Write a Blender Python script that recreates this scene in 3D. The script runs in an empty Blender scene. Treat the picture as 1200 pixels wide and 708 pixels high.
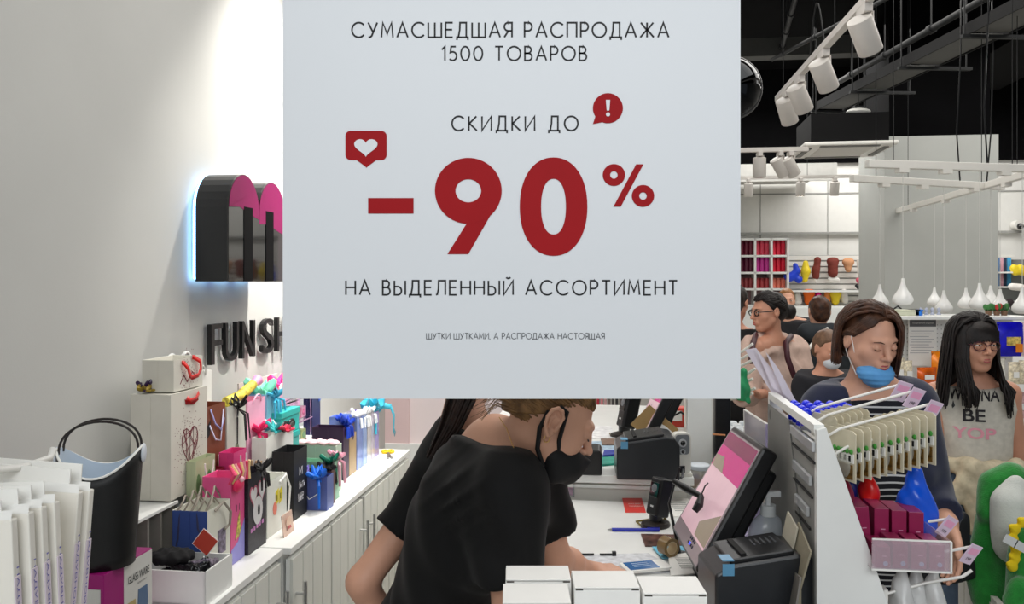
import bpy, bmesh, math, random
import numpy as np
from mathutils import Vector, Matrix, Euler
random.seed(7)
# ---------------------------------------------------------------- camera, world, lights, exposure
F = 950.0; HC = 1.72; HY = 330.0
A = math.atan(118 / 950.0); CA = math.cos(A); SA = math.sin(A)   # the shop's walls run 7 degrees off the camera's axis
sc = bpy.context.scene
cam = bpy.data.objects.new('camera', bpy.data.cameras.new('camera'))
sc.collection.objects.link(cam); sc.camera = cam
cam.location = (0, 0, HC); cam.rotation_euler = (math.radians(90), 0, 0)
cam.data.sensor_width = 36; cam.data.lens = F / 1200 * 36
cam.data.shift_y = (HY - 354) / 1200.0
cam.data.clip_start = 0.05
sc.view_settings.view_transform = 'Standard'; sc.view_settings.look = 'None'
sc.view_settings.gamma = 1; sc.view_settings.exposure = 0.0
w = bpy.data.worlds.new('mall_daylight'); sc.world = w; w.use_nodes = True
w.node_tree.nodes['Background'].inputs[0].default_value = (0.88, 0.94, 1, 1)
w.node_tree.nodes['Background'].inputs[1].default_value = 0.45

def P(px, py, d):            # a point seen at that place of the picture, d metres ahead
    return Vector(((px - 600) / F * d, d, HC - (py - HY) / F * d))
def R(l, s, z):              # shop frame: l across, s along the wall
    return Vector((l * CA + s * SA, -l * SA + s * CA, z))
def dl(px, l):               # depth at which a plane of lateral offset l is seen in column px
    return l / ((px - 600) / F * CA - SA)
def sl(px, l):
    d = dl(px, l); return (px - 600) / F * d * SA + d * CA
def zl(px, py, l):
    return HC - (py - HY) / F * dl(px, l)

def area(name, loc, size, power, rot=(0, 0, 0), col=(1, .97, .93)):
    L = bpy.data.lights.new(name, 'AREA'); L.shape = 'RECTANGLE'; L.size = size[0]; L.size_y = size[1]
    L.energy = power; L.color = col
    o = bpy.data.objects.new(name, L); o.location = loc; o.rotation_euler = rot
    sc.collection.objects.link(o); return o
def spot(name, loc, target, power, angle=50, blend=.5, r=.04, col=(1, .96, .9)):
    L = bpy.data.lights.new(name, 'SPOT'); L.energy = power; L.spot_size = math.radians(angle); L.spot_blend = blend
    L.shadow_soft_size = r; L.color = col
    o = bpy.data.objects.new(name, L); o.location = loc
    o.rotation_euler = (Vector(target) - Vector(loc)).to_track_quat('-Z', 'Y').to_euler()
    sc.collection.objects.link(o); return o
area('ceiling_panel_light', R(-.1, 2.9, 3.5), (1.6, 3.0), 34, (0, 0, -A), (1, .98, .95))
area('front_fill_light', (0.3, -2.2, 3.2), (3.0, 1.6), 88, (math.radians(58), 0, 0), (.95, .98, 1))  # added fill behind the camera, brightens the poster and front faces
area('ceiling_panel_light', R(3.2, 7.0, 4.2), (5, 3), 150, (0, 0, -A), (1, .97, .92))
area('ceiling_panel_light', R(3.0, 10.3, 4.2), (5, 2.0), 230, (0, 0, -A), (1, .98, .95))
area('ceiling_panel_light', R(1.9, 3.6, 4.2), (2, 2.4), 55, (0, 0, -A), (1, .96, .9))
spot('sign_wall_spot', R(-1.0, 3.30, 3.25), R(-1.47, 3.35, 1.9), 170, 92, 1, .04)
spot('sign_wall_spot', R(-.45, 3.35, 3.2), R(-1.47, 3.45, 1.5), 230, 56, 1, .04)
spot('sign_wall_spot', R(-1.02, 4.0, 3.25), R(-1.47, 4.0, 1.4), 90, 70, .9, .035)
spot('sign_wall_spot', R(-.75, 2.5, 3.3), R(-1.25, 2.95, 1.1), 30, 60, .9, .05)

# ---------------------------------------------------------------- helpers
def lin(c):
    return tuple(((x / 255) / 12.92 if x / 255 <= .04045 else ((x / 255 + .055) / 1.055) ** 2.4) for x in c)
MATS = {}
def mat(name, col, rough=.5, metal=0, var=.06, scale=12, bump=0, trans=0, emit=None, alpha=1, coat=0, bscale=None, spec=.5, stretch=None, sheen=0, ior=1.45):
    if name in MATS: return MATS[name]
    m = bpy.data.materials.new(name); m.use_nodes = True; nt = m.node_tree; N = nt.nodes; L = nt.links
    b = N['Principled BSDF']
    c = lin(col)
    tc = N.new('ShaderNodeTexCoord'); mp = N.new('ShaderNodeMapping'); L.new(tc.outputs['Object'], mp.inputs[0])
    if stretch: mp.inputs['Scale'].default_value = stretch
    nz = N.new('ShaderNodeTexNoise'); nz.inputs['Scale'].default_value = scale; nz.inputs['Detail'].default_value = 4
    L.new(mp.outputs[0], nz.inputs['Vector'])
    rp = N.new('ShaderNodeValToRGB'); L.new(nz.outputs['Fac'], rp.inputs[0])
    rp.color_ramp.elements[0].position = .3; rp.color_ramp.elements[1].position = .7
    rp.color_ramp.elements[0].color = tuple(max(0, x * (1 - var)) for x in c) + (1,)
    rp.color_ramp.elements[1].color = tuple(min(1, x * (1 + var)) for x in c) + (1,)
    L.new(rp.outputs[0], b.inputs['Base Color'])
    b.inputs['Roughness'].default_value = rough; b.inputs['Metallic'].default_value = metal
    b.inputs['Specular IOR Level'].default_value = spec; b.inputs['IOR'].default_value = ior
    b.inputs['Transmission Weight'].default_value = trans; b.inputs['Alpha'].default_value = alpha
    b.inputs['Coat Weight'].default_value = coat; b.inputs['Sheen Weight'].default_value = sheen
    if emit:
        b.inputs['Emission Color'].default_value = lin(col) + (1,); b.inputs['Emission Strength'].default_value = emit
    if bump:
        n2 = N.new('ShaderNodeTexNoise'); n2.inputs['Scale'].default_value = bscale or scale * 6; n2.inputs['Detail'].default_value = 5
        L.new(mp.outputs[0], n2.inputs['Vector'])
        bp = N.new('ShaderNodeBump'); bp.inputs['Strength'].default_value = bump; bp.inputs['Distance'].default_value = .004
        L.new(n2.outputs['Fac'], bp.inputs['Height']); L.new(bp.outputs[0], b.inputs['Normal'])
    MATS[name] = m; return m
def plain(col, rough=.45, **k):
    return mat('paint_%d_%d_%d_%d' % (col[0], col[1], col[2], int(rough * 100)), col, rough, **k)

class MB:
    def __init__(s, M=None): s.v = []; s.f = []; s.m = []; s.M = M or Matrix.Identity(4); s.mi = 0
    def add(s, vs, fs):
        n = len(s.v); s.v += [tuple(s.M @ Vector(v)) for v in vs]
        for f in fs: s.f.append(tuple(i + n for i in f)); s.m.append(s.mi)
        return s
    def box(s, c, sz, rot=None):
        hx, hy, hz = sz[0] / 2, sz[1] / 2, sz[2] / 2
        q = Euler(rot).to_matrix() if rot else Matrix.Identity(3)
        vs = [Vector(c) + q @ Vector((x * hx, y * hy, z * hz)) for x in (-1, 1) for y in (-1, 1) for z in (-1, 1)]
        return s.add(vs, [(0, 1, 3, 2), (4, 6, 7, 5), (0, 4, 5, 1), (2, 3, 7, 6), (0, 2, 6, 4), (1, 5, 7, 3)])
    def hexa(s, b, t):       # bottom 4 and top 4 corners, anticlockwise
        return s.add(list(b) + list(t), [(3, 2, 1, 0), (4, 5, 6, 7), (0, 1, 5, 4), (1, 2, 6, 5), (2, 3, 7, 6), (3, 0, 4, 7)])
    def cyl(s, p0, p1, r0, r1=None, n=16, caps=True):
        return s.tube([p0, p1], [r0, r0 if r1 is None else r1], n, caps)
    def tube(s, pts, r, n=8, caps=True):
        pts = [Vector(p) for p in pts]
        if not hasattr(r, '__len__'): r = [r] * len(pts)
        vs = []; fs = []; nrm = None
        for i, p in enumerate(pts):
            t = (pts[min(i + 1, len(pts) - 1)] - pts[max(i - 1, 0)])
            t = t.normalized() if t.length > 1e-9 else Vector((0, 0, 1))
            if nrm is None: nrm = t.orthogonal().normalized()
            else:
                nrm = nrm - t * nrm.dot(t); nrm = nrm.normalized() if nrm.length > 1e-6 else t.orthogonal().normalized()
            bn = t.cross(nrm)
            for k in range(n):
                a = 2 * math.pi * k / n; vs.append(p + (nrm * math.cos(a) + bn * math.sin(a)) * r[i])
        for i in range(len(pts) - 1):
            for k in range(n):
                a, b = i * n + k, i * n + (k + 1) % n; fs.append((a, b, b + n, a + n))
        if caps:
            fs.append(tuple(range(n - 1, -1, -1))); fs.append(tuple((len(pts) - 1) * n + k for k in range(n)))
        return s.add(vs, fs)
    def lathe(s, prof, c=(0, 0, 0), n=24, M=None, sx=1, sy=1):
        vs = []; fs = []; c = Vector(c)
        for (r, z) in prof:
            for k in range(n):
                a = 2 * math.pi * k / n; v = Vector((r * math.cos(a) * sx, r * math.sin(a) * sy, z))
                vs.append(c + (M @ v if M else v))
        for i in range(len(prof) - 1):
            for k in range(n):
                a, b = i * n + k, i * n + (k + 1) % n; fs.append((a, b, b + n, a + n))
        if prof[0][0] > 1e-6: fs.append(tuple(range(n - 1, -1, -1)))
        if prof[-1][0] > 1e-6: fs.append(tuple((len(prof) - 1) * n + k for k in range(n)))
        return s.add(vs, fs)
    def ell(s, c, r, n=16, m=10, M=None):
        if not hasattr(r, '__len__'): r = (r, r, r)
        M2 = (M or Matrix.Identity(3)) @ Matrix.Diagonal(Vector(r))
        return s.lathe([(max(1e-7, math.sin(math.pi * i / m)), -math.cos(math.pi * i / m)) for i in range(m + 1)], c, n, M2)
    def prism(s, pts, z0, z1, M=None):       # 2D outline extruded along local z
        M = M or Matrix.Identity(4); n = len(pts)
        vs = [M @ Vector((x, y, z0)) for x, y in pts] + [M @ Vector((x, y, z1)) for x, y in pts]
        return s.add(vs, [tuple(range(n - 1, -1, -1)), tuple(range(n, 2 * n))] + [(i, (i + 1) % n, (i + 1) % n + n, i + n) for i in range(n)])
    def ring(s, po, pi, z0, z1, M=None):      # outline with one hole, same count of points
        M = M or Matrix.Identity(4); n = len(po)
        vs = [M @ Vector((x, y, z)) for z in (z0, z1) for q in (po, pi) for x, y in q]; fs = []
        for i in range(n):
            j = (i + 1) % n
            fs += [(i, n + i, n + j, j), (2 * n + i, 2 * n + j, 3 * n + j, 3 * n + i), (i, j, 2 * n + j, 2 * n + i), (n + i, 3 * n + i, 3 * n + j, n + j)]
        return s.add(vs, fs)
    def grid(s, fn, nu, nv, closed=False):
        vs = [fn(i / nu, j / nv) for i in range(nu + 1) for j in range(nv + 1)]
        return s.add(vs, [(i * (nv + 1) + j, (i + 1) * (nv + 1) + j, (i + 1) * (nv + 1) + j + 1, i * (nv + 1) + j + 1) for i in range(nu) for j in range(nv)])
    def build(s, name, m, parent=None, loc=(0, 0, 0), rz=0, smooth=False, bevel=0, solid=0, sub=0, kind=None, label=None):
        me = bpy.data.meshes.new(name); me.from_pydata(s.v, [], s.f); me.validate(); 
        for x in (m if isinstance(m, (list, tuple)) else [m]): me.materials.append(x)
        if len(me.polygons) == len(s.m): me.polygons.foreach_set('material_index', s.m)
        bm = bmesh.new(); bm.from_mesh(me); bmesh.ops.recalc_face_normals(bm, faces=bm.faces); bm.to_mesh(me); bm.free()
        if smooth: me.polygons.foreach_set('use_smooth', [True] * len(me.polygons)); me.set_sharp_from_angle(angle=math.radians(45 if smooth is True else smooth))
        o = bpy.data.objects.new(name, me); sc.collection.objects.link(o)
        o.location = loc; o.rotation_euler = (0, 0, rz)
        if parent: o.parent = parent
        if solid: q = o.modifiers.new('s', 'SOLIDIFY'); q.thickness = solid; q.offset = 0
        if sub: q = o.modifiers.new('u', 'SUBSURF'); q.levels = sub; q.render_levels = sub
        if bevel: q = o.modifiers.new('b', 'BEVEL'); q.width = bevel; q.segments = 2; q.limit_method = 'ANGLE'
        if kind: o['kind'] = kind
        if label: o['label'] = label
        return o
def tag(o, label, cat, group=None, kind=None):
    o['label'] = label; o['category'] = cat
    if group: o['group'] = group
    if kind: o['kind'] = kind
    return o
def thing(name, label, cat, loc=(0, 0, 0), rz=0, group=None):
    o = bpy.data.objects.new(name, None); o.empty_display_size = .05; sc.collection.objects.link(o)
    o.location = loc; o.rotation_euler = (0, 0, rz); return tag(o, label, cat, group)
def dup(r, loc, rz=None, label=None, group=None):
    def cp(o, par):
        c = o.copy(); sc.collection.objects.link(c)
        if par: c.parent = par
        for ch in kids.get(o.name, []): cp(ch, c)
        return c
    kids = {}
    def walk(o):
        for q in o.children: kids.setdefault(o.name, []).append(q); walk(q)
    walk(r)
    c = cp(r, None); c.location = loc
    if rz is not None: c.rotation_euler = (0, 0, rz)
    if label: c['label'] = label
    if group: c['group'] = group
    return c
def structure(name, mb, m, **k):
    o = mb.build(name, m, **k); o['kind'] = 'structure'; return o
RX = Matrix.Rotation(math.radians(90), 4, 'X')                     # text plane stands up facing -y
RR = Matrix.Rotation(math.radians(90), 4, 'Z') @ RX                # ... facing +x
def T(x, y, z): return Matrix.Translation((x, y, z))
def text(s, m, parent, M, w=None, h=None, ext=.0006, bold=0, sp=1, name='lettering', loc=None, shear=0):
    cu = bpy.data.curves.new(name, 'FONT'); cu.body = s; cu.size = 1; cu.extrude = 0; cu.offset = bold; cu.space_character = sp; cu.shear = shear
    cu.resolution_u = 4; cu.fill_mode = 'FRONT' if True else 'BOTH'
    o = bpy.data.objects.new(name, cu); sc.collection.objects.link(o)
    bpy.context.view_layer.update()
    dg = bpy.context.evaluated_depsgraph_get(); me = bpy.data.meshes.new_from_object(o.evaluated_get(dg))
    bpy.data.objects.remove(o); n = len(me.vertices)
    if n == 0: return None
    co = np.empty(n * 3); me.vertices.foreach_get('co', co); co = co.reshape(-1, 3)
    lo = co.min(0); hi = co.max(0); sx = w / (hi[0] - lo[0]) if w else None; sy = h / (hi[1] - lo[1]) if h else None
    sx = sx or sy; sy = sy or sx
    co[:, 0] = (co[:, 0] - (lo[0] + hi[0]) / 2) * sx; co[:, 1] = (co[:, 1] - (lo[1] + hi[1]) / 2) * sy; co[:, 2] = 0
    Mn = np.array(M); co = co @ Mn[:3, :3].T + Mn[:3, 3]
    me.vertices.foreach_set('co', co.ravel()); me.update(); me.materials.clear(); me.materials.append(m)
    q = bpy.data.objects.new(name, me); sc.collection.objects.link(q); q.parent = parent
    if loc is not None: q.location = loc
    if ext > .003:
        z = q.modifiers.new('s', 'SOLIDIFY'); z.thickness = ext; z.offset = 0
    return q

# ---- implicit surfaces (organic bodies, cloth, plush): smooth unions meshed by surface nets
def axis(lo, hi, h, fine=()):
    out = [lo]
    while out[-1] < hi:
        x = out[-1]; s = h
        for a, b, q in fine:
            if a - h <= x <= b: s = min(s, q)
        out.append(x + s)
    return np.array(out)
def smin(a, b, k):
    h = np.clip(.5 + .5 * (b - a) / k, 0, 1); return b + (a - b) * h - k * h * (1 - h)
class Sdf:
    def __init__(s): s.p = []
    def cone(s, a, b, ra, rb, k=.02, op='u', cap=False): s.p.append(('c', Vector(a), Vector(b), ra, rb, k, op, cap)); return s
    def ell(s, c, r, Rm=None, k=.02, op='u'):
        if not hasattr(r, '__len__'): r = (r, r, r)
        s.p.append(('e', Vector(c), r, Rm, k, op)); return s
    def cut(s, p, n, k=.004): s.p.append(('p', Vector(p), Vector(n).normalized(), k)); return s   # keep the side behind n
    def box(s, c, hs, Rm=None, r=.005, k=.01, op='u'): s.p.append(('b', Vector(c), hs, Rm, r, k, op)); return s
    def mesh(s, name, m, h=.01, fine=((), (), ()), inflate=0, post=None, parent=None, origin=(0, 0, 0), smooth_it=1):
        lo = [1e9] * 3; hi = [-1e9] * 3; bbs = []
        for q in s.p:
            if q[0] == 'c': ps = [q[1], q[2]]; rr = max(q[3], q[4])
            elif q[0] == 'e': ps = [q[1]]; rr = max(q[2])
            elif q[0] == 'b': ps = [q[1]]; rr = math.sqrt(sum(x * x for x in q[2])) + q[4]
            else: bbs.append(None); continue
            b0 = [min(p[i] for p in ps) - rr for i in range(3)]; b1 = [max(p[i] for p in ps) + rr for i in range(3)]
            bbs.append((b0, b1)); op = q[6] if q[0] in 'cb' else q[5]
            if op == 'u':
                for i in range(3): lo[i] = min(lo[i], b0[i]); hi[i] = max(hi[i], b1[i])
        pad = 3 * h + inflate + .01
        ax = [axis(lo[i] - pad, hi[i] + pad, h, fine[i]) for i in range(3)]
        X, Y, Z = ax[0][:, None, None], ax[1][None, :, None], ax[2][None, None, :]
        V = np.full((len(ax[0]), len(ax[1]), len(ax[2])), 1.0, np.float32)
        for q, bb in zip(s.p, bbs):
            if q[0] == 'p':
                d = ((X - q[1][0]) * q[2][0] + (Y - q[1][1]) * q[2][1] + (Z - q[1][2]) * q[2][2]).astype(np.float32)
                V = np.maximum(V, d); continue
            k = q[5] if q[0] in 'cb' else q[4]; mg = k + 3 * h + inflate + .01
            sl_ = tuple(slice(max(0, np.searchsorted(ax[i], bb[0][i] - mg) - 1), np.searchsorted(ax[i], bb[1][i] + mg) + 1) for i in range(3))
            x, y, z = X[sl_[0]], Y[:, sl_[1]], Z[:, :, sl_[2]]
            if q[0] == 'c':
                a, b = q[1], q[2]; ba = b - a; L2 = max(ba.length_squared, 1e-12)
                t = np.clip(((x - a[0]) * ba[0] + (y - a[1]) * ba[1] + (z - a[2]) * ba[2]) / L2, 0, 1)
                d = np.sqrt((x - a[0] - t * ba[0]) ** 2 + (y - a[1] - t * ba[1]) ** 2 + (z - a[2] - t * ba[2]) ** 2) - (q[3] + (q[4] - q[3]) * t) - inflate
                if q[7]:
                    n = ba.normalized(); d = np.maximum(d, (x - b[0]) * n[0] + (y - b[1]) * n[1] + (z - b[2]) * n[2])
                op = q[6]
            else:
                c = q[1]; Rm = q[3]; x0, y0, z0 = x - c[0], y - c[1], z - c[2]
                if Rm is not None:
                    u = [Rm.col[i] for i in range(3)]
                    x0, y0, z0 = [x0 * e[0] + y0 * e[1] + z0 * e[2] for e in u]
                if q[0] == 'e':
                    r = [v + inflate for v in q[2]]
                    k0 = np.sqrt((x0 / r[0]) ** 2 + (y0 / r[1]) ** 2 + (z0 / r[2]) ** 2)
                    k1 = np.sqrt((x0 / r[0] ** 2) ** 2 + (y0 / r[1] ** 2) ** 2 + (z0 / r[2] ** 2) ** 2) + 1e-9
                    d = k0 * (k0 - 1) / k1; op = q[5]
                else:
                    hs = q[2]; qx, qy, qz = abs(x0) - hs[0], abs(y0) - hs[1], abs(z0) - hs[2]
                    d = np.sqrt(np.maximum(qx, 0) ** 2 + np.maximum(qy, 0) ** 2 + np.maximum(qz, 0) ** 2) + np.minimum(np.maximum(qx, np.maximum(qy, qz)), 0) - q[4] - inflate; op = q[6]
            cur = V[sl_]
            if op == 'u': V[sl_] = smin(cur, d, k)
            else: V[sl_] = -smin(-cur, d, k)
        if post: V = post(V, X, Y, Z).astype(np.float32)
        V[0] = V[-1] = 1; V[:, 0] = V[:, -1] = 1; V[:, :, 0] = V[:, :, -1] = 1
        S = V < 0; n0, n1, n2 = S.shape
        cnt = np.zeros((n0 - 1, n1 - 1, n2 - 1), np.int8)
        offs = [(i, j, k) for i in (0, 1) for j in (0, 1) for k in (0, 1)]
        for i, j, k in offs: cnt += S[i:n0 - 1 + i, j:n1 - 1 + j, k:n2 - 1 + k]
        ci, cj, ck = np.nonzero((cnt > 0) & (cnt < 8)); ids = np.full(cnt.shape, -1, np.int32); ids[ci, cj, ck] = np.arange(len(ci))
        vals = np.stack([V[ci + i, cj + j, ck + k] for i, j, k in offs], 1)
        pos = np.stack([np.stack([ax[0][ci + i], ax[1][cj + j], ax[2][ck + k]], 1) for i, j, k in offs], 1)
        acc = np.zeros((len(ci), 3)); num = np.zeros(len(ci))
        for a in range(8):
            for b in range(a + 1, 8):
                if bin(a ^ b).count('1') == 1:
                    va, vb = vals[:, a], vals[:, b]; msk = (va < 0) != (vb < 0)
                    t = np.where(msk, va / (va - vb + 1e-12), 0)[:, None]
                    acc += np.where(msk[:, None], pos[:, a] + t * (pos[:, b] - pos[:, a]), 0); num += msk
        vs = acc / num[:, None]
        quads = []
        for d0 in range(3):
            sa = [slice(None)] * 3; sb = [slice(None)] * 3; sa[d0] = slice(0, -1); sb[d0] = slice(1, None)
            Ea, Eb = S[tuple(sa)], S[tuple(sb)]; e = np.nonzero(Ea != Eb); d1, d2 = (d0 + 1) % 3, (d0 + 2) % 3
            base = list(e); q4 = []
            for (o1, o2) in ((-1, -1), (0, -1), (0, 0), (-1, 0)):
                t = [b.copy() for b in base]; t[d1] = t[d1] + o1; t[d2] = t[d2] + o2; q4.append(ids[tuple(t)])
            q4 = np.stack(q4, 1); flip = ~Ea[e]; q4[flip] = q4[flip][:, ::-1]; quads.append(q4)
        q4 = np.concatenate(quads)
        # light relaxation
        for _ in range(smooth_it):
            acc = np.zeros_like(vs); c2 = np.zeros(len(vs))
            for a in range(4):
                b = (a + 1) % 4
                np.add.at(acc, q4[:, a], vs[q4[:, b]]); np.add.at(c2, q4[:, a], 1)
            vs = vs * .5 + .5 * acc / np.maximum(c2, 1)[:, None]
        vs = vs - np.array(origin)
        me = bpy.data.meshes.new(name); me.vertices.add(len(vs)); me.vertices.foreach_set('co', vs.astype(np.float32).ravel())
        me.loops.add(len(q4) * 4); me.loops.foreach_set('vertex_index', q4.ravel().astype(np.int32))
        me.polygons.add(len(q4)); me.polygons.foreach_set('loop_start', np.arange(0, len(q4) * 4, 4, dtype=np.int32))
        me.polygons.foreach_set('use_smooth', np.ones(len(q4), bool)); me.update(); me.validate()
        me.materials.append(m)
        o = bpy.data.objects.new(name, me); sc.collection.objects.link(o)
        if parent: o.parent = parent
        return o
# ---------------------------------------------------------------- colours of the place
WHITE = mat('white_laminate', (232, 233, 230), .35, var=.02)
WALLW = mat('painted_wall', (190, 190, 186), .75, var=.03, scale=2.5, bump=.05, bscale=140)
PINK = mat('pink_wall_paint', (226, 200, 200), .6, var=.03, scale=3)
FLOORM = mat('pale_floor_tile', (176, 172, 166), .25, var=.06, scale=5)
BLACKC = mat('black_painted_ceiling', (4, 4, 5), .95, var=.3, scale=3, spec=.1)
GREYW = mat('grey_column_paint', (172, 174, 170), .7, var=.03, scale=3)
DARKM = mat('dark_grey_metal', (28, 29, 30), .6, .0, spec=.3)
TRAYM = mat('galvanised_tray', (74, 74, 71), .6, .0)
WMETAL = mat('white_powder_coated_metal', (226, 224, 218), .35, var=.02)
BLACKP = mat('black_plastic', (16, 17, 19), .32, var=.15, scale=30, bump=.1, bscale=500)
BLACKG = mat('black_gloss', (8, 8, 10), .06, coat=.6)
CHROME = mat('brushed_steel', (190, 190, 190), .28, 1, stretch=(1, 1, 20))
CARD = mat('white_card', (238, 237, 232), .6, var=.015)
INK = mat('black_ink', (20, 20, 22), .6)
RED = mat('red_print', (158, 14, 22), .6, var=.04, spec=.2)
GLASS = mat('clear_acrylic', (235, 240, 245), .05, trans=1, ior=1.15, var=0)
LENS = mat('lamp_glow', (255, 244, 225), .3, emit=9)

# ---------------------------------------------------------------- the room shell
LW = -1.47
structure('floor', MB().box((3.2, 5.5, -.05), (11, 18, .1)), FLOORM, rz=-A)
ft = MB()
for i in range(14): ft.box((-2 + i * .9, 5.5, .0006), (.005, 18, .001))
for j in range(20): ft.box((3.2, -3 + j * .9, .0006), (11, .005, .001))
structure('trim_1', ft, mat('tile_joint', (120, 116, 110), .8), rz=-A)
structure('wall_left', MB().box((LW - .06, 2.2, 2.4), (.12, 6.3, 4.8)), WALLW, rz=-A)
structure('wall_back', MB().box((-.98, 5.2, 2.4), (1.1, .1, 4.8)), mat('blush_wall_paint', (240, 226, 226), .6, var=.02, scale=3), rz=-A)
structure('trim_6', MB().box((-1.39, 5.14, 2.4), (.16, .02, 4.8)), PINK, rz=-A)
structure('trim_2', MB().box((-1.02, 5.135, .33), (.9, .03, .68)), WHITE, rz=-A, bevel=.004)
structure('wall_behind_till', MB().box((-.47, 8.75, 2.4), (.1, 7.0, 4.8)), WALLW, rz=-A)
structure('wall_far', MB().box((3.6, 12.35, 1.72), (8.4, .2, 3.44)), mat('far_wall_paint', (222, 221, 216), .7, var=.02), rz=-A)
structure('wall_far_upper', MB().box((3.6, 12.3, 4.12), (8.4, .3, 1.36)), BLACKC, rz=-A)
structure('wall_right', MB().box((7.6, 6.2, 2.4), (.12, 12.2, 4.8)), mat('right_wall_paint', (196, 195, 190), .7), rz=-A)
structure('ceiling', MB().box((3.2, 5.5, 4.85), (11, 18, .1)), BLACKC, rz=-A)
structure('baseboard_left', MB().box((LW + .008, 1.2, .05), (.016, 4.0, .1)), WHITE, rz=-A)
# far wall panel joints
pj = MB()
for i in range(8): pj.box((1.2 + i * .95, 12.246, 2.6), (.008, .01, 1.6))
pj.box((3.6, 12.246, 3.0), (8, .01, .02)); pj.box((3.6, 12.2, 2.42), (4.2, .05, .03))
structure('trim_3', pj, mat('panel_joint', (150, 150, 146), .7), rz=-A)
# column
c0 = R(2.83, 8.45, 0)
cl = 2.83; cs = P(1037, 300, 8.5); cs_s = cs.x * SA + cs.y * CA
structure('wall_column', MB().box((cl + .56, cs_s + .45, 1.62), (1.12, .9, 3.24)), GREYW, rz=-A)
structure('trim_4', MB().box((cl + .56, cs_s + .45, 4.02), (1.0, .8, 1.56)), BLACKC, rz=-A)
# bulkhead over far shelving
structure('trim_5', MB().box((1.2, 11.3, 3.16), (3.1, 1.7, .06)).box((1.2, 10.45, 3.08), (3.1, .04, .22)), mat('bulkhead_paint', (200, 199, 194), .7), rz=-A)

# ---------------------------------------------------------------- overhead services
def bar(name, label, cat, p0, p1, wd, ht, m, group=None, parent=None):
    p0, p1 = Vector(p0), Vector(p1); L = (p1 - p0).length; mid = (p0 + p1) / 2
    yaw = math.atan2(p1.y - p0.y, p1.x - p0.x)
    t = thing(name, label, cat, mid, yaw, group)
    return t, L
def tray(p0, p1, wd, label):
    t, L = bar('cable_tray', label, 'cable tray', p0, p1, 0, 0, None)
    mb = MB()
    for s in (-1, 1): mb.box((0, s * wd / 2, .03), (L, .012, .09))
    mb.build('side_rail', mat('tray_rail', (14, 14, 15), .7, spec=.2), t)
    n = int(L / .9)
    for i in range(n): MB().box((-L / 2 + (i + .5) * L / n, 0, 0), (L / n - .06, wd - .02, .008)).build('tray_panel', TRAYM, t, bevel=.001)
    for i in range(n + 1):
        x = -L / 2 + i * L / n * .999
        MB().box((x, -.12, -.03), (.04, wd + .35, .025)).build('cross_support', DARKM, t)
        MB().cyl((x, wd / 2 + .03, -.03), (x, wd / 2 + .03, 4.8 - p0[2]), .006, n=6).cyl((x, -wd / 2 - .25, -.03), (x, -wd / 2 - .25, 4.8 - p0[2]), .006, n=6).build('hanger_rod', DARKM, t)
def at_z(px, py, z):
    d = (z - HC) * F / (HY - py); return P(px, py, d)
tray(at_z(1262, -12, 3.6), at_z(972, 128, 3.6), .3, 'long slotted cable tray with grey underside crossing the black ceiling')
def pipe(p0, p1, r, label):
    p0, p1 = Vector(p0), Vector(p1); t = thing('ceiling_pipe', label, 'pipe', p0)
    MB().cyl((0, 0, 0), p1 - p0, r, n=12).build('pipe_run', DARKM, t, smooth=True)
    for k in (.2, .45, .7, .92):
        q = (p1 - p0) * k; MB().cyl(q - (p1 - p0).normalized() * .03, q + (p1 - p0).normalized() * .03, r * 1.35, n=12).build('pipe_clamp', DARKM, t, smooth=True)
        MB().cyl(q, q + Vector((0, 0, 4.8 - (p0 + q).z)), .006, n=6).build('hanger_rod', DARKM, t)
pipe(at_z(1230, -45, 3.9), at_z(985, 95, 3.9), .03, 'thick dark pipe under the ceiling above the cable tray')
pipe(at_z(1120, -45, 4.1), at_z(905, 70, 4.1), .02, 'thin dark pipe under the ceiling left of the thick one')
pipe(at_z(940, -30, 4.3), at_z(915, 60, 4.3), .025, 'short dark conduit at the top left of the ceiling view')
b = MB().box((0, 0, 0), (2.2, .2, .2)).build('ceiling_beam', mat('beam_grey', (60, 60, 57), .8), None, P(950, 56, 9.0) + Vector((0, 0, 0)), -A)
tag(b, 'grey horizontal steel beam high under the black ceiling', 'beam')
b = MB().box((0, 0, 0), (.9, 6, .5)).build('air_duct', mat('duct_black', (7, 7, 8), .9, spec=.1), None, R(4.6, 8.4, 4.5), -A); tag(b, 'large black rectangular air duct under the ceiling at right', 'duct')
MB().box((0, -3.0, 0), (.94, .04, .54)).build('duct_flange', DARKM, b)
# air conditioning cassette
ac = thing('air_conditioning_cassette', 'square white ceiling air conditioning cassette hanging below the black ceiling', 'air conditioner', P(985, 178, 8.2), -A - .03)
MB().box((0, 0, .02), (.86, .86, .035)).build('grille_frame', WMETAL, ac, bevel=.01)
MB().box((0, 0, .18), (.72, .72, .28)).build('housing', mat('cassette_housing', (10, 10, 11), .8, spec=.2), ac)
for (x, y, a, b_) in ((0, -.36, .55, .05), (0, .36, .55, .05), (-.36, 0, .05, .55), (.36, 0, .05, .55)):
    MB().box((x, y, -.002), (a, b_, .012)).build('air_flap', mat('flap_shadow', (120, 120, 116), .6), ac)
for i in range(12): MB().box((0, -.23 + i * .042, -.001), (.5, .014, .01)).build('grille_slat', WMETAL, ac)
MB().cyl((.3, .3, .3), (.3, .3, 1.75), .006).cyl((-.3, -.3, .3), (-.3, -.3, 1.75), .006).build('hanger_rod', DARKM, ac)

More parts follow.
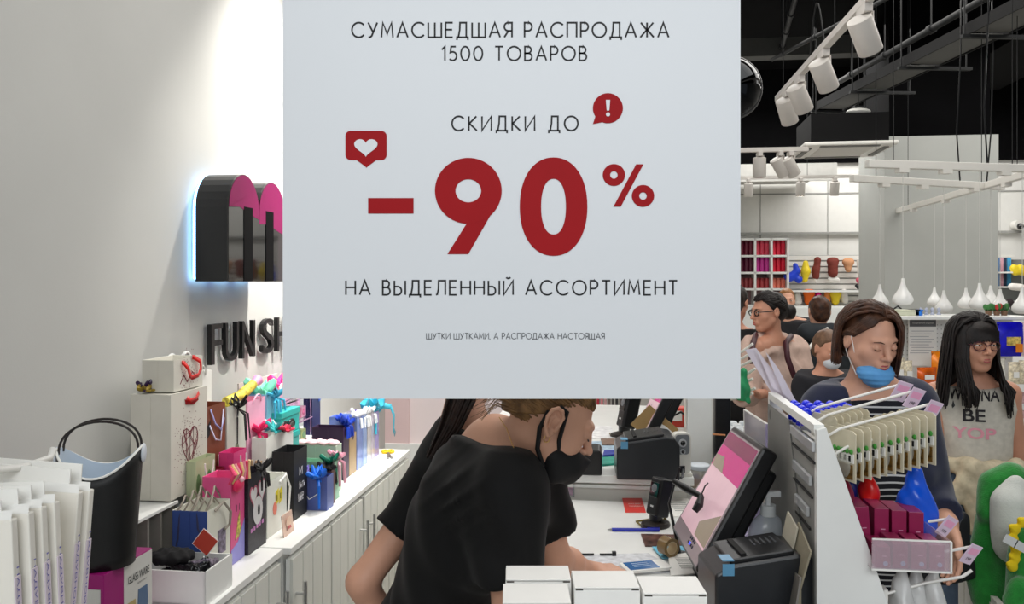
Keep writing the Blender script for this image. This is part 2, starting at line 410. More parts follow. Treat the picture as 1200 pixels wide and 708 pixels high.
# track spotlights
def on_line(a, b, px):       # the point of the line a-b seen in column px
    k = (px - 600) / F; t = (k * a.y - a.x) / ((b.x - a.x) - k * (b.y - a.y)); return a + (b - a) * t
LAMPW = mat('spotlight_white', (205, 200, 194), .4, var=.02)
def spotlight(loc, aim, label, lit, group, rz=-A):
    t = thing('track_spotlight', label, 'spotlight', loc, rz, group)
    MB().box((0, 0, -.02), (.035, .12, .04)).build('adapter', LAMPW, t, bevel=.003)
    d = Vector(aim).normalized()
    MB().box((.028, 0, -.09), (.006, .06, .12)).build('bracket', LAMPW, t, bevel=.002)
    c = Vector((0, 0, -.12)); a, b_ = c - d * .075, c + d * .085
    MB().tube([a, a + d * .004, b_ - d * .002, b_], [.045, .052, .052, .05], 24).build('lamp_body', LAMPW, t, smooth=True)
    MB().cyl(b_ - d * .004, b_ + d * .001, .046, n=24).build('lens', LENS if lit else mat('dark_lens', (190, 186, 176), .2), t)
    return t
LT = 1.07; ZT = 2.9
tk = thing('lighting_track', 'white lighting track running away under the ceiling with four big spotlights', 'lighting track', R(LT, 4.1, ZT), -A)
MB().box((0, 0, .015), (.036, 2.75, .035)).build('rail', LAMPW, tk, bevel=.002)
for y in (-1.2, 0, 1.2): MB().cyl((0, y, .03), (0, y, 1.9), .0025, n=6).build('suspension_wire', DARKM, tk)
MB().tube([(0, .2 + .3 * t, .04 + .25 * math.sin(t * 3.14)) for t in [i / 10 for i in range(11)]], .004, 6).build('power_cable', DARKM, tk, smooth=True)
for px, lb, lit in ((1013, 'nearest of the four white spotlights on the long track, glowing', True), (965, 'second white spotlight from the near end of the long track', False),
                    (937, 'third white spotlight from the near end of the long track', False), (922, 'farthest white spotlight at the end of the long track', False)):
    spotlight(R(LT, sl(px, LT), ZT), (.45, .45, -.78) if px > 930 else (.35, .5, -.8), lb, lit, 'spotlights on the long track')
# second short track across and its lamps
t2 = thing('lighting_track', 'short white lighting track running across beside the air conditioner', 'lighting track', P(880, 176, 6.6), -A)
MB().box((0, 0, 0), (.9, .035, .035)).build('rail', LAMPW, t2, bevel=.002); MB().cyl((-.1, 0, 0), (-.1, 0, 1.9), .003, n=6).build('suspension_wire', DARKM, t2)
for px, py, d, aim, lit, lb in ((890, 178, 6.6, (0, 0, -1), False, 'white spotlight hanging straight down from the short track'),
                       (914, 166, 6.3, (.5, .3, -.8), False, 'tilted unlit white spotlight left of the glowing one by the air conditioner'),
                       (926, 160, 6.1, (.5, .3, -.8), True, 'glowing white spotlight just left of the air conditioner')):
    t2c = t2.location; dv = Vector((CA, -SA, 0)); spotlight(on_line(t2c, t2c + dv, px) - Vector((0, 0, .0175)), aim, lb, lit, 'spotlights beside the air conditioner')
t3 = thing('lighting_track', 'white lighting track in front of the far wall shelves', 'lighting track', P(905, 208, 9.6), -A)
MB().box((0, 0, 0), (2.2, .035, .035)).build('rail', LAMPW, t3); MB().cyl((.4, 0, 0), (.4, 0, 1.9), .003, n=6).cyl((-.5, 0, 0), (-.5, 0, 1.9), .003, n=6).build('suspension_wire', DARKM, t3)
for px, py, d, lit, lb in ((877, 214, 9.6, False, 'leftmost unlit spotlight before the far wall'), (938, 208, 9.5, True, 'glowing spotlight before the far wall, middle of its track'), (978, 214, 9.4, False, 'rightmost unlit spotlight before the far wall, left of the column')):
    spotlight(on_line(t3.location, t3.location + Vector((CA, -SA, 0)), px) - Vector((0, 0, .0175)), (0, .2, -1), lb, lit, 'spotlights before the far wall')
dl_ = thing('emergency_light', 'small flat pale emergency lamp hanging under the far end of the cable tray', 'lamp', P(1006, 131, 8.0))
MB().ell((0, 0, 0), (.12, .08, .035), 20, 8).build('diffuser', mat('lamp_diffuser', (210, 210, 205), .3), dl_, smooth=True)
MB().box((0, 0, .04), (.1, .06, .03)).cyl((0, 0, .04), (0, 0, 1.35), .004, n=6).build('mount', DARKM, dl_)
# convex mirror partly behind the poster
mr = thing('convex_mirror', 'dark round convex security mirror beside the poster edge', 'mirror', P(856, 103, 4.2))
MB().lathe([(.16, 0), (.15, .03), (.11, .07), (.06, .095), (1e-6, .105)], n=32, M=RX.to_3x3()).build('mirror_dome', mat('dark_mirror', (40, 42, 44), .06, 1), mr, smooth=True)
MB().lathe([(.162, -.012), (.168, 0), (.162, .012)], n=32, M=RX.to_3x3()).build('rim', BLACKP, mr, smooth=True)
MB().tube([(0, .02, 0), (.05, .1, .12), (.05, .1, 1.9)], .012, 8).build('bracket', LAMPW, mr, smooth=True)

# pendant rails and drop lamps
ZR = 2.46
def rail(p0, p1, label):
    p0, p1 = Vector(p0), Vector(p1); t, L = bar('pendant_rail', label, 'rail', p0, p1, 0, 0, None, 'white rails carrying drop pendants')
    MB().box((0, 0, 0), (L, .05, .05)).build('rail', WMETAL, t, bevel=.004)
    for k in (-.35, .35): MB().cyl((L * k, 0, 0), (L * k, 0, 2.3), .003, n=6).build('suspension_wire', DARKM, t)
    for k in (-.3, -.05, .3): MB().box((L * k, 0, -.035), (.07, .05, .03)).build('connector', WMETAL, t)
    MB().tube([(L * .2, 0, .02), (L * .2, .03, .4), (L * .22, .02, 1.0), (L * .21, 0, 2.3)], .006, 6).build('power_cable', BLACKP, t, smooth=True)
rail(at_z(1016, 192, ZR), at_z(1215, 198, ZR), 'nearest of the three white pendant rails, running across')
rail(at_z(998, 209, ZR), at_z(1175, 219, ZR), 'second white pendant rail, just below and behind the nearest')
rail(at_z(1046, 249, ZR), at_z(1235, 195, ZR), 'slanting white pendant rail running away to the right')
PEND = mat('white_gloss_ceramic', (236, 236, 234), .12, var=.01, coat=.4)
RL = {1: (at_z(1016, 192, ZR), at_z(1215, 198, ZR)), 2: (at_z(998, 209, ZR), at_z(1175, 219, ZR)), 3: (at_z(1046, 249, ZR), at_z(1235, 195, ZR))}
pend = None
for px, bot, rn, lb in ((1031, 361, 2, 'leftmost white drop pendant lamp, just left of the grey column face'), (1058, 358, 1, 'second white drop pendant lamp from the left, hanging highest'),
        (1095, 359, 3, 'small far white drop pendant lamp, third from the left'), (1106, 367, 2, 'low-hanging white drop pendant lamp above the notice board'),
        (1132, 362, 3, 'small far white drop pendant lamp over the long-haired girl'), (1148, 363, 1, 'biggest white drop pendant lamp over the long-haired girl, right of the small one'),
        (1161, 361, 3, 'small white drop pendant lamp half hidden behind the biggest one'), (1172, 366, 3, 'white drop pendant lamp right of the grey column'), (1198, 368, 1, 'white drop pendant lamp cut by the right picture edge')):
    q = on_line(*RL[rn], px); p = Vector((q.x, q.y, HC - (bot - HY) / F * q.y))
    if pend is None:
        t = pend = thing('pendant_lamp', lb, 'pendant lamp', p, 0, 'white drop pendants')
        pr = [(.0, 0), (.03, .001), (.052, .01), (.063, .028), (.062, .045), (.052, .066), (.035, .09), (.022, .114), (.013, .142), (.009, .172)]
        MB().lathe([(max(r, 1e-6), z) for r, z in pr], n=28).build('shade', PEND, pend, smooth=True)
    else: t = dup(pend, p, None, lb)
    if t is not pend: 
        for c in [c for c in sc.objects if c.parent == t and c.name.startswith('cable')]: bpy.data.objects.remove(c)
    MB().cyl((0, 0, .17), (0, 0, ZR - .02 - p.z), .0022, n=6).build('cable', mat('pale_cable', (206, 206, 202), .4), t)
# ---------------------------------------------------------------- hanging poster
BD = 1.1
BC = P(600, 330, BD); px2m = BD / F
bw = 535 * px2m; ztop = HC - (-140 - HY) * px2m; zbot = HC - (467 - HY) * px2m
ban = thing('sale_poster', 'big white hanging sale poster with a red minus ninety percent', 'poster', (0, BD, zbot))
BOARD = mat('poster_board', (220, 223, 226), .42, var=.01, scale=2)
MB().box(((599.5 - 600) * px2m, 0, (ztop - zbot) / 2), (bw, .006, ztop - zbot)).build('board', BOARD, ban)
for x in (-.24, .24): MB().cyl((x, 0, ztop - zbot - .02), (x, 0, 3.0), .001, n=6).build('hanging_wire', CHROME, ban)
MB().box((0, 0, ztop - zbot - .006), (bw + .004, .014, .02)).build('clamp_rail', CHROME, ban, bevel=.002)
def bl(px, py): return Vector(((px - 600) * px2m, -.0035, HC - (py - HY) * px2m - zbot))
def bp(px, py): c = bl(px, py); return (c.x, c.z)
MXZ = Matrix(((1, 0, 0, 0), (0, 0, 1, 0), (0, 1, 0, 0), (0, 0, 0, 1)))          # (x, y, z) -> (x, z, y)
def arc_(cx, cy, rx, ry, a0, a1, n=14):
    return [(cx + rx * math.cos(math.radians(a0 + (a1 - a0) * i / n)), cy + ry * math.sin(math.radians(a0 + (a1 - a0) * i / n))) for i in range(n + 1)]
GLY = {                                # thin geometric capitals: width, strokes in a box of height 1
 'О': (1.0, [arc_(.5, .5, .5, .5, 0, 360, 36)]), '0': (.66, [arc_(.33, .5, .33, .5, 0, 360, 32)]), 'С': (.88, [arc_(.5, .5, .5, .5, 42, 318, 28)]),
 'У': (.66, [[(0, 1), (.35, .36)], [(.66, 1), (.26, .1), (.14, .0), (.02, .0)]]), 'М': (.84, [[(.0, 0), (.1, 1), (.42, .22), (.74, 1), (.84, 0)]]),
 'А': (.78, [[(0, 0), (.39, 1), (.78, 0)], [(.14, .33), (.64, .33)]]), 'Ш': (.96, [[(0, 1), (0, 0), (.96, 0), (.96, 1)], [(.48, 1), (.48, 0)]]),
 'Щ': (1.04, [[(0, 1), (0, 0), (.94, 0), (.94, 1)], [(.47, 1), (.47, 0)], [(.94, 0), (1.04, 0), (1.04, -.18)]]), 'Е': (.52, [[(.52, 1), (0, 1), (0, 0), (.52, 0)], [(0, .52), (.48, .52)]]),
 'Д': (.80, [[(.0, -.18), (.0, 0), (.8, 0), (.8, -.18)], [(.1, 0), (.2, .5), (.22, 1), (.68, 1), (.68, 0)]]), 'Я': (.56, [[(.56, 0), (.56, 1), (.28, 1)] + arc_(.28, .72, .28, .28, 90, 270, 14) + [(.56, .44)], [(.3, .44), (0, 0)]]),
 'Р': (.54, [[(0, 0), (0, 1), (.26, 1)] + arc_(.26, .72, .28, .28, 90, -90, 14) + [(0, .44)]]), 'П': (.68, [[(0, 0), (0, 1), (.68, 1), (.68, 0)]]),
 'Ж': (.98, [[(.49, 0), (.49, 1)], [(.04, 1), (.46, .5), (.0, 0)], [(.94, 1), (.52, .5), (.98, 0)]]), 'Т': (.62, [[(0, 1), (.62, 1)], [(.31, 1), (.31, 0)]]),
 'В': (.54, [[(0, .52), (0, 1), (.24, 1)] + arc_(.24, .76, .24, .24, 90, -90, 12) + [(0, .52)], [(0, .52), (.26, .52)] + arc_(.27, .26, .27, .26, 90, -90, 12) + [(0, 0), (0, .52)]]),
 'К': (.60, [[(0, 0), (0, 1)], [(.56, 1), (.04, .5), (.60, 0)]]), 'И': (.70, [[(0, 1), (0, 0), (.70, 1), (.70, 0)]]), 'Й': (.70, [[(0, 1), (0, 0), (.70, 1), (.70, 0)], arc_(.35, 1.28, .16, .12, 200, 340, 8)]),
 'Н': (.70, [[(0, 0), (0, 1)], [(.70, 0), (.70, 1)], [(0, .52), (.70, .52)]]), 'Ы': (.82, [[(0, 1), (0, 0), (.24, 0)] + arc_(.26, .29, .27, .29, -90, 90, 12) + [(0, .58)], [(.82, 0), (.82, 1)]]),
 'Л': (.70, [[(0, .0), (.1, .04), (.18, .4), (.2, 1), (.70, 1), (.70, 0)]]), '1': (.26, [[(0, .78), (.24, 1), (.24, 0)]]), '5': (.54, [[(.48, 1), (.12, 1), (.06, .57)] + arc_(.24, .31, .3, .31, 115, -140, 20)]),
 ',': (.06, [[(.05, .06), (.0, -.14)]]), ' ': (.30, [])}
def stroke(mb, pts, w, z0, z1, closed=False):
    pts = [Vector(p) for p in pts]; n = len(pts); L = []; Rr = []
    for i in range(n):
        a = pts[i] - pts[i - 1] if i else (pts[0] - pts[-2] if closed else pts[1] - pts[0]); b = pts[i + 1] - pts[i] if i < n - 1 else (pts[1] - pts[0] if closed else pts[-1] - pts[-2])
        a = a.normalized(); b = b.normalized(); m = Vector((-a.y - b.y, a.x + b.x)); m = m.normalized() if m.length > .05 else Vector((-a.y, a.x))
        k = w / 2 / max(.42, m.dot(Vector((-a.y, a.x)))); L.append(pts[i] + m * k); Rr.append(pts[i] - m * k)
    vs = [MXZ @ Vector((q.x, q.y, z)) for z in (z0, z1) for q in L + Rr]; fs = []
    for i in range(n - 1): fs += [(i, i + 1, n + i + 1, n + i), (2 * n + i, 3 * n + i, 3 * n + i + 1, 2 * n + i + 1), (i, 2 * n + i, 2 * n + i + 1, i + 1), (n + i, n + i + 1, 3 * n + i + 1, 3 * n + i)]
    mb.add(vs, fs)
def btext(s, x0, x1, y0, y1, m=INK, wt=.105):
    """x0..x1 and y0..y1 frame the line on the board, in its millimetre grid"""
    h = (y1 - y0); sx_ = .84; tot = sum(GLY[c][0] for c in s) * h * sx_; gap = ((x1 - x0) - tot) / (len(s) - 1); x = x0; mb = MB()
    for c in s:
        wd, ss = GLY[c]
        for st in ss:
            cl = len(st) > 3 and abs(st[0][0] - st[-1][0]) < 1e-6 and abs(st[0][1] - st[-1][1]) < 1e-6
            stroke(mb, [bp(x + p[0] * h * sx_, y1 - h * wt / 2 - p[1] * h * (1 - wt)) for p in st], wt * h * px2m, -.0036, -.003, cl)
        x += wd * h * sx_ + gap
    return mb.build('text_line', m, ban)
btext('СУМАСШЕДШАЯ РАСПРОДАЖА', 413, 783, 26.5, 45.5)
btext('1500 ТОВАРОВ', 518, 687, 54.5, 72.5)
btext('СКИДКИ ДО', 530, 677, 136, 154.5)
btext('НА ВЫДЕЛЕННЫЙ АССОРТИМЕНТ', 406, 793, 328, 346.5)
btext('ШУТКИ ШУТКАМИ, А РАСПРОДАЖА НАСТОЯЩАЯ', 500, 708, 390, 397.5, mat('grey_ink', (95, 97, 100), .6), .11)
def flat(name, build_fn, m=RED, z0=-.0042, z1=-.003):
    mb = MB(); build_fn(mb, z0, z1); return mb.build(name, m, ban)
flat('minus_sign', lambda mb, a, b: mb.prism([bp(432, 232.5), bp(485, 232.5), bp(485, 250.5), bp(432, 250.5)], a, b, MXZ))
def ellp(cx, cy, rx, ry, n=64, pw=1.0):
    out = []
    for i in range(n):
        t = 2 * math.pi * i / n; c, s_ = math.cos(t), math.sin(t)
        out.append(bp(cx + rx * math.copysign(abs(c) ** pw, c), cy + ry * math.copysign(abs(s_) ** pw, s_)))
    return out
flat('digit_zero', lambda mb, a, b: mb.ring(ellp(648.5, 242.5, 39.5, 57.5, pw=.93), ellp(648.5, 242.5, 14.5, 32.5, pw=.9), a, b, MXZ))
def nine(mb, a, b):
    mb.ring(ellp(549, 224, 39, 38.5), ellp(549, 224, 15, 13.5), a, b, MXZ)
    mb.prism([bp(587.2, 231), bp(549, 298), bp(524.5, 298), bp(547, 262.3), bp(561, 252), bp(570, 238)], a + .0002, b - .0001, MXZ)
flat('digit_nine', nine)
def pct(mb, a, b):
    mb.ring(ellp(719, 205.5, 13, 12.8, 32), ellp(719, 205.5, 4.4, 4.4, 32), a, b, MXZ)
    mb.ring(ellp(753, 230, 13, 12.8, 32), ellp(753, 230, 4.4, 4.4, 32), a, b, MXZ)
    mb.prism([bp(745, 193), bp(753.5, 193), bp(727, 242.5), bp(718.5, 242.5)], a, b, MXZ)
flat('percent_sign', pct)
def rrect(x0, y0, x1, y1, r, n=6):
    out = []
    for cx, cy, a0 in ((x1 - r, y0 + r, -90), (x1 - r, y1 - r, 0), (x0 + r, y1 - r, 90), (x0 + r, y0 + r, 180)):
        for i in range(n + 1):
            t = math.radians(a0 + 90 * i / n); out.append((cx + r * math.cos(t), cy + r * math.sin(t)))
    return out
def heartbub(mb, a, b):
    mb.prism([bp(*q) for q in rrect(405.5, 154, 453.5, 188, 6)], a, b, MXZ)
    mb.prism([bp(417, 187), bp(443, 187), bp(432, 195), bp(430, 197), bp(428, 195)], a + .0002, b - .0001, MXZ)
flat('heart_bubble', heartbub)
hp = []
for i in range(40):
    t = 2 * math.pi * i / 40; x = 16 * math.sin(t) ** 3; y = 13 * math.cos(t) - 5 * math.cos(2 * t) - 2 * math.cos(3 * t) - math.cos(4 * t)
    hp.append(bp(429.5 + x * .85, 172.5 - y * .72))
flat('heart', lambda mb, a, b: mb.prism(hp, a, b, MXZ), BOARD, -.0052, -.0042)
def excb(mb, a, b):
    mb.prism(ellp(712, 127.5, 17.5, 17.5, 40), a, b, MXZ); mb.prism([bp(699, 132), bp(710, 143), bp(694.5, 146)], a + .0002, b - .0001, MXZ)
flat('alert_bubble', excb)
def exc(mb, a, b):
    mb.prism([bp(709.5, 118), bp(714.5, 118), bp(713.5, 130.5), bp(710.5, 130.5)], a, b, MXZ); mb.prism(ellp(712, 135, 2.4, 2.4, 16), a, b, MXZ)
flat('exclamation_mark', exc, BOARD, -.0052, -.0042)

# ---------------------------------------------------------------- logo and letters on the left wall
FD = .12
GL = LW + .03                     # back of the letter
lg = thing('logo_letter', 'big glossy black letter m with a painted magenta reflection, glowing on the wall', 'sign', R(GL, 0, 0), -A)
def ws(px, l): return sl(px, l)
s0 = sl(229, GL); zb = zl(240, 330, GL + .06); zt_ = zl(287, 205, GL + FD)
lh = zt_ - zb
leg = .115; gap = .07; s_ = [s0 + i * (leg + gap) for i in range(3)]; s1 = s_[2] + leg
# outline in (s, z): m with two round arches meeting in a notch
pts = [(s0, zb)]
half = (s1 - s0) / 2; rad = half / 2
for cxx in (s0 + rad, s0 + 3 * rad):
    for i in range(15):
        t = math.pi - math.pi * i / 14
        pts.append((cxx + rad * math.cos(t), zt_ - rad * 1.05 + rad * 1.05 * math.sin(t)))
pts.append((s1, zb))
for k in (1, 0):                    # the two counters cut from below
    g0 = s_[k] + leg; g1 = g0 + gap
    zc = zb + lh * .68
    pts += [(g1, zb)] + [(g0 + gap / 2 + gap / 2 * math.cos(math.pi * i / 8), zc + gap / 2 * math.sin(math.pi * i / 8)) for i in range(9)] + [(g0, zb)]
MS = Matrix(((0, 0, 1, 0), (1, 0, 0, 0), (0, 1, 0, 0), (0, 0, 0, 1)))     # (a, b, depth) -> (depth, a, b)
MB().prism(pts, 0, FD - .004, MS).build('side_shell', mat('logo_side', (24, 25, 27), .3), lg)
MB().prism(pts, FD - .004, FD + .002, MS).build('face', BLACKG, lg)
MGM = mat('magenta_reflection_paint', (124, 8, 76), .3, coat=0, spec=.3)  # reflection in the glossy face, painted on as flat magenta shapes
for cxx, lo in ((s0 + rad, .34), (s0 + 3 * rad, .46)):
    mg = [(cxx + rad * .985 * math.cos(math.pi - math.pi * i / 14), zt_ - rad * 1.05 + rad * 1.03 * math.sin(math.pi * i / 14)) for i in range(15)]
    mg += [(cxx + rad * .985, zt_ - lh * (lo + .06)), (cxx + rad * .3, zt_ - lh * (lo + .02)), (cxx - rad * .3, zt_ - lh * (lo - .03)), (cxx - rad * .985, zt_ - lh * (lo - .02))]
    MB().prism(mg, FD + .002, FD + .003, MS).build('magenta_reflection', MGM, lg)
for k in (0, 1):
    g0 = s_[k] + leg
    MB().box((FD + .0035, g0 + gap / 2, zb + lh * .35), (.001, gap, lh * .7)).build('counter_slot', mat('slot_black', (4, 4, 5), .6, spec=.1), lg)
halo = MB()
for a, b_ in zip(pts, pts[1:] + pts[:1]):
    halo.cyl((-.012, a[0] * .93 + (s0 + s1) / 2 * .07, a[1] * .93 + (zb + zt_) / 2 * .07), (-.012, b_[0] * .93 + (s0 + s1) / 2 * .07, b_[1] * .93 + (zb + zt_) / 2 * .07), .006, n=6, caps=False)
halo.build('backlight_strip', mat('cool_backlight', (150, 205, 255), .4, emit=7), lg)
for y, z in ((s0 + .05, zb + .1), (s1 - .05, zb + .1), (s0 + .12, zt_ - .1)): MB().cyl((-.03, y, z), (.01, y, z), .008, n=8).build('standoff', CHROME, lg)
# wordmark
LF = LW + .035
zlo = zl(272, 423.5, LF); zhi = zl(272, 378, LF)
for ch, p0_, p1_ in (('F', 250, 263), ('U', 266.5, 282), ('N', 286, 301), ('S', 310, 323), ('H', 327, 339), ('O', 346, 357), ('P', 361, 370)):
    a, b_ = sl(p0_, LF), sl(p1_, LF)
    t = thing('wall_letter', 'black raised capital letter %s on the wall under the glossy logo' % ch, 'letter', R(LW + .02, (a + b_) / 2, (zlo + zhi) / 2), -A, 'raised wall letters')
    t['label'] = 'black raised capital %s on the white wall' % ch
    q = text(ch, mat('letter_black', (16, 16, 17), .35), t, RR, b_ - a, zhi - zlo, ext=.018, bold=0, name='letter_body')
    for z in (-.04, .04): MB().cyl((-.02, 0, z), (0, 0, z), .003, n=6).build('wall_pin', CHROME, t)

# ---------------------------------------------------------------- left cabinets
WT = .87
PLANK = mat('grooved_white_plank', (214, 215, 208), .45, var=.03, scale=4, stretch=(6, 6, .6))
def cabinet(sa, sb, lf, label, hs):
    t = thing('base_cabinet', label, 'cabinet', R(lf, sa, 0), -A, 'grooved white base cabinets')
    W = sb - sa; dpt = lf - LW
    MB().box((-dpt / 2 - .012, W / 2, (WT - .022) / 2 + .03), (dpt - .03, W - .004, WT - .084)).build('carcass', WHITE, t)
    MB().box((-dpt / 2 - .03, W / 2, .03), (dpt - .08, W - .01, .058)).build('plinth', WHITE, t)
    MB().box((-dpt / 2 + .006, W / 2, WT - .011), (dpt - .006, W + .0, .022)).build('worktop', WHITE, t, bevel=.002)
    for k in (0, 1):
        y0 = .012 + k * (W / 2 - .008); dw = W / 2 - .016
        dr = MB().box((-.014, y0 + dw / 2, WT / 2 + .02), (.012, dw, WT - .12)).build('door', WHITE, t)
        n = 4
        for i in range(n):
            MB().box((-.004, y0 + (i + .5) * dw / n, WT / 2 + .02), (.012, dw / n - .006, WT - .122)).build('plank', PLANK, dr, bevel=.0015)
        if hs[k]:
            hy = y0 + .03 if k == 0 else y0 + dw - .03
            MB().cyl((.034, hy, WT - .40), (.034, hy, WT - .12), .006, n=12).cyl((.0, hy, WT - .16), (.034, hy, WT - .16), .005, n=8).cyl((.0, hy, WT - .36), (.034, hy, WT - .36), .005, n=8).build('handle', CHROME, dr, smooth=True)
    return t
cabinet(.94, 1.70, -1.045, 'white grooved cabinet under the black tote bag, nearest to the camera', (1, 1))
cabinet(1.704, 2.472, -1.045, 'white grooved cabinet under the white tray and blue bag', (1, 1))
cabinet(2.478, 3.236, -1.02, 'white grooved cabinet under the black lettered bag, middle of the row', (1, 1))
cabinet(3.240, 4.005, -1.02, 'white grooved cabinet with the yellow scissors on its top, farthest', (1, 1))

# ---------------------------------------------------------------- gift bags and boxes on the cabinets
BAGS = []
def gbag(label, l, s, z, wd, dp, h, mface, mside=None, rz=0, group='gift bags on the cabinets', cat='gift bag', handle=None, hcol=None, name='gift_bag', taper=.0):
    """wd along the wall (s), dp across (l); the broad face looks across the shop"""
    t = thing(name, label, cat, R(l - dp / 2, s, z), -A + rz, group)
    x, y = dp / 2, wd / 2; k = 1 + taper
    BAGS.append((label, l - dp, l, s - wd / 2, s + wd / 2, z, z + h))
    m = MB()
    def q(a, b_): return [(-a, -b_, 0), (a, -b_, 0), (a, b_, 0), (-a, b_, 0)]
    bt = q(x, y); tp = [(p[0] * k, p[1] * k, h) for p in bt]
    fs = [(3, 2, 1, 0), (0, 1, 5, 4), (1, 2, 6, 5), (2, 3, 7, 6), (3, 0, 4, 7)]
    m.add(bt + tp, fs); m.m = [0, 1, 0, 1, 0]
    ib = [(p[0] * .96, p[1] * .97, h) for p in tp]; il = [(p[0] * .9, p[1] * .95, h - .05) for p in tp]
    m.add(tp + ib + il, [(0, 1, 5, 4), (1, 2, 6, 5), (2, 3, 7, 6), (3, 0, 4, 7), (4, 5, 9, 8), (5, 6, 10, 9), (6, 7, 11, 10), (7, 4, 8, 11), (8, 9, 10, 11)])
    m.build('bag_body', [mface, mside or mface], t, bevel=.0012)
    # gusset crease
    MB().box((0, -y * (1 + taper / 2) - .0004, h * .5), (.0012, .0012, h * .96)).build('gusset_crease', mside or mface, t)
    if handle:
        hm = hcol or CARD
        for sx in (-1, 1):
            pts = []
            for i in range(17):
                u = i / 16 * math.pi; 
                zz = h - .012 + handle * math.sin(u) if handle > 0 else h - .012 - abs(handle) * math.sin(u)
                pts.append((sx * (x + .002 + (.01 if handle < 0 else .004 * math.sin(u))), -y * .45 * math.cos(u), zz))
            MB().tube(pts, .0026, 6).build('handle', hm, t, smooth=True)
    return t
def ribbon(parent, pts, w, m, name='ribbon', nrm=(1, 0, 0)):
    mb = MB(); pts = [Vector(p) for p in pts]; vs = []
    for i, p in enumerate(pts):
        tg = (pts[min(i + 1, len(pts) - 1)] - pts[max(0, i - 1)]).normalized(); sd = tg.cross(Vector(nrm))
        sd = sd.normalized() * w / 2 if sd.length > 1e-4 else Vector((0, w / 2, 0))
        vs += [p - sd, p + sd]
    mb.add(vs, [(2 * i, 2 * i + 1, 2 * i + 3, 2 * i + 2) for i in range(len(pts) - 1)])
    return mb.build(name, m, parent, solid=.0008, smooth=True)
def bow(parent, c, r, m, seed=0, n=5, drop=.07, thick=.004, name='ribbon_bow'):
    rnd = random.Random(seed); mb = MB(); c = Vector(c)
    for i in range(n):
        a = 2 * math.pi * i / n + rnd.random(); L = r * (.8 + .5 * rnd.random()); d = Vector((math.cos(a) * .6, math.sin(a), .35 + .5 * rnd.random()))
        sd = Vector((-math.sin(a), math.cos(a) * .6, .2)) * .35
        mb.tube([c, c + d * L * .5 + sd * L * .5, c + d * L, c + d * L * .6 - sd * L * .5, c], [thick * .7, thick * 1.3, thick * 1.6, thick * 1.2, thick * .7], 6)
    for i in range(2 + n // 3):
        a = rnd.uniform(-1, 1); x0 = c + Vector((.01, a * r, 0)); mb.tube([c, x0 + Vector((.008, 0, -drop * .2)), x0 + Vector((.012, a * .01, -drop))], [thick, thick, thick * .7], 6)
    return mb.build(name, m, parent, smooth=True)
RS = Matrix.Rotation(math.radians(90), 4, 'Z') @ RX
def face_print(parent, x, shapes, m, name='print'):
    """shapes: list of outlines in (y, z) on the bag face at x"""
    mb = MB()
    for sh in shapes: mb.prism(sh, x + .0006, x + .0014, MS)
    return mb.build(name, m, parent)
def dots(n, cy, cz, ry, rz_, seed, r=.0018, hole=.35):
    rnd = random.Random(seed); out = []
    while len(out) < n:
        a, b_ = rnd.gauss(0, .6), rnd.gauss(0, .6)
        if hole < a * a + b_ * b_ < 3.2:
            y, z = cy + a * ry, cz + b_ * rz_; out.append([(y + r * math.cos(t), z + r * math.sin(t)) for t in (0, 1.57, 3.14, 4.71)])
    return out
def heart(cy, cz, s, n=28, kx=1, kz=1):
    o = []
    for i in range(n):
        t = 2 * math.pi * i / n; o.append((cy + s * kx * math.sin(t) ** 3, cz + s * kz * (13 * math.cos(t) - 5 * math.cos(2 * t) - 2 * math.cos(3 * t) - math.cos(4 * t)) / 16))
    return o
def line(a, b_, w=.001):
    d = Vector((b_[0] - a[0], b_[1] - a[1])).normalized() * w; n = (-d.y, d.x)
    return [(a[0] + n[0], a[1] + n[1]), (a[0] - n[0], a[1] - n[1]), (b_[0] - n[0], b_[1] - n[1]), (b_[0] + n[0], b_[1] + n[1])]
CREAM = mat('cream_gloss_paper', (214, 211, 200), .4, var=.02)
MAROON = mat('maroon_print', (120, 26, 48), .5)
LB = -1.27
# riser along the wall
rs = MB().box((0, 0, 0), (.18, 1.55, .006)); 
ris = thing('display_riser', 'low white riser against the wall carrying the back row of gift bags', 'riser', R(-1.375, 2.95, WT), -A)
MB().box((0, 0, .175), (.19, 1.30, .01)).build('shelf_board', WHITE, ris)
for y in (-.6, 0, .6): MB().box((0, y, .085), (.17, .012, .17)).build('support', WHITE, ris)
rb = thing('display_riser', 'tall white riser block under the heart print box', 'riser', R(-1.36, 2.07, WT), -A)
MB().box((0, 0, .2035), (.19, .34, .008)).build('shelf_board', WHITE, rb)
for i in range(6): MB().box((-.0, -.16 + i * .064, .099), (.17, .01, .198)).build('rib', mat('riser_rib', (150, 146, 138), .6), rb)
# A : heart print box ; B : second one above it
sA0, sA1 = sl(200, LB), sl(243, LB); zA = 1.083
wA = sA1 - sA0
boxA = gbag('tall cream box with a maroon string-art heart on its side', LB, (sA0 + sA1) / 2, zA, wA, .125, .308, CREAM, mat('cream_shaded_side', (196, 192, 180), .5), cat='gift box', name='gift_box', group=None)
MB().box((0, 0, .306), (.122, wA * .99, .003)).build('lid', CREAM, boxA)
def heartprint(parent, x, cy, cz, s, seed):
    face_print(parent, x, [line(a, b_, .0011) for h_ in [heart(cy, cz, s, 22, .85, 1.25)] for a, b_ in zip(h_, h_[1:] + h_[:1])] +
               [line(h2[i], h2[(i * 5 + 7) % 22], .0006) for h2 in [heart(cy, cz, s, 22, .85, 1.25)] for i in range(0, 22)], MAROON, 'heart_print')
    face_print(parent, x, dots(170, cy, cz, s * 1.15, s * 1.5, seed, .0011), MAROON, 'dot_print')
heartprint(boxA, .0625, .0, .145, .055, 3)
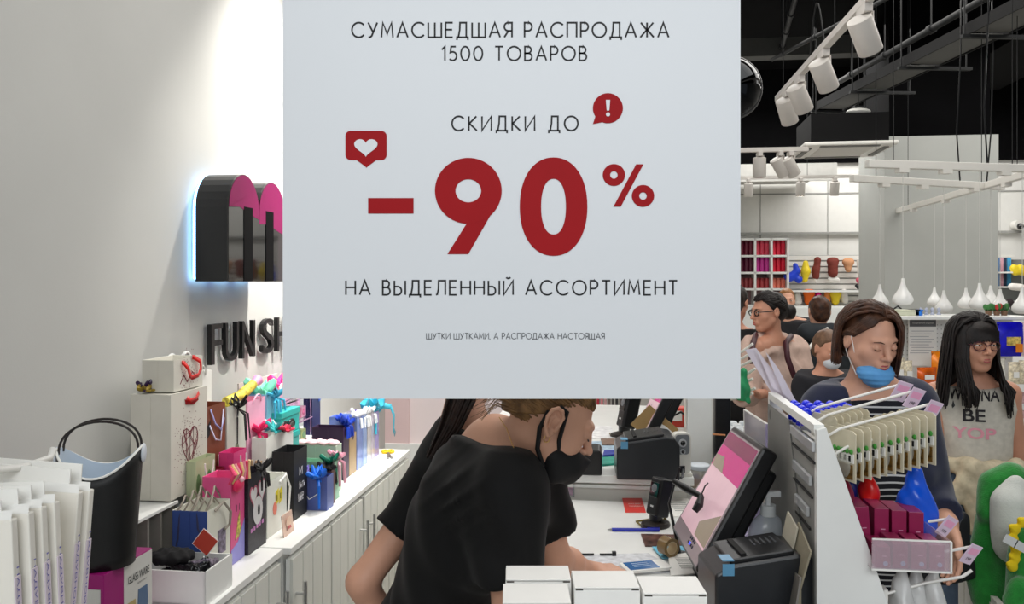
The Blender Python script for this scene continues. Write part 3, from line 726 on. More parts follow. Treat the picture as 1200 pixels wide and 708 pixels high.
face_print(boxA, .0625, [[(-.03, .285), (.0, .27), (.045, .285), (.05, .272), (.02, .262), (-.025, .268)]], RED, 'ribbon_print')
sB = sl(212, LB - .02)
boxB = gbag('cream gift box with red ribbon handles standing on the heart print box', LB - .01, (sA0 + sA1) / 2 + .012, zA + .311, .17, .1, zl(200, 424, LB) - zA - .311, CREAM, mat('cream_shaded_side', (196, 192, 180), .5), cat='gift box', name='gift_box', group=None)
face_print(boxB, .05, [line(a, b_, .0012) for a, b_ in (((-.05, .02), (-.03, .045)), ((-.03, .045), (-.01, .022)), ((-.01, .022), (.02, .05)), ((.02, .05), (.045, .03)))], MAROON, 'zigzag_print')
face_print(boxB, .05, dots(90, 0, .05, .04, .05, 5, .001, .1), MAROON, 'dot_print')
REDR = mat('red_satin', (205, 28, 22), .3)
ribbon(boxB, [(.053, -.045, .083), (.056, -.04, .083), (.062, -.025, .065), (.06, -.01, .042), (.06, .0, .034), (.065, .03, .038), (.06, .055, .055), (.06, .052, .078), (.055, .02, .094), (.053, .015, .094)], .014, REDR)
ribbon(boxA, [(.0645, -.02, .288), (.07, -.01, .278), (.072, .02, .28), (.068, .045, .295)], .014, REDR)
bw_ = thing('ribbon_bow', 'dark purple and gold ribbon bow lying on the cream box', 'bow', R(LB - .1, sA0 - .03 + .06, zA + .313), -A)
bow(bw_, (0, 0, .006), .028, mat('purple_ribbon', (46, 22, 62), .3), 1, 6, .0)
bow(bw_, (.01, -.02, .004), .022, mat('gold_ribbon', (150, 128, 50), .3, .3), 2, 5, .0, name='gold_loops')
# C : white bags with black and cream arches
ST = mat('near_black_print', (30, 28, 30), .5)
def arches(parent, x, cy, z0, r, k):
    for i in range(k):
        ro = r * (1 - i * .3); po = [(cy + ro * math.cos(t), z0 + ro * 1.1 * math.sin(t)) for t in [math.pi * j / 14 for j in range(15)]]
        MB().prism(po, x + .0005 + i * .0003, x + .0009 + i * .0003, MS).build('arch_print', ST if i % 2 == 0 else CARD, parent)
C1 = gbag('white gift bag with black striped arches behind the red-ribboned box', -1.355, sl(256, LB - .02), 1.05, .16, .05, zl(250, 440, LB) - 1.05, CARD, handle=.035, group=None)
arches(C1, .025, -.02, C1_h if False else .30, .038, 3)
C2 = gbag('white card bag with two cream and black discs, topmost behind the boxes', -1.41, sl(232, -1.36), 1.05, .2, .05, .40, CARD, handle=None, group=None)
for y in (-.03, .06):
    m_ = MB(); m_.tube([(.0, y - .03 * math.cos(t), .395 + .035 * math.sin(t)) for t in [math.pi * i / 10 for i in range(11)]], .005, 8).build('cream_arch', CARD, C2, smooth=True)
    MB().prism([(y + .025 * math.cos(t), .395 + .027 * math.sin(t)) for t in [math.pi * i / 10 for i in range(11)]], -.004, .004, MS).build('black_disc', ST, C2)
def bagpx(label, px0, px1, pytop, l, z0, dp, mf, ms=None, **k):
    a, b_ = sl(px0, l), sl(px1, l)
    h = zl((px0 + px1) / 2, pytop, l) - z0
    t = gbag(label, l, (a + b_) / 2, z0, b_ - a, dp, h, mf, ms, **k); t['h'] = h; t['w'] = b_ - a; return t
Z1 = 1.05
BRN = plain((128, 66, 42), .5)
D = bagpx('brown kraft gift bag with lilac flip-flop strap print', 243, 264, 474, LB, Z1, .08, BRN, None, group=None)
ribbon(D, [(.043, -.045, D['h'] - .01), (.047, -.02, D['h'] - .06), (.046, .02, D['h'] - .085), (.044, .045, D['h'] - .05)], .008, plain((150, 150, 200), .4))
ribbon(D, [(.043, -.05, D['h'] - .06), (.047, -.02, D['h'] - .11), (.045, .02, D['h'] - .12), (.044, .04, D['h'] - .02)], .007, plain((190, 190, 214), .4))
MB().prism([(-.06, D['h'] - .06), (-.04, D['h'] - .045), (-.045, D['h'] - .09), (-.06, D['h'] - .1)], .0402, .0412, MS).build('dark_patch', ST, D)
D2 = gbag('pale green leaf-print bag tucked under the brown bag', -1.238, 2.35, WT, .12, .03, .31, plain((178, 186, 150), .5), group=None, handle=-.05)
leafs = [[(c + .014 * math.sin(t) * (1 if t < 3.14 else .8), .2 + .06 * (i % 2) * -1 + .07 * (1 - math.cos(t)) / 2) for t in [2 * math.pi * j / 12 for j in range(12)]] for i, c in enumerate((-.045, -.015, .02, .045))]
face_print(D2, .015, leafs, plain((96, 128, 82), .5), 'leaf_print')
D3 = gbag('dark red gift bag low behind the blue and white bag', -1.23, 2.44, WT, .03, .04, .26, plain((130, 16, 40), .45), group=None)
E = bagpx('white gift bag hung with a tangle of black ribbon', 266, 288, 474, LB, Z1, .08, plain((214, 216, 206), .5), None, group=None)
bow(E, (.045, .0, E['h'] - .015), .05, ST, 4, 8, .11, .003)
face_print(E, .04, [[(.0 + .02 * math.cos(t), E['h'] * .3 + .045 * math.sin(t)) for t in [2 * math.pi * j / 16 for j in range(16)]]], plain((120, 128, 104), .5), 'leaf_print')
Fb = bagpx('light pink gift bag with a hot pink bow in front', 290, 311, 468, LB, Z1, .08, plain((240, 178, 206), .4), None, group=None, handle=.03, hcol=plain((240, 190, 214), .4))
bow(Fb, (.045, .0, Fb['h'] * .52), .05, plain((226, 40, 104), .35), 6, 6, .07, .006)
G = bagpx('light blue gift bag with turquoise ribbon handles', 313, 328, 460, LB, Z1, .08, plain((140, 206, 228), .4), None, group=None)
bow(G, (.045, .0, G['h'] - .02), .045, plain((70, 180, 214), .35), 7, 6, .07, .005)
face_print(G, .04, [[(.01 + .018 * math.cos(t), G['h'] * .33 + .04 * math.sin(t)) for t in [2 * math.pi * j / 16 for j in range(16)]]], plain((222, 214, 120), .5), 'yellow_print')
TEAL = mat('teal_board', (40, 176, 168), .4)
for i, (z0, h_) in enumerate(((1.05, .085), (1.136, .09))):
    l_ = -1.23; a, b_ = sl(331, l_) + (.0 if i else .01), sl(352, l_)
    t = thing('gift_box', ['teal drawer box at the bottom of its stack', 'teal drawer box on top, with a white tag standing on it'][i], 'gift box', R(l_ - .1, (a + b_) / 2, z0), -A, None)
    MB().box((0, 0, h_ * .36), (.19, b_ - a, h_ * .72)).build('box_body', TEAL, t, bevel=.002)
    MB().box((0, 0, h_ * .86), (.196, b_ - a + .006, h_ * .27)).build('lid', TEAL, t, bevel=.002)
    MB().box((.098, 0, h_ * .4), (.006, .02, .012)).build('pull_tab', plain((24, 120, 116), .4), t)
    if i: MB().box((.04, .04, h_ + .045), (.003, .05, .09), (.2, 0, .2)).build('tag', CARD, t)
# mint, hot pink and yellow wrap piled on the riser top behind
for nm, lb, px, py, col, sd, l_, r in (('ribbon_bow', 'mint green gauze bow on the pile of wraps', 306, 458, (130, 214, 182), 11, -1.33, .06), ('ribbon_bow', 'hot pink bow beside the poster edge', 327, 450, (236, 64, 140), 12, -1.33, .06)):
    d_ = dl(px, l_); t = thing(nm, lb, 'bow', R(l_, sl(px, l_), zl(px, py + 8, l_)), -A)
    bow(t, (0, 0, 0), r, plain(col, .4), sd, 8, .03, .012)
t = thing('gift_wrap_roll', 'rolled yellow patterned wrap lying across the bag tops', 'wrapping paper', R(-1.31, sl(282, -1.31), zl(282, 464, -1.31)), -A)
MB().tube([(-.02, -.07, -.012), (0, 0, .0), (.0, .10, .028)], [.018, .02, .017], 14).build('roll', mat('yellow_floral_wrap', (214, 190, 70), .5, var=.6, scale=60), t, smooth=True)
MB().tube([(0, .10, .028), (.0, .14, .04)], [.012, .02], 12).build('pink_end', plain((236, 150, 190), .5), t, smooth=True)
G2 = bagpx('pink and white floral bag partly hidden by the poster', 330, 352, 455, -1.40, Z1, .06, mat('floral_print', (226, 170, 200), .5, var=.35, scale=40), group=None, handle=.04)
# ---- front row standing on the worktop
LFr = -1.13
BLU = mat('cobalt_card', (58, 84, 150), .45)
H1 = bagpx('white gift bag with solid blue side and grey cord handles', 243, 270, 592, LFr, WT, .105, plain((216, 216, 204), .5), BLU, group=None)
CORD = mat('grey_cord', (150, 142, 130), .7)
for i in range(7):
    x0 = -.045 + i * .014; y0 = -.055 + (i % 3) * .02
    MB().tube([(x0, y0 + .02 * math.cos(t) - .02, H1['h'] - .02 + (.05 + .012 * (i % 3)) * math.sin(t)) if False else (x0 + .012 * math.sin(t * 2), y0 - .05 * math.cos(t) + .04, H1['h'] - .01 + (.035 + .01 * (i % 3)) * math.sin(t)) for t in [math.pi * j / 12 for j in range(13)]], .0028, 6).build('cord_handle', CORD, H1, smooth=True)
MB().tube([(.055, -.03, H1['h'] - .01), (.066, .0, H1['h'] + .01), (.068, .04, H1['h'] - .03), (.06, .05, H1['h'] - .07), (.06, .02, H1['h'] - .075)], .004, 8).build('cord_handle', CORD, H1, smooth=True)
MB().tube([(.02, -.066, H1['h']), (.025, -.07, H1['h'] - .05), (.03, -.07, H1['h'] - .06)], .003, 6).tube([(-.03, -.066, H1['h']), (-.035, -.07, H1['h'] - .08), (-.04, -.07, H1['h'] - .1)], .003, 6).build('hanging_cord', plain((60, 64, 96), .5), H1, smooth=True)
MB().box((.054, .015, H1['h'] * .47), (.002, .042, .07)).build('butterfly_card', mat('butterfly_print', (120, 110, 130), .5, var=.8, scale=70), H1)
H2 = bagpx('pink and lilac gift bag with a strawberry bow', 270.5, 286.5, 556, LFr, WT, .09, mat('pink_lilac_card', (222, 84, 142), .45), None, group=None)
MB().prism([(-H2['w'] / 2 + .001, 0.001), (H2['w'] / 2 - .001, 0.001), (H2['w'] / 2 - .001, .12), (0, .06), (-H2['w'] / 2 + .001, .045)], .0452, .0458, MS).build('lilac_corner', plain((148, 144, 214), .45), H2)
MB().prism([(-.02, .07), (-.008, .1), (.0, .13), (.012, .15), (.012, .12), (.02, .09), (.004, .075)], .0455, .0465, MS).build('doll_print', mat('doll_print', (206, 190, 90), .5, var=.7, scale=90), H2)
def macaron(parent, c, r, cols, n=6):
    for i in range(n):
        a = -.5 + i * .22
        MB().tube([(c[0] + .004 * i, c[1] - .0 + i * .011, c[2] - r), (c[0] + .02, c[1] + i * .012 - .004, c[2]), (c[0] + .004 * i, c[1] + i * .011, c[2] + r * .9)], [.004, .0075, .004], 8).build('ribbon_loop', cols[i % len(cols)], parent, smooth=True)
macaron(H2, (.04, -.045, H2['h'] + .01), .03, [plain((232, 60, 110), .4), plain((244, 212, 150), .4), plain((240, 150, 170), .4)], 8)
MB().ell((.052, -.01, H2['h'] - .03), (.012, .03, .022), 14, 8).build('rosette', plain((226, 40, 96), .4), H2, smooth=True)
MB().ell((.062, -.01, H2['h'] - .012), .009, 12, 8).build('pearl', plain((244, 190, 200), .3), H2, smooth=True)
text('11', INK, H2, T(.0462, .0, H2['h'] * .62) @ RS, .02, .02, name='small_print')
PK2 = gbag('pink gift bag with white cord handle behind the lilac one', -1.205, 2.512, WT, .09, .05, .30, plain((216, 60, 128), .45), handle=-.06, group=None)
H3 = bagpx('black and white kitten-print gift bag', 291, 312, 552, LFr + .01, WT, .08, mat('starry_black_card', (36, 34, 44), .45, var=.5, scale=120), None, group=None)
h3 = H3['h']
face_print(H3, .04, [heart(-.03, h3 * .72, .028, 20, 1, 1.4), heart(.03, h3 * .74, .03, 20, 1, 1.4)], plain((190, 96, 120), .5), 'pink_frame')
face_print(H3, .0408, [heart(-.03, h3 * .72, .022, 20, 1, 1.4), heart(.03, h3 * .74, .024, 20, 1, 1.4), [(.0 + .034 * math.cos(t), h3 * .5 + .045 * math.sin(t)) for t in [2 * math.pi * j / 18 for j in range(18)]]], plain((214, 214, 214), .5), 'white_shapes')
face_print(H3, .0416, [[(.005 + .008 * math.cos(t), h3 * .5 + .018 * math.sin(t)) for t in [2 * math.pi * j / 10 for j in range(10)]]], INK, 'black_shapes')
face_print(H3, .04, [[(-.05 + i * .02, h3 * .26 + i * .002), (-.038 + i * .02, h3 * .26 + i * .002), (-.038 + i * .02, h3 * .31 + i * .002), (-.05 + i * .02, h3 * .31 + i * .002)] for i in range(5)], plain((200, 130, 190), .5), 'letters_print')
bow(H3, (.045, .02, h3 - .005), .04, ST, 21, 7, .05, .004)
for i in range(4): MB().box((-.03 + i * .012, .08, h3 - .02), (.004, .012, .07), (0, .1 * i, 0)).build('card_edge', plain((176, 150, 120), .6), H3)
H4 = bagpx('white gift bag with yellow tag print and white cord handle', 313, 336, 560, LFr, WT, .07, plain((224, 226, 218), .4), None, group=None)
h4 = H4['h']
face_print(H4, .035, [[(-.015 + i * .03, h4 * .5), (.01 + i * .03, h4 * .5 + .01), (.01 + i * .03, h4 * .5 + .055), (-.015 + i * .03, h4 * .5 + .045)] for i in range(2)], plain((226, 208, 40), .4), 'yellow_tags')
text('11', INK, H4, T(.0368, .01, h4 * .5 + .025) @ RS, .035, .02, name='tag_digits')
face_print(H4, .035, [[(-.02 + .016 * math.cos(t), .085 + .022 * math.sin(t)) for t in [2 * math.pi * j / 14 for j in range(14)]]], plain((232, 130, 110), .5), 'coral_print')
MB().tube([(.037, .02, h4 - .02), (.045, .05, h4 + .0), (.05, .075, h4 - .05), (.048, .065, h4 - .13), (.04, .04, h4 - .15)], .004, 8).build('cord_handle', CARD, H4, smooth=True)
H4b = gbag('plain white gift bag standing open behind the yellow-tagged one', -1.205, sl(330, -1.2), WT, .24, .055, .30, plain((226, 226, 220), .4), group=None)
cardp = thing('greeting_card', 'small pink animal greeting card leaning on the white bags', 'card', R(-1.085, sl(337, -1.085), WT), -A)
MB().box((0, 0, .036), (.003, .085, .072), (0, -.12, 0)).build('card', mat('pink_beige_card', (214, 184, 168), .5, var=.1, scale=60), cardp)
MB().prism([(.0 + .022 * math.cos(t), .042 + .018 * math.sin(t)) for t in [2 * math.pi * j / 14 for j in range(14)]], .004, .005, MS).build('animal_face', plain((232, 200, 176), .5), cardp)
MB().prism([(-.018, .02), (.018, .02), (.01, .03), (-.01, .03)], .006, .007, MS).build('smile_print', plain((196, 90, 90), .5), cardp)
H5 = bagpx('tall black gift bag with white handwritten words', 344, 360, 526, -1.12, WT, .08, mat('matt_black_card', (26, 27, 29), .55), None, group=None)
for i, (s, y, z) in enumerate((('И', 0, .68), ('быть', .01, .48), ('мне', 0, .30))):
    text(s, plain((226, 226, 226), .5), H5, T(.0415, y, H5['h'] * z) @ RS, .03 + .025 * (i == 1) + .02 * (i == 2), .03, name='white_words')
t = thing('sunglasses', 'black sunglasses lying on the tall white bag', 'sunglasses', R(-1.2, sl(338, -1.2), WT + .302), -A)
for y in (-.032, .032): MB().tube([(.0, y + .026 * math.cos(a), .012 + .018 * math.sin(a)) for a in [2 * math.pi * i / 14 for i in range(15)]], .003, 6, False).build('rim', BLACKP, t, smooth=True)
for y in (-.032, .032): MB().ell((0, y, .012), (.002, .025, .017), 14, 8).build('lens', BLACKG, t, smooth=True)
MB().tube([(0, -.058, .018), (-.07, -.05, .01)], .002, 6).tube([(0, .058, .018), (-.07, .05, .01)], .002, 6).build('temple', BLACKP, t)
for i, (dx, c) in enumerate(((0, (60, 180, 180)), (.03, (220, 60, 90)), (-.03, (228, 228, 230)))):
    t = thing('ribbon_bow', ['turquoise', 'red pink', 'silver white'][i] + ' bow among the sunglasses on the white bags', 'bow', R(-1.22 + dx, sl(328 + i * 3, -1.2), WT + .302), -A); bow(t, (0, 0, .004), .03, plain(c, .4), 30 + i, 6, .0, .005)
# blue bag bundle
_g = gbag
def gbag(*a, **k):
    t = _g(*a, **k); t['h'] = a[6]; t['w'] = a[4]; return t
H6 = gbag('small blue gift bag bundle with bright blue ribbons', -1.05, 2.93, WT, .07, .13, .125, mat('dusty_blue_card', (92, 108, 170), .4), plain((84, 98, 160), .4), group=None)
bow(H6, (.03, -.04, H6['h'] - .005), .045, plain((34, 110, 214), .35), 41, 9, .10, .006); bow(H6, (-.03, -.03, H6['h']), .035, plain((120, 110, 190), .35), 42, 6, .05, .005, 'lilac_ribbon')
MB().tube([(-.04, -.04, H6['h'] - .03), (.0, -.045, H6['h'] * .35), (.04, -.04, H6['h'] * .55)], .002, 6).build('clear_strap', CARD, H6, smooth=True)
H7 = gbag('narrow brown gift bag between the blue bundle and the green bag', -1.06, 2.995, WT, .04, .13, .13, plain((96, 66, 60), .45), group=None)
bow(H7, (.04, 0, H7['h'] - .01), .04, ST, 43, 9, .05, .006)
H8 = gbag('mint green gift bag with pink ribbons at the bundle end', -1.07, 3.06, WT, .06, .14, .15, plain((150, 196, 170), .45), None, group=None)
bow(H8, (.05, -.02, H8['h'] - .01), .04, plain((24, 120, 96), .35), 44, 6, .08, .006); bow(H8, (.06, .03, H8['h']), .04, plain((226, 160, 180), .35), 45, 7, .10, .006, 'pink_ribbon')
t = thing('ribbon_bow', 'row of pale pink rosettes over the green bags', 'bow', R(-1.185, 3.17, WT + .192), -A)
for i in range(7): MB().ell((-.07 + i * .023, .015 * (i % 2), .004), (.02, .02, .012), 12, 6).build('rosette', plain((228, 190, 196), .5), t, smooth=True)
gb2 = gbag('pale green paper bag behind the small bundle of bags', -1.10, 3.17, WT, .07, .17, .19, plain((176, 196, 178), .5), group=None)
# far bags: dark purple, iridescent row
I1 = bagpx('dark purple gift bag with bright blue bow', 402.5, 409, 500, -1.14, WT, .14, mat('aubergine_card', (58, 36, 66), .4), None, group=None)
bow(I1, (.06, .02, I1['h'] + .0), .05, plain((34, 70, 190), .35), 51, 7, .05, .007)
I0 = gbag('navy folded card bag rising behind the purple bag', -1.30, 3.45, Z1, .1, .04, .23, plain((46, 46, 92), .4), group=None)
MB().box((.022, .03, .2), (.002, .05, .12), (.3, 0, 0)).build('blue_flap', plain((50, 90, 196), .4), I0)
I2 = bagpx('gold and brown oval print bag beside the purple bag', 409.5, 417.5, 508, -1.14, WT, .08, plain((168, 142, 104), .4), None, group=None)
face_print(I2, .04, [[(.0 + .02 * math.cos(t), .2 + .05 * math.sin(t)) for t in [2 * math.pi * j / 16 for j in range(16)]]], plain((60, 44, 66), .4), 'oval_print')
IRI = [(126, 150, 214), (150, 176, 224), (206, 204, 206), (196, 190, 206), (160, 150, 210)]
for i, (a, b_, c) in enumerate(((418.5, 425, 0), (425.5, 430, 1), (430.5, 435, 2), (435.5, 439, 3), (439.5, 444, 4))):
    q = bagpx(['blue holographic gift bag, nearest of the shiny row', 'pale blue holographic bag, second of the shiny row', 'white shiny bag with grey spots in the middle of the shiny row', 'silver shiny bag, fourth of the row', 'lilac holographic bag at the far end of the shiny row'][i], a, b_, 488 - i * 1.5, -1.14, WT, .13,
              mat('holographic_film_%s' % 'abcde'[i], IRI[c], .18, .35, var=.25, scale=14), mat('holographic_film_%s' % 'abcde'[i], IRI[c], .18, .35), group='shiny holographic gift bags')
    bow(q, (.05, 0, q['h'] - .005), .035, plain((226, 228, 230), .4) if i < 4 else plain((60, 170, 196), .35), 60 + i, 6, .05 + .05 * (i == 4), .006)
t = thing('ribbon_bow', 'big turquoise bow on top of the far shiny bags', 'bow', R(-1.17, sl(440, -1.17), zl(440, 480, -1.17)), -A)
bow(t, (0, -.05, 0), .07, plain((50, 170, 200), .35), 70, 8, .0, .014); ribbon(t, [(.02, .02, .02), (.05, .1, .0), (.06, .13, -.05), (.06, .12, -.12), (.06, .15, -.15)], .03, plain((70, 180, 206), .35))
# boxed trinkets on the riser between teal boxes and purple bag
tr = thing('trinket_shelf', 'clear tiered stand of small floral soap boxes beside the teal boxes', 'display stand', R(-1.34, 3.12, Z1), -A)
for z in (.0, .095, .19): MB().box((0, 0, z + .003), (.16, .36, .006)).build('tier', GLASS, tr)
MB().box((-.078, 0, .14), (.006, .36, .28)).build('back_panel', plain((214, 196, 190), .5), tr)
for y in (-.17, .17): MB().box((0, y, .13), (.15, .006, .26)).build('side_panel', GLASS, tr)
SB = [plain(c, .4) for c in ((200, 214, 150), (226, 160, 190), (230, 214, 206), (150, 190, 150), (214, 110, 150))]
first = None
for zi, z in enumerate((.0065, .1015, .1965)):
    for yi in range(6):
        loc = R(-1.31, 3.12 - .145 + yi * .058, Z1 + z + .001)
        q = thing('soap_box', '%s floral soap box, %s tier of the clear stand, %s from the near end' % (['green', 'pink', 'cream', 'sage', 'rose'][(yi * 2 + zi) % 5], ['bottom', 'middle', 'top'][zi], ['first', 'second', 'third', 'fourth', 'fifth', 'last'][yi]), 'box', loc, -A, 'floral soap boxes on the tiered stand')
        c = SB[(yi * 2 + zi) % 5]
        MB().box((0, 0, .022), (.05, .052, .044)).build('carton', c, q, bevel=.001)
        MB().ell((.026, 0, .022), (.002, .018, .014), 10, 6).build('flower_print', SB[(yi + zi + 3) % 5], q)
t = thing('scissors', 'yellow-handled scissors lying on the far cabinet top', 'scissors', R(-1.09, sl(440, -1.09) + .22, WT), -A + .35)
YEL = plain((226, 190, 10), .4)
for x in (-.013, .015): MB().tube([(x + .013 * math.cos(a), .05 + .024 * math.sin(a), .007) for a in [2 * math.pi * i / 14 for i in range(15)]], .006, 8, False).build('handle', YEL, t, smooth=True)
MB().box((.004, -.03, .004), (.012, .13, .003), (0, 0, .1)).box((-.003, -.03, .007), (.012, .13, .003), (0, 0, -.1)).build('blade', CHROME, t)

# ---------------------------------------------------------------- tray, glassware box, tote
l1 = -1.055; a, b_ = sl(241, l1), sl(272, l1)
ty = thing('storage_tray', 'open white box tray of black plastic-wrapped items', 'tray', R(l1 - .1, (a + b_) / 2, WT), -A)
wy = b_ - a; hx = .1
for n_, c, sz in (('base', (0, 0, .003), (.2, wy, .006)), ('front_panel', (.098, 0, .045), (.005, wy, .09)), ('rear_panel', (-.098, 0, .045), (.005, wy, .09)), ('side_panel', (0, -wy / 2 + .0025, .045), (.2, .005, .09)), ('side_panel', (0, wy / 2 - .0025, .045), (.2, .005, .09))):
    MB().box(c, sz).build(n_, WHITE, ty)
rnd = random.Random(5)
PLB = mat('black_crinkled_film', (20, 20, 24), .12, var=.3, scale=50, bump=.9, bscale=60)
for i in range(9):
    q = Sdf(); x, y, z = rnd.uniform(-.05, .05), rnd.uniform(-wy / 2 + .05, wy / 2 - .05), .03 + .024 * (i // 3)
    c = R(l1 - .1 + x, (a + b_) / 2 + y, WT + z)
    q.box(c, (.032, .026, .008), Euler((rnd.uniform(-.3, .3), rnd.uniform(-.3, .3), rnd.uniform(0, 3))).to_matrix(), .004)
    t = q.mesh('wrapped_item', PLB if i % 3 else mat('clear_crinkle', (120, 110, 125), .1, var=.5, scale=80, bump=.9), .005, post=lambda V, X, Y, Z: V + .003 * np.sin(X * 260 + Y * 190) * np.sin(Z * 300 + X * 120))
    tag(t, 'small %s packet in the white tray, %s layer, %s' % ('black crinkled' if i % 3 else 'clear crinkled', ['bottom', 'middle', 'top'][i // 3], ['near', 'middle', 'far'][i % 3] + ' one of its layer'), 'packet', 'wrapped items in the white tray')
t = Sdf().ell(R(l1 - .13, (a + b_) / 2 - .01, WT + .105), (.06, .045, .02), None).mesh('black_bundle', mat('black_cloth', (14, 14, 16), .9), .006, post=lambda V, X, Y, Z: V + .005 * np.sin(X * 150) * np.sin(Y * 170)); tag(t, 'crumpled black cloth on top of the white tray', 'cloth')
rc_ = thing('price_card', 'tilted red diamond-shaped card standing on the white tray', 'card', R(l1 - .03, (a + b_) / 2 - .02, WT + .09), -A)
MB().box((0, 0, .06), (.05, .002, .05), (0, math.radians(38), 0)).build('card', plain((176, 62, 44), .5), rc_)
MB().box((0, .0014, .06), (.054, .0012, .054), (0, math.radians(38), 0)).build('card_backing', CARD, rc_)
MB().box((0, 0, .012), (.006, .006, .03)).build('clip', GLASS, rc_)
# glassware box
lgx = -1.1; ga, gb = sl(121.7, lgx), sl(178, lgx); gz = 1.08
gw = thing('glassware_box', 'magenta and white carton printed with stemmed glasses, under the black tote', 'box', R(lgx - .125, (ga + gb) / 2, WT), -A)
MAG = mat('magenta_card', (150, 18, 108), .4, var=.03)
gh = gz - WT; gy = gb - ga
MB().box((0, 0, gh / 2), (.25, gy, gh)).build('carton', MAG, gw, bevel=.001)
LBL = mat('pale_grey_label', (206, 205, 200), .5)
MB().box((.1255, gy * .19, gh * .5), (.0015, gy * .6, gh * .97)).build('side_label', LBL, gw)
MB().box((.01, -gy / 2 - .001, gh * .62), (.215, .0015, gh * .45)).build('end_label', LBL, gw)
text('GLASS WARE', INK, gw, T(.1275, gy * .19, gh * .79) @ RS, gy * .46, .018, name='lettering', bold=.005)
text('PREMIUM QUALITY', INK, gw, T(.1275, gy * .26, gh * .70) @ RS, gy * .2, .005, name='small_lettering')
text('GLASS WARE', INK, gw, T(.02, -gy / 2 - .0025, gh * .58) @ RX, .17, .026, name='lettering', bold=.005)
text('PREMIUM QUALITY', INK, gw, T(.05, -gy / 2 - .0025, gh * .46) @ RX, .09, .006, name='small_lettering')
for y, c, z0 in ((-.055, (206, 130, 134), .0), (-.008, (176, 156, 104), .018), (.04, (84, 108, 140), .035)):
    prof = [(.018, .0), (.02, .03), (.019, .055), (.016, .07), (.01, .082), (.003, .088)]
    z1 = gh * .46 + z0
    o = [(y + .012 + r, z1 - z) for r, z in prof] + [(y + .012 - r, z1 - z) for r, z in reversed(prof)]
    MB().prism(o, .1268, .1275, MS).build('glass_print', plain(c, .4), gw)
    MB().prism([(y + .010, z1 - .087), (y + .014, z1 - .087), (y + .014, max(.004, z1 - .12)), (y + .01, max(.004, z1 - .12))], .1268, .1275, MS).build('stem_print', plain(tuple(int(v * .7) for v in c), .4), gw)
# tote bucket
tc = P(118, 660, 1.84); tc.z = gz
tt = thing('tote_bag', 'black bucket tote with two thin loop handles and pale lining', 'bag', tc, .25)
H = .235
def tote(u, v):
    a = 2 * math.pi * u; r = .066 + .016 * v; top = H + .028 * math.cos(2 * a) - .02 * math.sin(a) * 0
    return Vector((r * math.cos(a) * (1.08), r * math.sin(a) * .95, v * top))
mb = MB().grid(tote, 48, 10); mb.add([(tote(i / 48, 0)) for i in range(48)], [tuple(range(48))])
mb.build('shell', mat('black_leatherette', (17, 18, 19), .5, bump=.15, bscale=400), tt, smooth=True, solid=.0015)
def tin(u, v):
    p = tote(u, v); return Vector((p.x * .965, p.y * .965, .004 + p.z * 1.0))
MB().grid(tin, 48, 10).add([tin(i / 48, 0) for i in range(48)], [tuple(range(48))]).build('lining', mat('pale_blue_lining', (190, 204, 218), .5), tt, smooth=True)
MB().tube([tote(i / 48, 1) + Vector((0, 0, .002)) for i in range(49)], .0028, 6, False).build('rim', CARD, tt, smooth=True)
for yy in (-.018, .02):
    MB().tube([(.082 * math.cos(t), yy + .01 * math.sin(t), H + .02 + .068 * math.sin(t) ** .8) for t in [math.pi * i / 20 for i in range(21)]], .0028, 8).build('loop_handle', mat('dark_cord', (34, 28, 26), .5), tt, smooth=True)
for sx in (1, -1): MB().ell((sx * .09, 0, H + .012), (.006, .02, .022), 14, 8).build('handle_tab', plain((206, 212, 220), .4), tt, smooth=True)

# ---------------------------------------------------------------- folded swim-ring packs hanging at the left front
st = thing('display_stand', 'white display panel holding the peg hook at the left front', 'display stand', (-.83, .70, 0))
MB().box((0, 0, .85), (.5, .02, 1.7)).build('panel', WHITE, st); MB().box((0, 0, .02), (.5, .35, .04)).build('foot', WHITE, st)
hk = thing('peg_hook', 'white peg hook with upturned tip carrying the white packs', 'hook', (-.62, .72, 1.53))
pk = P(30, 547, .97); pt = P(58, 537, 1.04); pu = P(63, 526, 1.05)
MB().tube([(0, 0, 0), pk - hk.location, pt - hk.location, pu - hk.location + Vector((0, 0, 0))], .0045, 10).build('hook_wire', WMETAL, hk, smooth=True)
PACK = mat('white_pack_film', (232, 228, 218), .35, var=.015)
STRIP = mat('pale_lilac_strip', (218, 206, 216), .45)
BLUI = mat('blue_violet_ink', (112, 108, 176), .5)
packs = ((17, 608, 13, 587, .845), (37, 600, 36, 573, .865), (52, 594, 53, 569, .885), (67, 588, 67, 564, .905), (95, 577, 87, 552, .955), (108, 574, 100, 546, .975))
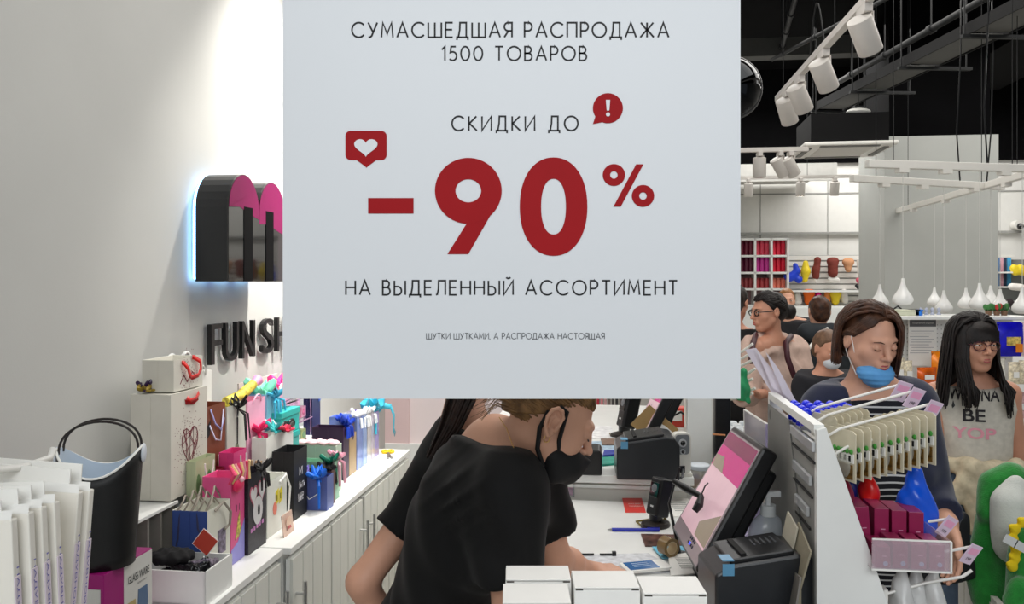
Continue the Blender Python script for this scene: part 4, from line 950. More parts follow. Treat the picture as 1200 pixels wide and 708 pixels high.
for i, (pxr, pyt, pxh, pyh, d) in enumerate(packs):
    top = P(pxr, pyt, d); wd = .19; hh = .34
    nm = ['nearest', 'second nearest', 'third nearest', 'fourth nearest', 'second farthest', 'farthest'][i]
    t = thing('swim_ring_pack', 'white swim ring pack with printed spine, %s of the hanging six' % nm, 'package', (top.x, top.y, top.z), .0, 'white swim ring packs on the peg hook')
    tl = -.09 if i >= 4 else .0          # the far ones lean
    t.rotation_euler = (0, -tl if False else (.075 if i >= 4 else -.04), 0)
    MB().box((-wd / 2, .0, -hh / 2), (wd, .011, hh)).build('pack_body', PACK, t, bevel=.0015)
    hz = P(pxh, pyh, d).z - top.z
    MB().box((-wd / 2 - .006, .004, hz / 2 - .003), (wd - .02, .002, hz + .006)).build('header_card', CARD, t)
    MB().add([(-wd, -.0055, 0), (0, -.0055, 0), (-.004, .003, .008), (-wd, .003, .008)], [(0, 1, 2, 3)]).build('folded_top', CARD, t)
    MB().box((.0006, 0, -hh / 2 - .03), (.0012, .0105, hh - .06)).build('spine_strip', STRIP, t)
    text('НАДУВНОЙ КРУГ ДЛЯ ПЛАВАНИЯ', BLUI, t, T(.0016, 0, -.19) @ Matrix.Rotation(math.radians(-90), 4, 'X') @ RS if False else T(.0016, .0, -.18) @ Matrix(((0, 0, 1, 0), (0, 1, 0, 0), (-1, 0, 0, 0), (0, 0, 0, 1))), .26, .006, name='spine_lettering')
# ---------------------------------------------------------------- people
def basis(f, u=(0, 0, 1)):        # columns: right, forward, up
    f = Vector(f).normalized(); r = f.cross(Vector(u)).normalized(); u2 = r.cross(f)
    return Matrix((r, f, u2)).transposed()
def skin_mat(name, col, lipz=None):
    return mat(name, col, .5, var=.05, scale=14, bump=.04, bscale=300)
class Head:
    def __init__(s, c, f, up=(0, 0, 1), k=1.0): s.c = Vector(c); s.R = basis(f, up); s.k = k
    def __call__(s, x, y, z): return s.c + s.R @ (Vector((x, y, z)) * s.k)
    def prims(s, S, kk=.012, ears=True, kid=1.0, openmouth=False):
        k = s.k
        S.ell(s(0, -.012, .032), (.074 * k, .094 * k, .084 * k), s.R, kk)
        S.ell(s(0, .022, -.02), (.064 * k, .066 * k, .074 * k), s.R, .02)
        S.ell(s(0, .03, -.055), (.048 * k, .052 * k, .052 * k), s.R, .02)
        S.ell(s(0, .064, -.094), (.02 * k, .016 * k, .015 * k), s.R, .02)
        for e in (-1, 1):
            S.cone(s(e * .054, -.0, -.045), s(e * .02, .055, -.092), .016 * k, .016 * k, .02)
            S.ell(s(e * .042, .052, -.018), .022 * k, None, .02)
            S.cone(s(e * .012, .088, .026), s(e * .042, .074, .028), .009 * k, .007 * k, .012)
        for e in (-1, 1): S.ell(s(e * .031, .098, .006), (.015 * k, .013 * k, .011 * k), s.R, .010, 's')
        S.cone(s(0, .085, .03), s(0, .097, -.004), .007 * k, .0075 * k, .01)
        for e in (-1, 1): S.ell(s(e * .031, .076, .006), .0135 * k, None, .004)
        S.cone(s(0, .088, .014), s(0, .108, -.022), .0072 * k, .0092 * k, .01)
        S.ell(s(0, .110, -.024), .0100 * k, None, .006)
        for e in (-1, 1): S.ell(s(e * .012, .096, -.029), (.0075 * k, .009 * k, .007 * k), s.R, .006)
        S.ell(s(0, .086, -.055), (.026 * k, .012 * k, .018 * k), s.R, .012)
        for e in (-1, 1):
            S.cone(s(0, .0975, -.0535), s(e * .02, .088, -.056), .0045 * k, .0025 * k, .003)
            S.cone(s(0, .0965, -.063), s(e * .017, .088, -.0605), .0052 * k, .003 * k, .003)
        if ears:
            for e in (-1, 1):
                S.ell(s(e * .078, -.012, .002), (.008 * k, .019 * k, .031 * k), s.R, .006)
                S.ell(s(e * .086, -.008, .004), (.006 * k, .010 * k, .016 * k), s.R, .004, 's')
        return S
    def fine(s, h=.0035):
        return tuple(((s.c[i] - .13 * s.k, s.c[i] + .13 * s.k, h),) for i in range(3))
    def features(s, par, brow=(70, 46, 30), eye=(60, 40, 28), lips=(176, 84, 84), eyes=True, mouth=True, gaze_down=False, o=(0, 0, 0), skin=None):
        skin = skin or SKIN2
        o = Vector(o); g = lambda x, y, z: s(x, y, z) - o
        for e in (-1, 1):
            if brow: MB().tube([g(e * .014, .0945, .0235), g(e * .028, .0915, .0275), g(e * .045, .081, .024)], [.0018 * s.k, .0022 * s.k, .001 * s.k], 6).build('eyebrow', plain(brow, .8), par, smooth=True)
            if eyes and gaze_down:
                MB().ell(g(e * .031, .0788, .006), .0134 * s.k, 16, 10).build('upper_eyelid', skin, par, smooth=True)
                MB().tube([g(e * (.019 + .024 * i / 6), .0925 - .011 * abs(i / 6 - .35) ** 1.5, .0015 - .0035 * math.sin(math.pi * i / 6)) for i in range(7)], .0012 * s.k, 5).build('eyelashes', plain((40, 26, 22), .6), par, smooth=True)
            elif eyes:
                MB().ell(g(e * .031, .0785, .006), .0128 * s.k, 16, 10).build('eyeball', plain((226, 220, 214), .2), par, smooth=True)
                zu = .0035 if gaze_down else .0115
                for zz_, nm_ in ((zu, 'upper_eyelid'), (-.0035, 'lower_eyelid')): MB().ell(g(e * .031, .0788, zz_ + .001), .0131 * s.k, 16, 10).build(nm_, skin, par, smooth=True)
                MB().ell(g(e * .031 + .001, .0885, .003 if gaze_down else .0055), (.0052 * s.k,) * 3, 12, 8).build('iris', plain(eye, .15), par, smooth=True)
                MB().tube([g(e * (.018 + .026 * i / 6), .0905 - .009 * (i / 6) ** 2, .006 + .0075 * math.sin(math.pi * (i + .5) / 7)) for i in range(7)], .0012 * s.k, 5).build('eyelashes', plain((24, 18, 16), .6), par, smooth=True)
        if mouth:
            for z, r in ((-.0535, .004), (-.0632, .0046)):
                MB().tube([g(-.0205, .0885, -.0572), g(-.009, .0965, z), g(0, .0985, z - .0003), g(.009, .0965, z), g(.0205, .0885, -.0572)], [.001 * s.k, r * .85 * s.k, r * s.k, r * .85 * s.k, .001 * s.k], 8).build('lip', plain(lips, .4), par, smooth=True)
    def scalp(s, x, y, z, off=.004):     # push a head-local direction out to the cranium surface
        c = Vector((0, -.012, .032)); d = Vector((x, y, z)) - c
        r = Vector((.074 + off, .094 + off, .084 + off)); q = Vector((d.x / r.x, d.y / r.y, d.z / r.z)).length
        return c + d / q
def lock_mesh(paths, head, m, par, o, r=.005, n=5, name='hair', taper=True):
    mb = MB(); o = Vector(o)
    for pth in paths:
        k = len(pth); pts = [head(*p) - o for p in pth]
        rr = [r * head.k * (1 - .55 * (i / (k - 1)) ** 3) if taper else r for i in range(k)]
        rr[0] *= .8; mb.tube(pts, rr, n)
    return mb.build(name, m, par, smooth=80)
def hairmat(name, c1, c2):
    if name in MATS: return MATS[name]
    m = mat(name, c1, .45, var=.4, scale=40, bump=.25, bscale=220, spec=.35)
    r = [n for n in m.node_tree.nodes if n.type == 'VALTORGB'][0]
    r.color_ramp.elements[0].color = lin(c1) + (1,); r.color_ramp.elements[1].color = lin(c2) + (1,); return m
def fall_paths(head, part=.0, az=(40, 320), zend=-.12, seed=0, n=150, flare=.0, curl=.0, spread=.008, bulge=.012, wave=0, y0=.075):
    """strands from a parting on top, over the skull and down; az 0 is the face"""
    rnd = random.Random(seed); out = []
    for i in range(n):
        a = math.radians(rnd.uniform(*az)); yy = y0 - .15 * rnd.random()
        sx, sy = math.sin(a), math.cos(a); st = head.scalp(part + .004 * (1 if sx > 0 else -1), min(max(yy, sy * .07 - .03), .08), .13, .002)
        off = rnd.uniform(0, spread); pts = [st]; ze = zend(math.degrees(a)) if callable(zend) else zend
        ze += rnd.uniform(-.012, .012)
        tgt = Vector((sx * .074, sy * .094 - .012, .032))
        for j in range(1, 6):
            t = j / 5; v = st.lerp(tgt, t); v = head.scalp(v.x, v.y, v.z + .012 * math.sin(math.pi * t), .004 + off + bulge * math.sin(math.pi * t * .5)); pts.append(v)
        x0, y_, z0 = pts[-1]; m_ = 7
        for j in range(1, m_ + 1):
            t = j / m_; z = z0 + (ze - z0) * t; k = 1 + flare * t - curl * t ** 3
            w = wave * math.sin(t * 9 + i); pts.append(Vector((x0 * k + w, (y_ + .012) * k - .012 + w * .5, z)))
        out.append(pts)
    return out
def pulled_paths(head, bun, seed=0, n=160, off=.004):
    rnd = random.Random(seed); out = []; b = Vector(bun)
    for i in range(n):
        # hairline ring: forehead, temples, over the ears, nape
        a = rnd.uniform(-math.pi, math.pi); front = math.cos(a)
        z = .075 + .0 * front if front > .55 else (.02 + .055 * max(0, (front + .25) / .8) if front > -.25 else -.03 - .02 * rnd.random())
        z += rnd.uniform(-.002, .05); st = head.scalp(math.sin(a) * .075, front * .095 - .012, z, .001)
        pts = []
        for j in range(9):
            t = j / 8; v = st.lerp(b, t); l = v.lerp(b, max(0, t - .6) / .4 * 0)
            q = head.scalp(v.x, v.y, v.z + .0001, off + .007 * math.sin(math.pi * t) + rnd.uniform(0, .0015)); pts.append(q.lerp(b, max(0, (t - .75) / .25) * .7))
        out.append(pts)
    return out
def hand(S, w, d, nrm, curl=.5, side=1, k=1.0):
    """w wrist, d pointing along the hand, nrm out of the palm"""
    d = Vector(d).normalized(); n = Vector(nrm); n = (n - d * n.dot(d)).normalized(); r = d.cross(n) * side
    S.cone(w, w + d * .03 * k, .026 * k, .024 * k, .015)
    for i, x in enumerate((-.028, -.009, .010, .027)): S.cone(w + d * .025 * k + r * x * .6 * k, w + d * .088 * k + r * x * k, .015 * k, .0105 * k, .008)
    for i, (x, L) in enumerate(((-.030, .062), (-.010, .076), (.010, .080), (.029, .070))):
        p = w + d * .088 * k + r * x * k; a = 0; rr = .0088 * k
        for sg in (.45, .32, .23):
            a += curl * (.9 if sg > .4 else 1.1); q = p + (d * math.cos(a) + n * math.sin(a)) * L * sg * k; S.cone(p, q, rr, rr * .9, .003); p = q; rr *= .9
    t0 = w + d * .03 * k + r * .028 * k; t1 = t0 + (d * .6 + r * .75 + n * .3).normalized() * .04 * k; t2 = t1 + (d * .9 + r * .25 + n * .4).normalized() * .032 * k
    S.cone(t0, t1, .014 * k, .011 * k, .01); S.cone(t1, t2, .011 * k, .009 * k, .004)
def torso(S, J, k=1.0, bust=0, infl=1.0):
    pel, nb, sR, sL = J['pel'], J['nb'], J['sR'], J['sL']
    up = (nb - pel).normalized(); rt = (sR - sL).normalized(); rt = (rt - up * rt.dot(up)).normalized(); fw = up.cross(rt)
    J['fw'] = fw; J['rt'] = rt; J['up'] = up
    Rm = Matrix((rt, fw, up)).transposed(); L = (nb - pel).length
    S.ell(pel, (.165 * k, .115 * k, .12 * k), Rm, .05)
    S.ell(pel.lerp(nb, .38), (.135 * k, .098 * k, .17 * k), Rm, .06)
    S.ell(pel.lerp(nb, .70) - fw * .005, (.152 * k, .105 * k, .15 * k), Rm, .06)
    if bust:
        for e in (-1, 1): S.ell(pel.lerp(nb, .66) + rt * e * .07 * k + fw * .085 * k, (.06 * k, .05 * k, .06 * k), Rm, .05)
    for sh in (sR, sL):
        S.cone(nb - up * .05, sh, .055 * k, .05 * k, .05); S.cone(nb + up * .01, nb.lerp(sh, .6) , .042 * k, .036 * k, .05)
    return Rm
def arm(S, sh, el, wr, k=1.0, kk=.02):
    S.cone(sh, el, .050 * k, .037 * k, kk); S.cone(el, el.lerp(wr, .35), .037 * k, .038 * k, kk); S.cone(el.lerp(wr, .35), wr, .038 * k, .024 * k, kk)
def legs(S, pel, rt, k=1.0, z0=0.0, fw=(0, 1, 0)):
    fw = Vector(fw); out = []
    for e in (-1, 1):
        hip = pel + rt * e * .085 * k - Vector((0, 0, .06 * k)); an = Vector((hip.x, hip.y, .085)) + fw * -.01; kn = hip.lerp(an, .48) + fw * .02
        S.cone(hip, kn, .088 * k, .056 * k, .04); S.cone(kn, kn.lerp(an, .35), .056 * k, .055 * k, .02); S.cone(kn.lerp(an, .35), an, .055 * k, .034 * k, .02)
        out.append((hip, kn, an))
    return out
def shoes(par, lg_, fw, m, o):
    for hip, kn, an in lg_:
        S = Sdf(); a = Vector((an.x, an.y, .045)); S.cone(a - fw * .03, a + fw * .12, .042, .036, .03); S.cone(a, Vector((an.x, an.y, .09)), .042, .044, .03).cut((0, 0, .004), (0, 0, -1))
        S.mesh('shoe', m, .009, parent=par, origin=o)
def person(label, J, hd, skin, group=None, h=.011, fineh=.0035, hands=(), kk=1.0, arms=True, legs_on=True, ears=True, nk=.047):
    o = Vector((J['pel'].x, J['pel'].y, 0)); t = thing('person', label, 'person', o, 0, group)
    S = Sdf(); torso(S, J, kk); fwd = J['fw']; fl = Vector((fwd.x, fwd.y, 0)).normalized()
    S.cone(J['nb'] - J['up'] * .02, hd(0, -.025, -.04), nk * kk * 1.1, nk * hd.k, .03)
    hd.prims(S, ears=ears)
    if arms:
        for a in ('R', 'L'):
            arm(S, J['s' + a], J['e' + a], J['w' + a], kk)
    for (a, d, n, c) in hands: hand(S, J['w' + a], d, n, c, 1 if a == 'R' else -1, kk)
    lg_ = None
    if legs_on: lg_ = legs(S, J['pel'], J['rt'], kk, fw=fl); J['legs'] = lg_; 
    fine = [list(x) for x in hd.fine(fineh)]
    for (a, d, n, c) in hands:
        w_ = J['w' + a] + Vector(d).normalized() * .09
        for i in range(3): fine[i].append((w_[i] - .1, w_[i] + .1, .0055))
    b = S.mesh('body', skin, h, fine, parent=t, origin=o)
    return t, o, lg_, fl
def folds(amp=.004, f=38, seed=0):
    def fn(V, X, Y, Z):
        a = np.sin(X * f + Z * f * .7 + seed + 1.5 * np.sin(Z * 11 + Y * 9)) * np.sin(Y * f * .8 - Z * f * .35 + 2 * seed)
        return V + (amp * a).astype(np.float32)
    return fn
def shirt(name, J, m, par, o, infl=.012, sleeve=.5, hem=None, neck=(.0, .06), kk=1.0, bust=1, h=.008, fold=.003, seed=0, neck_fwd=.35, long=False, sl_infl=.01, post=None, slv_r=1.0, kslv=.03, neck_rt=0, lat=None):
    S = Sdf(); torso(S, J, kk, bust); up, fw = J['up'], J['fw']
    for a in ('R', 'L'):
        if sleeve:
            sh, el = J['s' + a], J['e' + a]; e2 = sh.lerp(el, min(1, sleeve))
            S.cone(sh, e2, .054 * kk, (.052 if not long else .044) * kk * slv_r, kslv, cap=not long)
            if long:
                wr = J['w' + a]; w2 = el.lerp(wr, max(0, sleeve - 1)) if sleeve > 1 else el
                if sleeve > 1: S.cone(el, w2, .042 * kk, .031 * kk, .02, cap=True)
    nb = J['nb']; S.cut(nb + up * neck[0] + fw * neck[1], (up + fw * neck_fwd + J['rt'] * neck_rt), .006)
    if lat:
        for e in (-1, 1): S.cut(nb + J['rt'] * e * lat, J['rt'] * e + up * .25, .006)
    if hem is not None: S.cut((0, 0, hem), (0, 0, -1))
    return S.mesh(name, m, h, ((), (), ()), infl, (lambda V, X, Y, Z: folds(fold, 38, seed)(post(V, X, Y, Z) if post else V, X, Y, Z)), par, o)
def trousers(name, J, m, par, o, kk=1.0, infl=.012, h=.012, top=.12):
    S = Sdf(); up, rt, fw = J['up'], J['rt'], J['fw']; Rm = Matrix((rt, fw, up)).transposed()
    S.ell(J['pel'], (.165 * kk, .115 * kk, .12 * kk), Rm, .05); S.ell(J['pel'] + up * .1, (.135 * kk, .1 * kk, .12 * kk), Rm, .05)
    for hip, kn, an in J['legs']: S.cone(hip, kn, .09 * kk, .062 * kk, .03); S.cone(kn, an, .062 * kk, .05 * kk, .02, cap=True)
    S.cut(J['pel'] + up * top, up)
    return S.mesh(name, m, h, inflate=infl, post=folds(.003, 30, 3), parent=par, origin=o)

SKIN = skin_mat('skin_warm', (206, 156, 130)); SKIN2 = skin_mat('skin_light', (212, 160, 134)); SKIN3 = skin_mat('skin_girl', (200, 144, 118))
BLK = mat('black_jersey', (8, 8, 9), .75, var=.12, scale=30, bump=.12, bscale=600, sheen=.04, spec=.3)
BLONDE = hairmat('dark_blonde_hair', (74, 52, 32), (150, 112, 70))
BRUN = hairmat('brown_hair', (40, 24, 17), (86, 54, 36)); DBR = hairmat('dark_brown_hair', (20, 14, 12), (46, 30, 24)); BKH = hairmat('black_hair', (12, 9, 9), (30, 22, 20))

# -- the cashier bending over the counter
J = dict(pel=P(503, 751, 1.85), nb=P(578, 520, 1.76), sR=P(595, 574, 1.62), sL=P(622, 548, 1.93), eR=P(600, 738, 1.60), wR=P(684, 735, 1.86), eL=P(652, 655, 2.02), wL=P(690, 670, 2.2))
hd = Head((0, 0, 0), (.88, .16, -.46), k=.97); hd.c = P(648, 497, 1.61) - hd.R @ Vector((.077, -.01, 0)) * hd.k
t, o, lg_, fl = person('cashier in a black T-shirt and black face mask bending over the till counter', J, hd, SKIN, hands=(('L', (.9, .42, -.1), (0, 0, -1), .35), ('R', (.8, .5, -.2), (0, 0, -1), .4)), h=.010, fineh=.003, ears=False)
hd.features(t, o=o, mouth=False, eyes=False, brow=None)
for e in (-1, 1): MB().tube([hd(e * (.018 + .028 * i / 6), .0925 - .010 * (i / 6) ** 2, .001 - .003 * math.sin(math.pi * i / 6)) - o for i in range(7)], .0013, 5).build('eyelashes', plain((24, 18, 16), .6), t, smooth=True)
g = lambda x, y, z: hd(x, y, z) - o
# ears in detail
for e in (1, -1):
    S = Sdf(); c = lambda y, z, x=.0: hd(e * (.0765 + x), y - .012, z + .002)
    S.ell(c(0, 0, .003), (.006, .016, .028), hd.R, .004)
    rim = [(.010, -.012), (.013, .002), (.014, .018), (.006, .030), (-.006, .032), (-.016, .024), (-.019, .008), (-.016, -.008), (-.008, -.020), (-.001, -.027)]
    for (a, b_) in zip(rim[:-1], rim[1:]): S.cone(c(a[0], a[1], .008 + .006 * (a[0] < 0)), c(b_[0], b_[1], .008 + .006 * (b_[0] < 0)), .0036, .0036, .002)
    for (a, b_) in zip([(.006, .012), (-.004, .016), (-.009, .006), (-.006, -.008)][:-1], [(-.004, .016), (-.009, .006), (-.006, -.008)]): S.cone(c(*a, .008), c(*b_, .009), .003, .003, .003)
    S.ell(c(.0, -.024, .006), (.005, .008, .009), hd.R, .004)
    S.ell(c(.009, -.006, .008), (.004, .004, .006), hd.R, .003)
    S.ell(c(.0, -.002, .012), (.007, .006, .010), hd.R, .003, 's')
    S.mesh('ear', SKIN, .0016, parent=t, origin=o)
    MB().tube([c(.002 + .006 * math.cos(a), -.034 + .007 * math.sin(a), .008) - o for a in [2 * math.pi * i / 14 for i in range(15)]], .0012, 6, False).build('hoop_earring', mat('gold', (220, 180, 110), .25, 1), t, smooth=True)
S = Sdf(); S.ell(hd(0, .058, -.062), (.056, .056, .05), hd.R, .02); S.cone(hd(0, .108, -.03), hd(0, .092, -.085), .018, .018, .02)
S.cone(hd(.05, .03, -.06), hd(.03, .05, -.095), .02, .02, .02); S.cone(hd(-.05, .03, -.06), hd(-.03, .05, -.095), .02, .02, .02)
S.cut(hd(0, .1, -.034), hd.R @ Vector((0, .2, 1)), .004); S.cut(hd(0, .012, -.05), hd.R @ Vector((0, -1, .1)), .004)
MASKB = mat('black_mask_cloth', (12, 12, 14), .75, bump=.1, bscale=300)
S.mesh('face_mask', MASKB, .0035, parent=t, origin=o)
for e in (1, -1):
    mb = MB(); mb.tube([g(e * .056, .036, -.055), g(e * .068, .020, -.025), g(e * .074, .012, .005), g(e * .078, .006, .034), g(e * .079, -.014, .038)], .0045, 8)
    mb.tube([g(e * .05, .02, -.09), g(e * .062, -.012, -.06), g(e * .073, -.03, -.02), g(e * .078, -.03, .02)], .005, 8).build('ear_strap', MASKB, t, smooth=True)
MB().ell(hd(0, -.014, .036) - o, (.0765, .0965, .086), 28, 18, hd.R).build('hair_cap', BLONDE, t, smooth=True) if False else None
S = Sdf(); S.ell(hd(0, -.016, .036), (.0765 * hd.k, .0965 * hd.k, .087 * hd.k), hd.R, .01); S.ell(hd(0, -.07, -.005), (.055, .035, .045), hd.R, .02)
S.cut(hd(0, .02, .075), hd.R @ Vector((0, 1, -.62)), .01); S.cut(hd(0, -.02, .014), hd.R @ Vector((0, .5, -1)), .012)
S.mesh('hair_cap', BLONDE, .005, parent=t, origin=o)
S = Sdf(); S.ell(hd(0, -.125, .045), (.042, .036, .042), hd.R, .01); S.mesh('hair_bun', BLONDE, .005, post=folds(.004, 120, 2), parent=t, origin=o)
pp = []
rnd = random.Random(3)
for i in range(620):
    a = rnd.uniform(-math.pi, math.pi); fr = math.cos(a)
    if fr > .5: z = .062 + .02 * rnd.random()
    elif fr > -.1: z = .028 + (fr + .1) / .6 * .034 + .05 * rnd.random()
    elif fr > -.5: z = .024 - (-.1 - fr) * .12 + .05 * rnd.random()
    else: z = -.046 + .04 * rnd.random()
    st_ = hd.scalp(math.sin(a) * .08, fr * .1 - .012, z, .002); b_ = Vector((0, -.112, .045)); q = []
    for j in range(10):
        tt_ = j / 9; v = st_.lerp(b_, tt_); v2 = hd.scalp(v.x, v.y, v.z, .0005 + .007 * math.sin(math.pi * min(1, tt_ * 1.0)) + .001 * rnd.random()); q.append(v2)
    pp.append(q)
lock_mesh(pp, hd, BLONDE, t, o, .0024, 5)
wisp = []
for i in range(26):
    x = rnd.uniform(-.05, .07); a = Vector((x, -.085, -.02 + rnd.random() * .03)); wisp.append([a, a + Vector((.004 * rnd.gauss(0, 1), -.03 - .02 * rnd.random(), -.005)), a + Vector((.01 * rnd.gauss(0, 1), -.045 - .03 * rnd.random(), -.03 - .03 * rnd.random()))])
lock_mesh(wisp, hd, BLONDE, t, o, .0009, 4, 'loose_strands')
ck = [P(x, y, d) - o for x, y, d in ((585, 489, 1.69), (594, 503, 1.655), (600, 520, 1.63), (604, 530, 1.62))]
MB().tube(ck, .0009, 6).build('neck_chain', mat('gold', (220, 180, 110), .25, 1), t, smooth=True)
def crease(V, X, Y, Z):
    c = P(535, 590, 1.62); a = (X - c.x) * .75 + (Z - c.z) * .66; b = (X - c.x) * -.66 + (Z - c.z) * .75
    return V - .007 * np.exp(-(a / .07) ** 2 - (b / .07) ** 2) * np.maximum(0, np.sin(b * 210)) ** 1.5 * (Y < c.y + .12)
sh_ = shirt('t_shirt', J, BLK, t, o, .012, .66, None, (.012, .0), 1.03, 1, .0065, .0065, 1, -.3, slv_r=1.15, kslv=.08, neck_rt=-.16, post=crease)
trousers('trousers', J, mat('black_trousers', (18, 18, 20), .8), t, o); shoes(t, lg_, fl, BLACKP, o)

# -- the colleague hidden behind the poster: elbow and hair in view
J = dict(pel=P(520, 760, 2.08), nb=P(545, 500, 2.06), sR=P(515, 560, 2.0), sL=P(585, 545, 2.3), eR=P(424, 682, 1.93), wR=P(470, 775, 2.02), eL=P(640, 690, 2.4), wL=P(690, 690, 2.45))
hd = Head(P(560, 415, 2.12), (.75, .35, -.5), k=.98)
t, o, lg_, fl = person('second shop assistant, only dark hair and a bare elbow showing behind the cashier', J, hd, SKIN2, h=.012, fineh=.006, kk=.98)
shirt('t_shirt', J, BLK, t, o, .012, .55, None, (.012, .0), 1.0, 1, .009, .004, 5, .15)
trousers('trousers', J, mat('black_trousers', (18, 18, 20), .8), t, o); shoes(t, lg_, fl, BLACKP, o)
hd.features(t, o=o)
rnd = random.Random(9); pp = []
for i in range(110):
    a, b_ = rnd.random(), rnd.random()
    p0 = P(560 - 34 * a, 440, 2.02 - .06 * b_); p1 = P(556 - 32 * a, 470, 1.97 - .05 * b_); p2 = P(541 - 26 * a, 500, 1.93 - .05 * b_); p3 = P(512 - 12 * a, 530 + 8 * b_, 1.93 - .05 * b_)
    pp.append([hd.R.inverted() @ (q - hd.c) / hd.k for q in (hd(0, -.1, .05), p0, p1, p2, p3)])
lock_mesh(pp, hd, DBR, t, o, .0045, 5); lock_mesh(pulled_paths(hd, (0, -.11, .05), 4, 120), hd, DBR, t, o, .005, 5, 'scalp_hair')

# -- woman with the blue mask
NAVY = mat('navy_knit', (26, 32, 58), .85, var=.1, scale=40, bump=.15, bscale=500, sheen=.2)
J = dict(pel=P(1030, 720, 2.5), nb=P(1020, 452, 2.38), sR=P(973, 478, 2.38), sL=P(1066, 476, 2.36), eR=P(962, 592, 2.32), wR=P(1000, 640, 2.2), eL=P(1086, 575, 2.38), wL=P(1110, 612, 2.22))
hd = Head(P(1019, 400, 2.32), (.20, -.94, -.26), k=.84)
t, o, lg_, fl = person('woman with a bob, pulled-down blue mask, navy cardigan and striped top', J, hd, SKIN2, hands=(('L', (.1, -.25, -1), (-1, 0, 0), .3),), h=.011, fineh=.0035, nk=.044)
hd.features(t, o=o, lips=(166, 74, 78), gaze_down=True, brow=(84, 58, 42)); g = lambda x, y, z: hd(x, y, z) - o
S = Sdf(); S.ell(hd(0, .052, -.09), (.05, .046, .036), hd.R, .02); S.cone(hd(-.018, .088, -.088), hd(.018, .088, -.088), .018, .018, .02); S.cone(hd(0, .075, -.11), hd(0, .05, -.12), .02, .02, .02)
S.cut(hd(0, .1, -.066), hd.R @ Vector((0, .25, 1)), .004); S.cut(hd(0, .015, -.05), hd.R @ Vector((0, -1, 0)), .004)
S.mesh('face_mask', mat('blue_mask', (96, 164, 222), .7, var=.08, scale=30, bump=.2, bscale=90), .0035, post=lambda V, X, Y, Z: V + .0012 * np.sin(Z * 420), parent=t, origin=o)
for e in (1, -1): MB().tube([g(e * .05, .05, -.07), g(e * .066, .02, -.03), g(e * .078, .0, .03)], .0014, 6).tube([g(e * .05, .03, -.11), g(e * .068, -.012, -.05), g(e * .08, -.03, .0)], .0014, 6).build('ear_loop', CARD, t, smooth=True)
S = Sdf(); S.ell(hd(0, -.02, .038), (.078 * .84, .096 * .84, .088 * .84), hd.R, .01); S.ell(hd(0, -.05, -.03), (.064 * .84, .05 * .84, .06 * .84), hd.R, .02)
S.cut(hd(0, .05, .07), hd.R @ Vector((0, 1, -.45)), .004); S.mesh('hair_cap', BRUN, .006, parent=t, origin=o)
lock_mesh(fall_paths(hd, -.018, (100, 300), lambda a: -.088, 2, 330, flare=.02, curl=.06, spread=.012), hd, BRUN, t, o, .0052, 5)
rnd = random.Random(31); tk_ = []
for i in range(90):                      # swept from the parting over the temple and behind her ear
    u = rnd.random(); v = rnd.random(); a = hd.scalp(-.016, .075 - .07 * u, .13, .002); b_ = hd.scalp(.05, .075 - .05 * u, .085, .008 + .004 * v); c = hd.scalp(.08, .035 - .045 * u, .045 - .008 * v, .006 + .004 * v); d_ = Vector((.080 + .005 * v, -.035 - .02 * u, .01)); e_ = Vector((.078 + .008 * v, -.04 - .02 * u, -.04)); f_ = Vector((.072 + .010 * v, -.03 - .03 * u, -.085 - .01 * v))
    tk_.append([a, a.lerp(b_, .5) + Vector((.004, .004, .008)), b_, c, d_, e_, f_])
lock_mesh(tk_, hd, BRUN, t, o, .0045, 5, 'tucked_hair')
lock_mesh(fall_paths(hd, -.018, (296, 326), -.085, 6, 70, flare=.04, spread=.012), hd, BRUN, t, o, .0045, 5, 'front_locks')
def stripe_mat():
    m = mat('striped_jersey', (20, 20, 26), .8); nt = m.node_tree; b = nt.nodes['Principled BSDF']
    tc = nt.nodes.new('ShaderNodeTexCoord'); sp = nt.nodes.new('ShaderNodeSeparateXYZ'); nt.links.new(tc.outputs['Object'], sp.inputs[0])
    mu = nt.nodes.new('ShaderNodeMath'); mu.operation = 'MULTIPLY'; mu.inputs[1].default_value = 1 / .021; nt.links.new(sp.outputs['Z'], mu.inputs[0])
    fr = nt.nodes.new('ShaderNodeMath'); fr.operation = 'FRACT'; nt.links.new(mu.outputs[0], fr.inputs[0])
    gt = nt.nodes.new('ShaderNodeMath'); gt.operation = 'GREATER_THAN'; gt.inputs[1].default_value = .74; nt.links.new(fr.outputs[0], gt.inputs[0])
    mx = nt.nodes.new('ShaderNodeMix'); mx.data_type = 'RGBA'; nt.links.new(gt.outputs[0], mx.inputs['Factor'])
    mx.inputs[6].default_value = lin((18, 19, 28)) + (1,); mx.inputs[7].default_value = lin((206, 206, 206)) + (1,); nt.links.new(mx.outputs[2], b.inputs['Base Color']); return m
shirt('striped_top', J, stripe_mat(), t, o, .010, 0, None, (.0, .0), 1.0, 1, .008, .002, 2, .30)
def open_front(V, X, Y, Z):          # the cardigan hangs open over the chest
    c = J['nb']; rt, fw = J['rt'], J['fw']
    a = (X - c.x) * rt.x + (Y - c.y) * rt.y + (Z - c.z) * rt.z; b = (X - c.x) * fw.x + (Y - c.y) * fw.y + (Z - c.z) * fw.z
    wdt = .085 - .02 * np.clip((c.z - Z) * 2, 0, 1)
    return np.maximum(V, np.minimum(wdt - np.abs(a), b + .02) * 1.0)
shirt('cardigan', J, NAVY, t, o, .023, 1.85, J['pel'].z - .12, (.02, .0), .96, 1, .008, .004, 3, -.1, long=True, post=open_front)
trousers('trousers', J, mat('grey_trousers', (92, 94, 98), .85), t, o); shoes(t, lg_, fl, BLACKP, o)
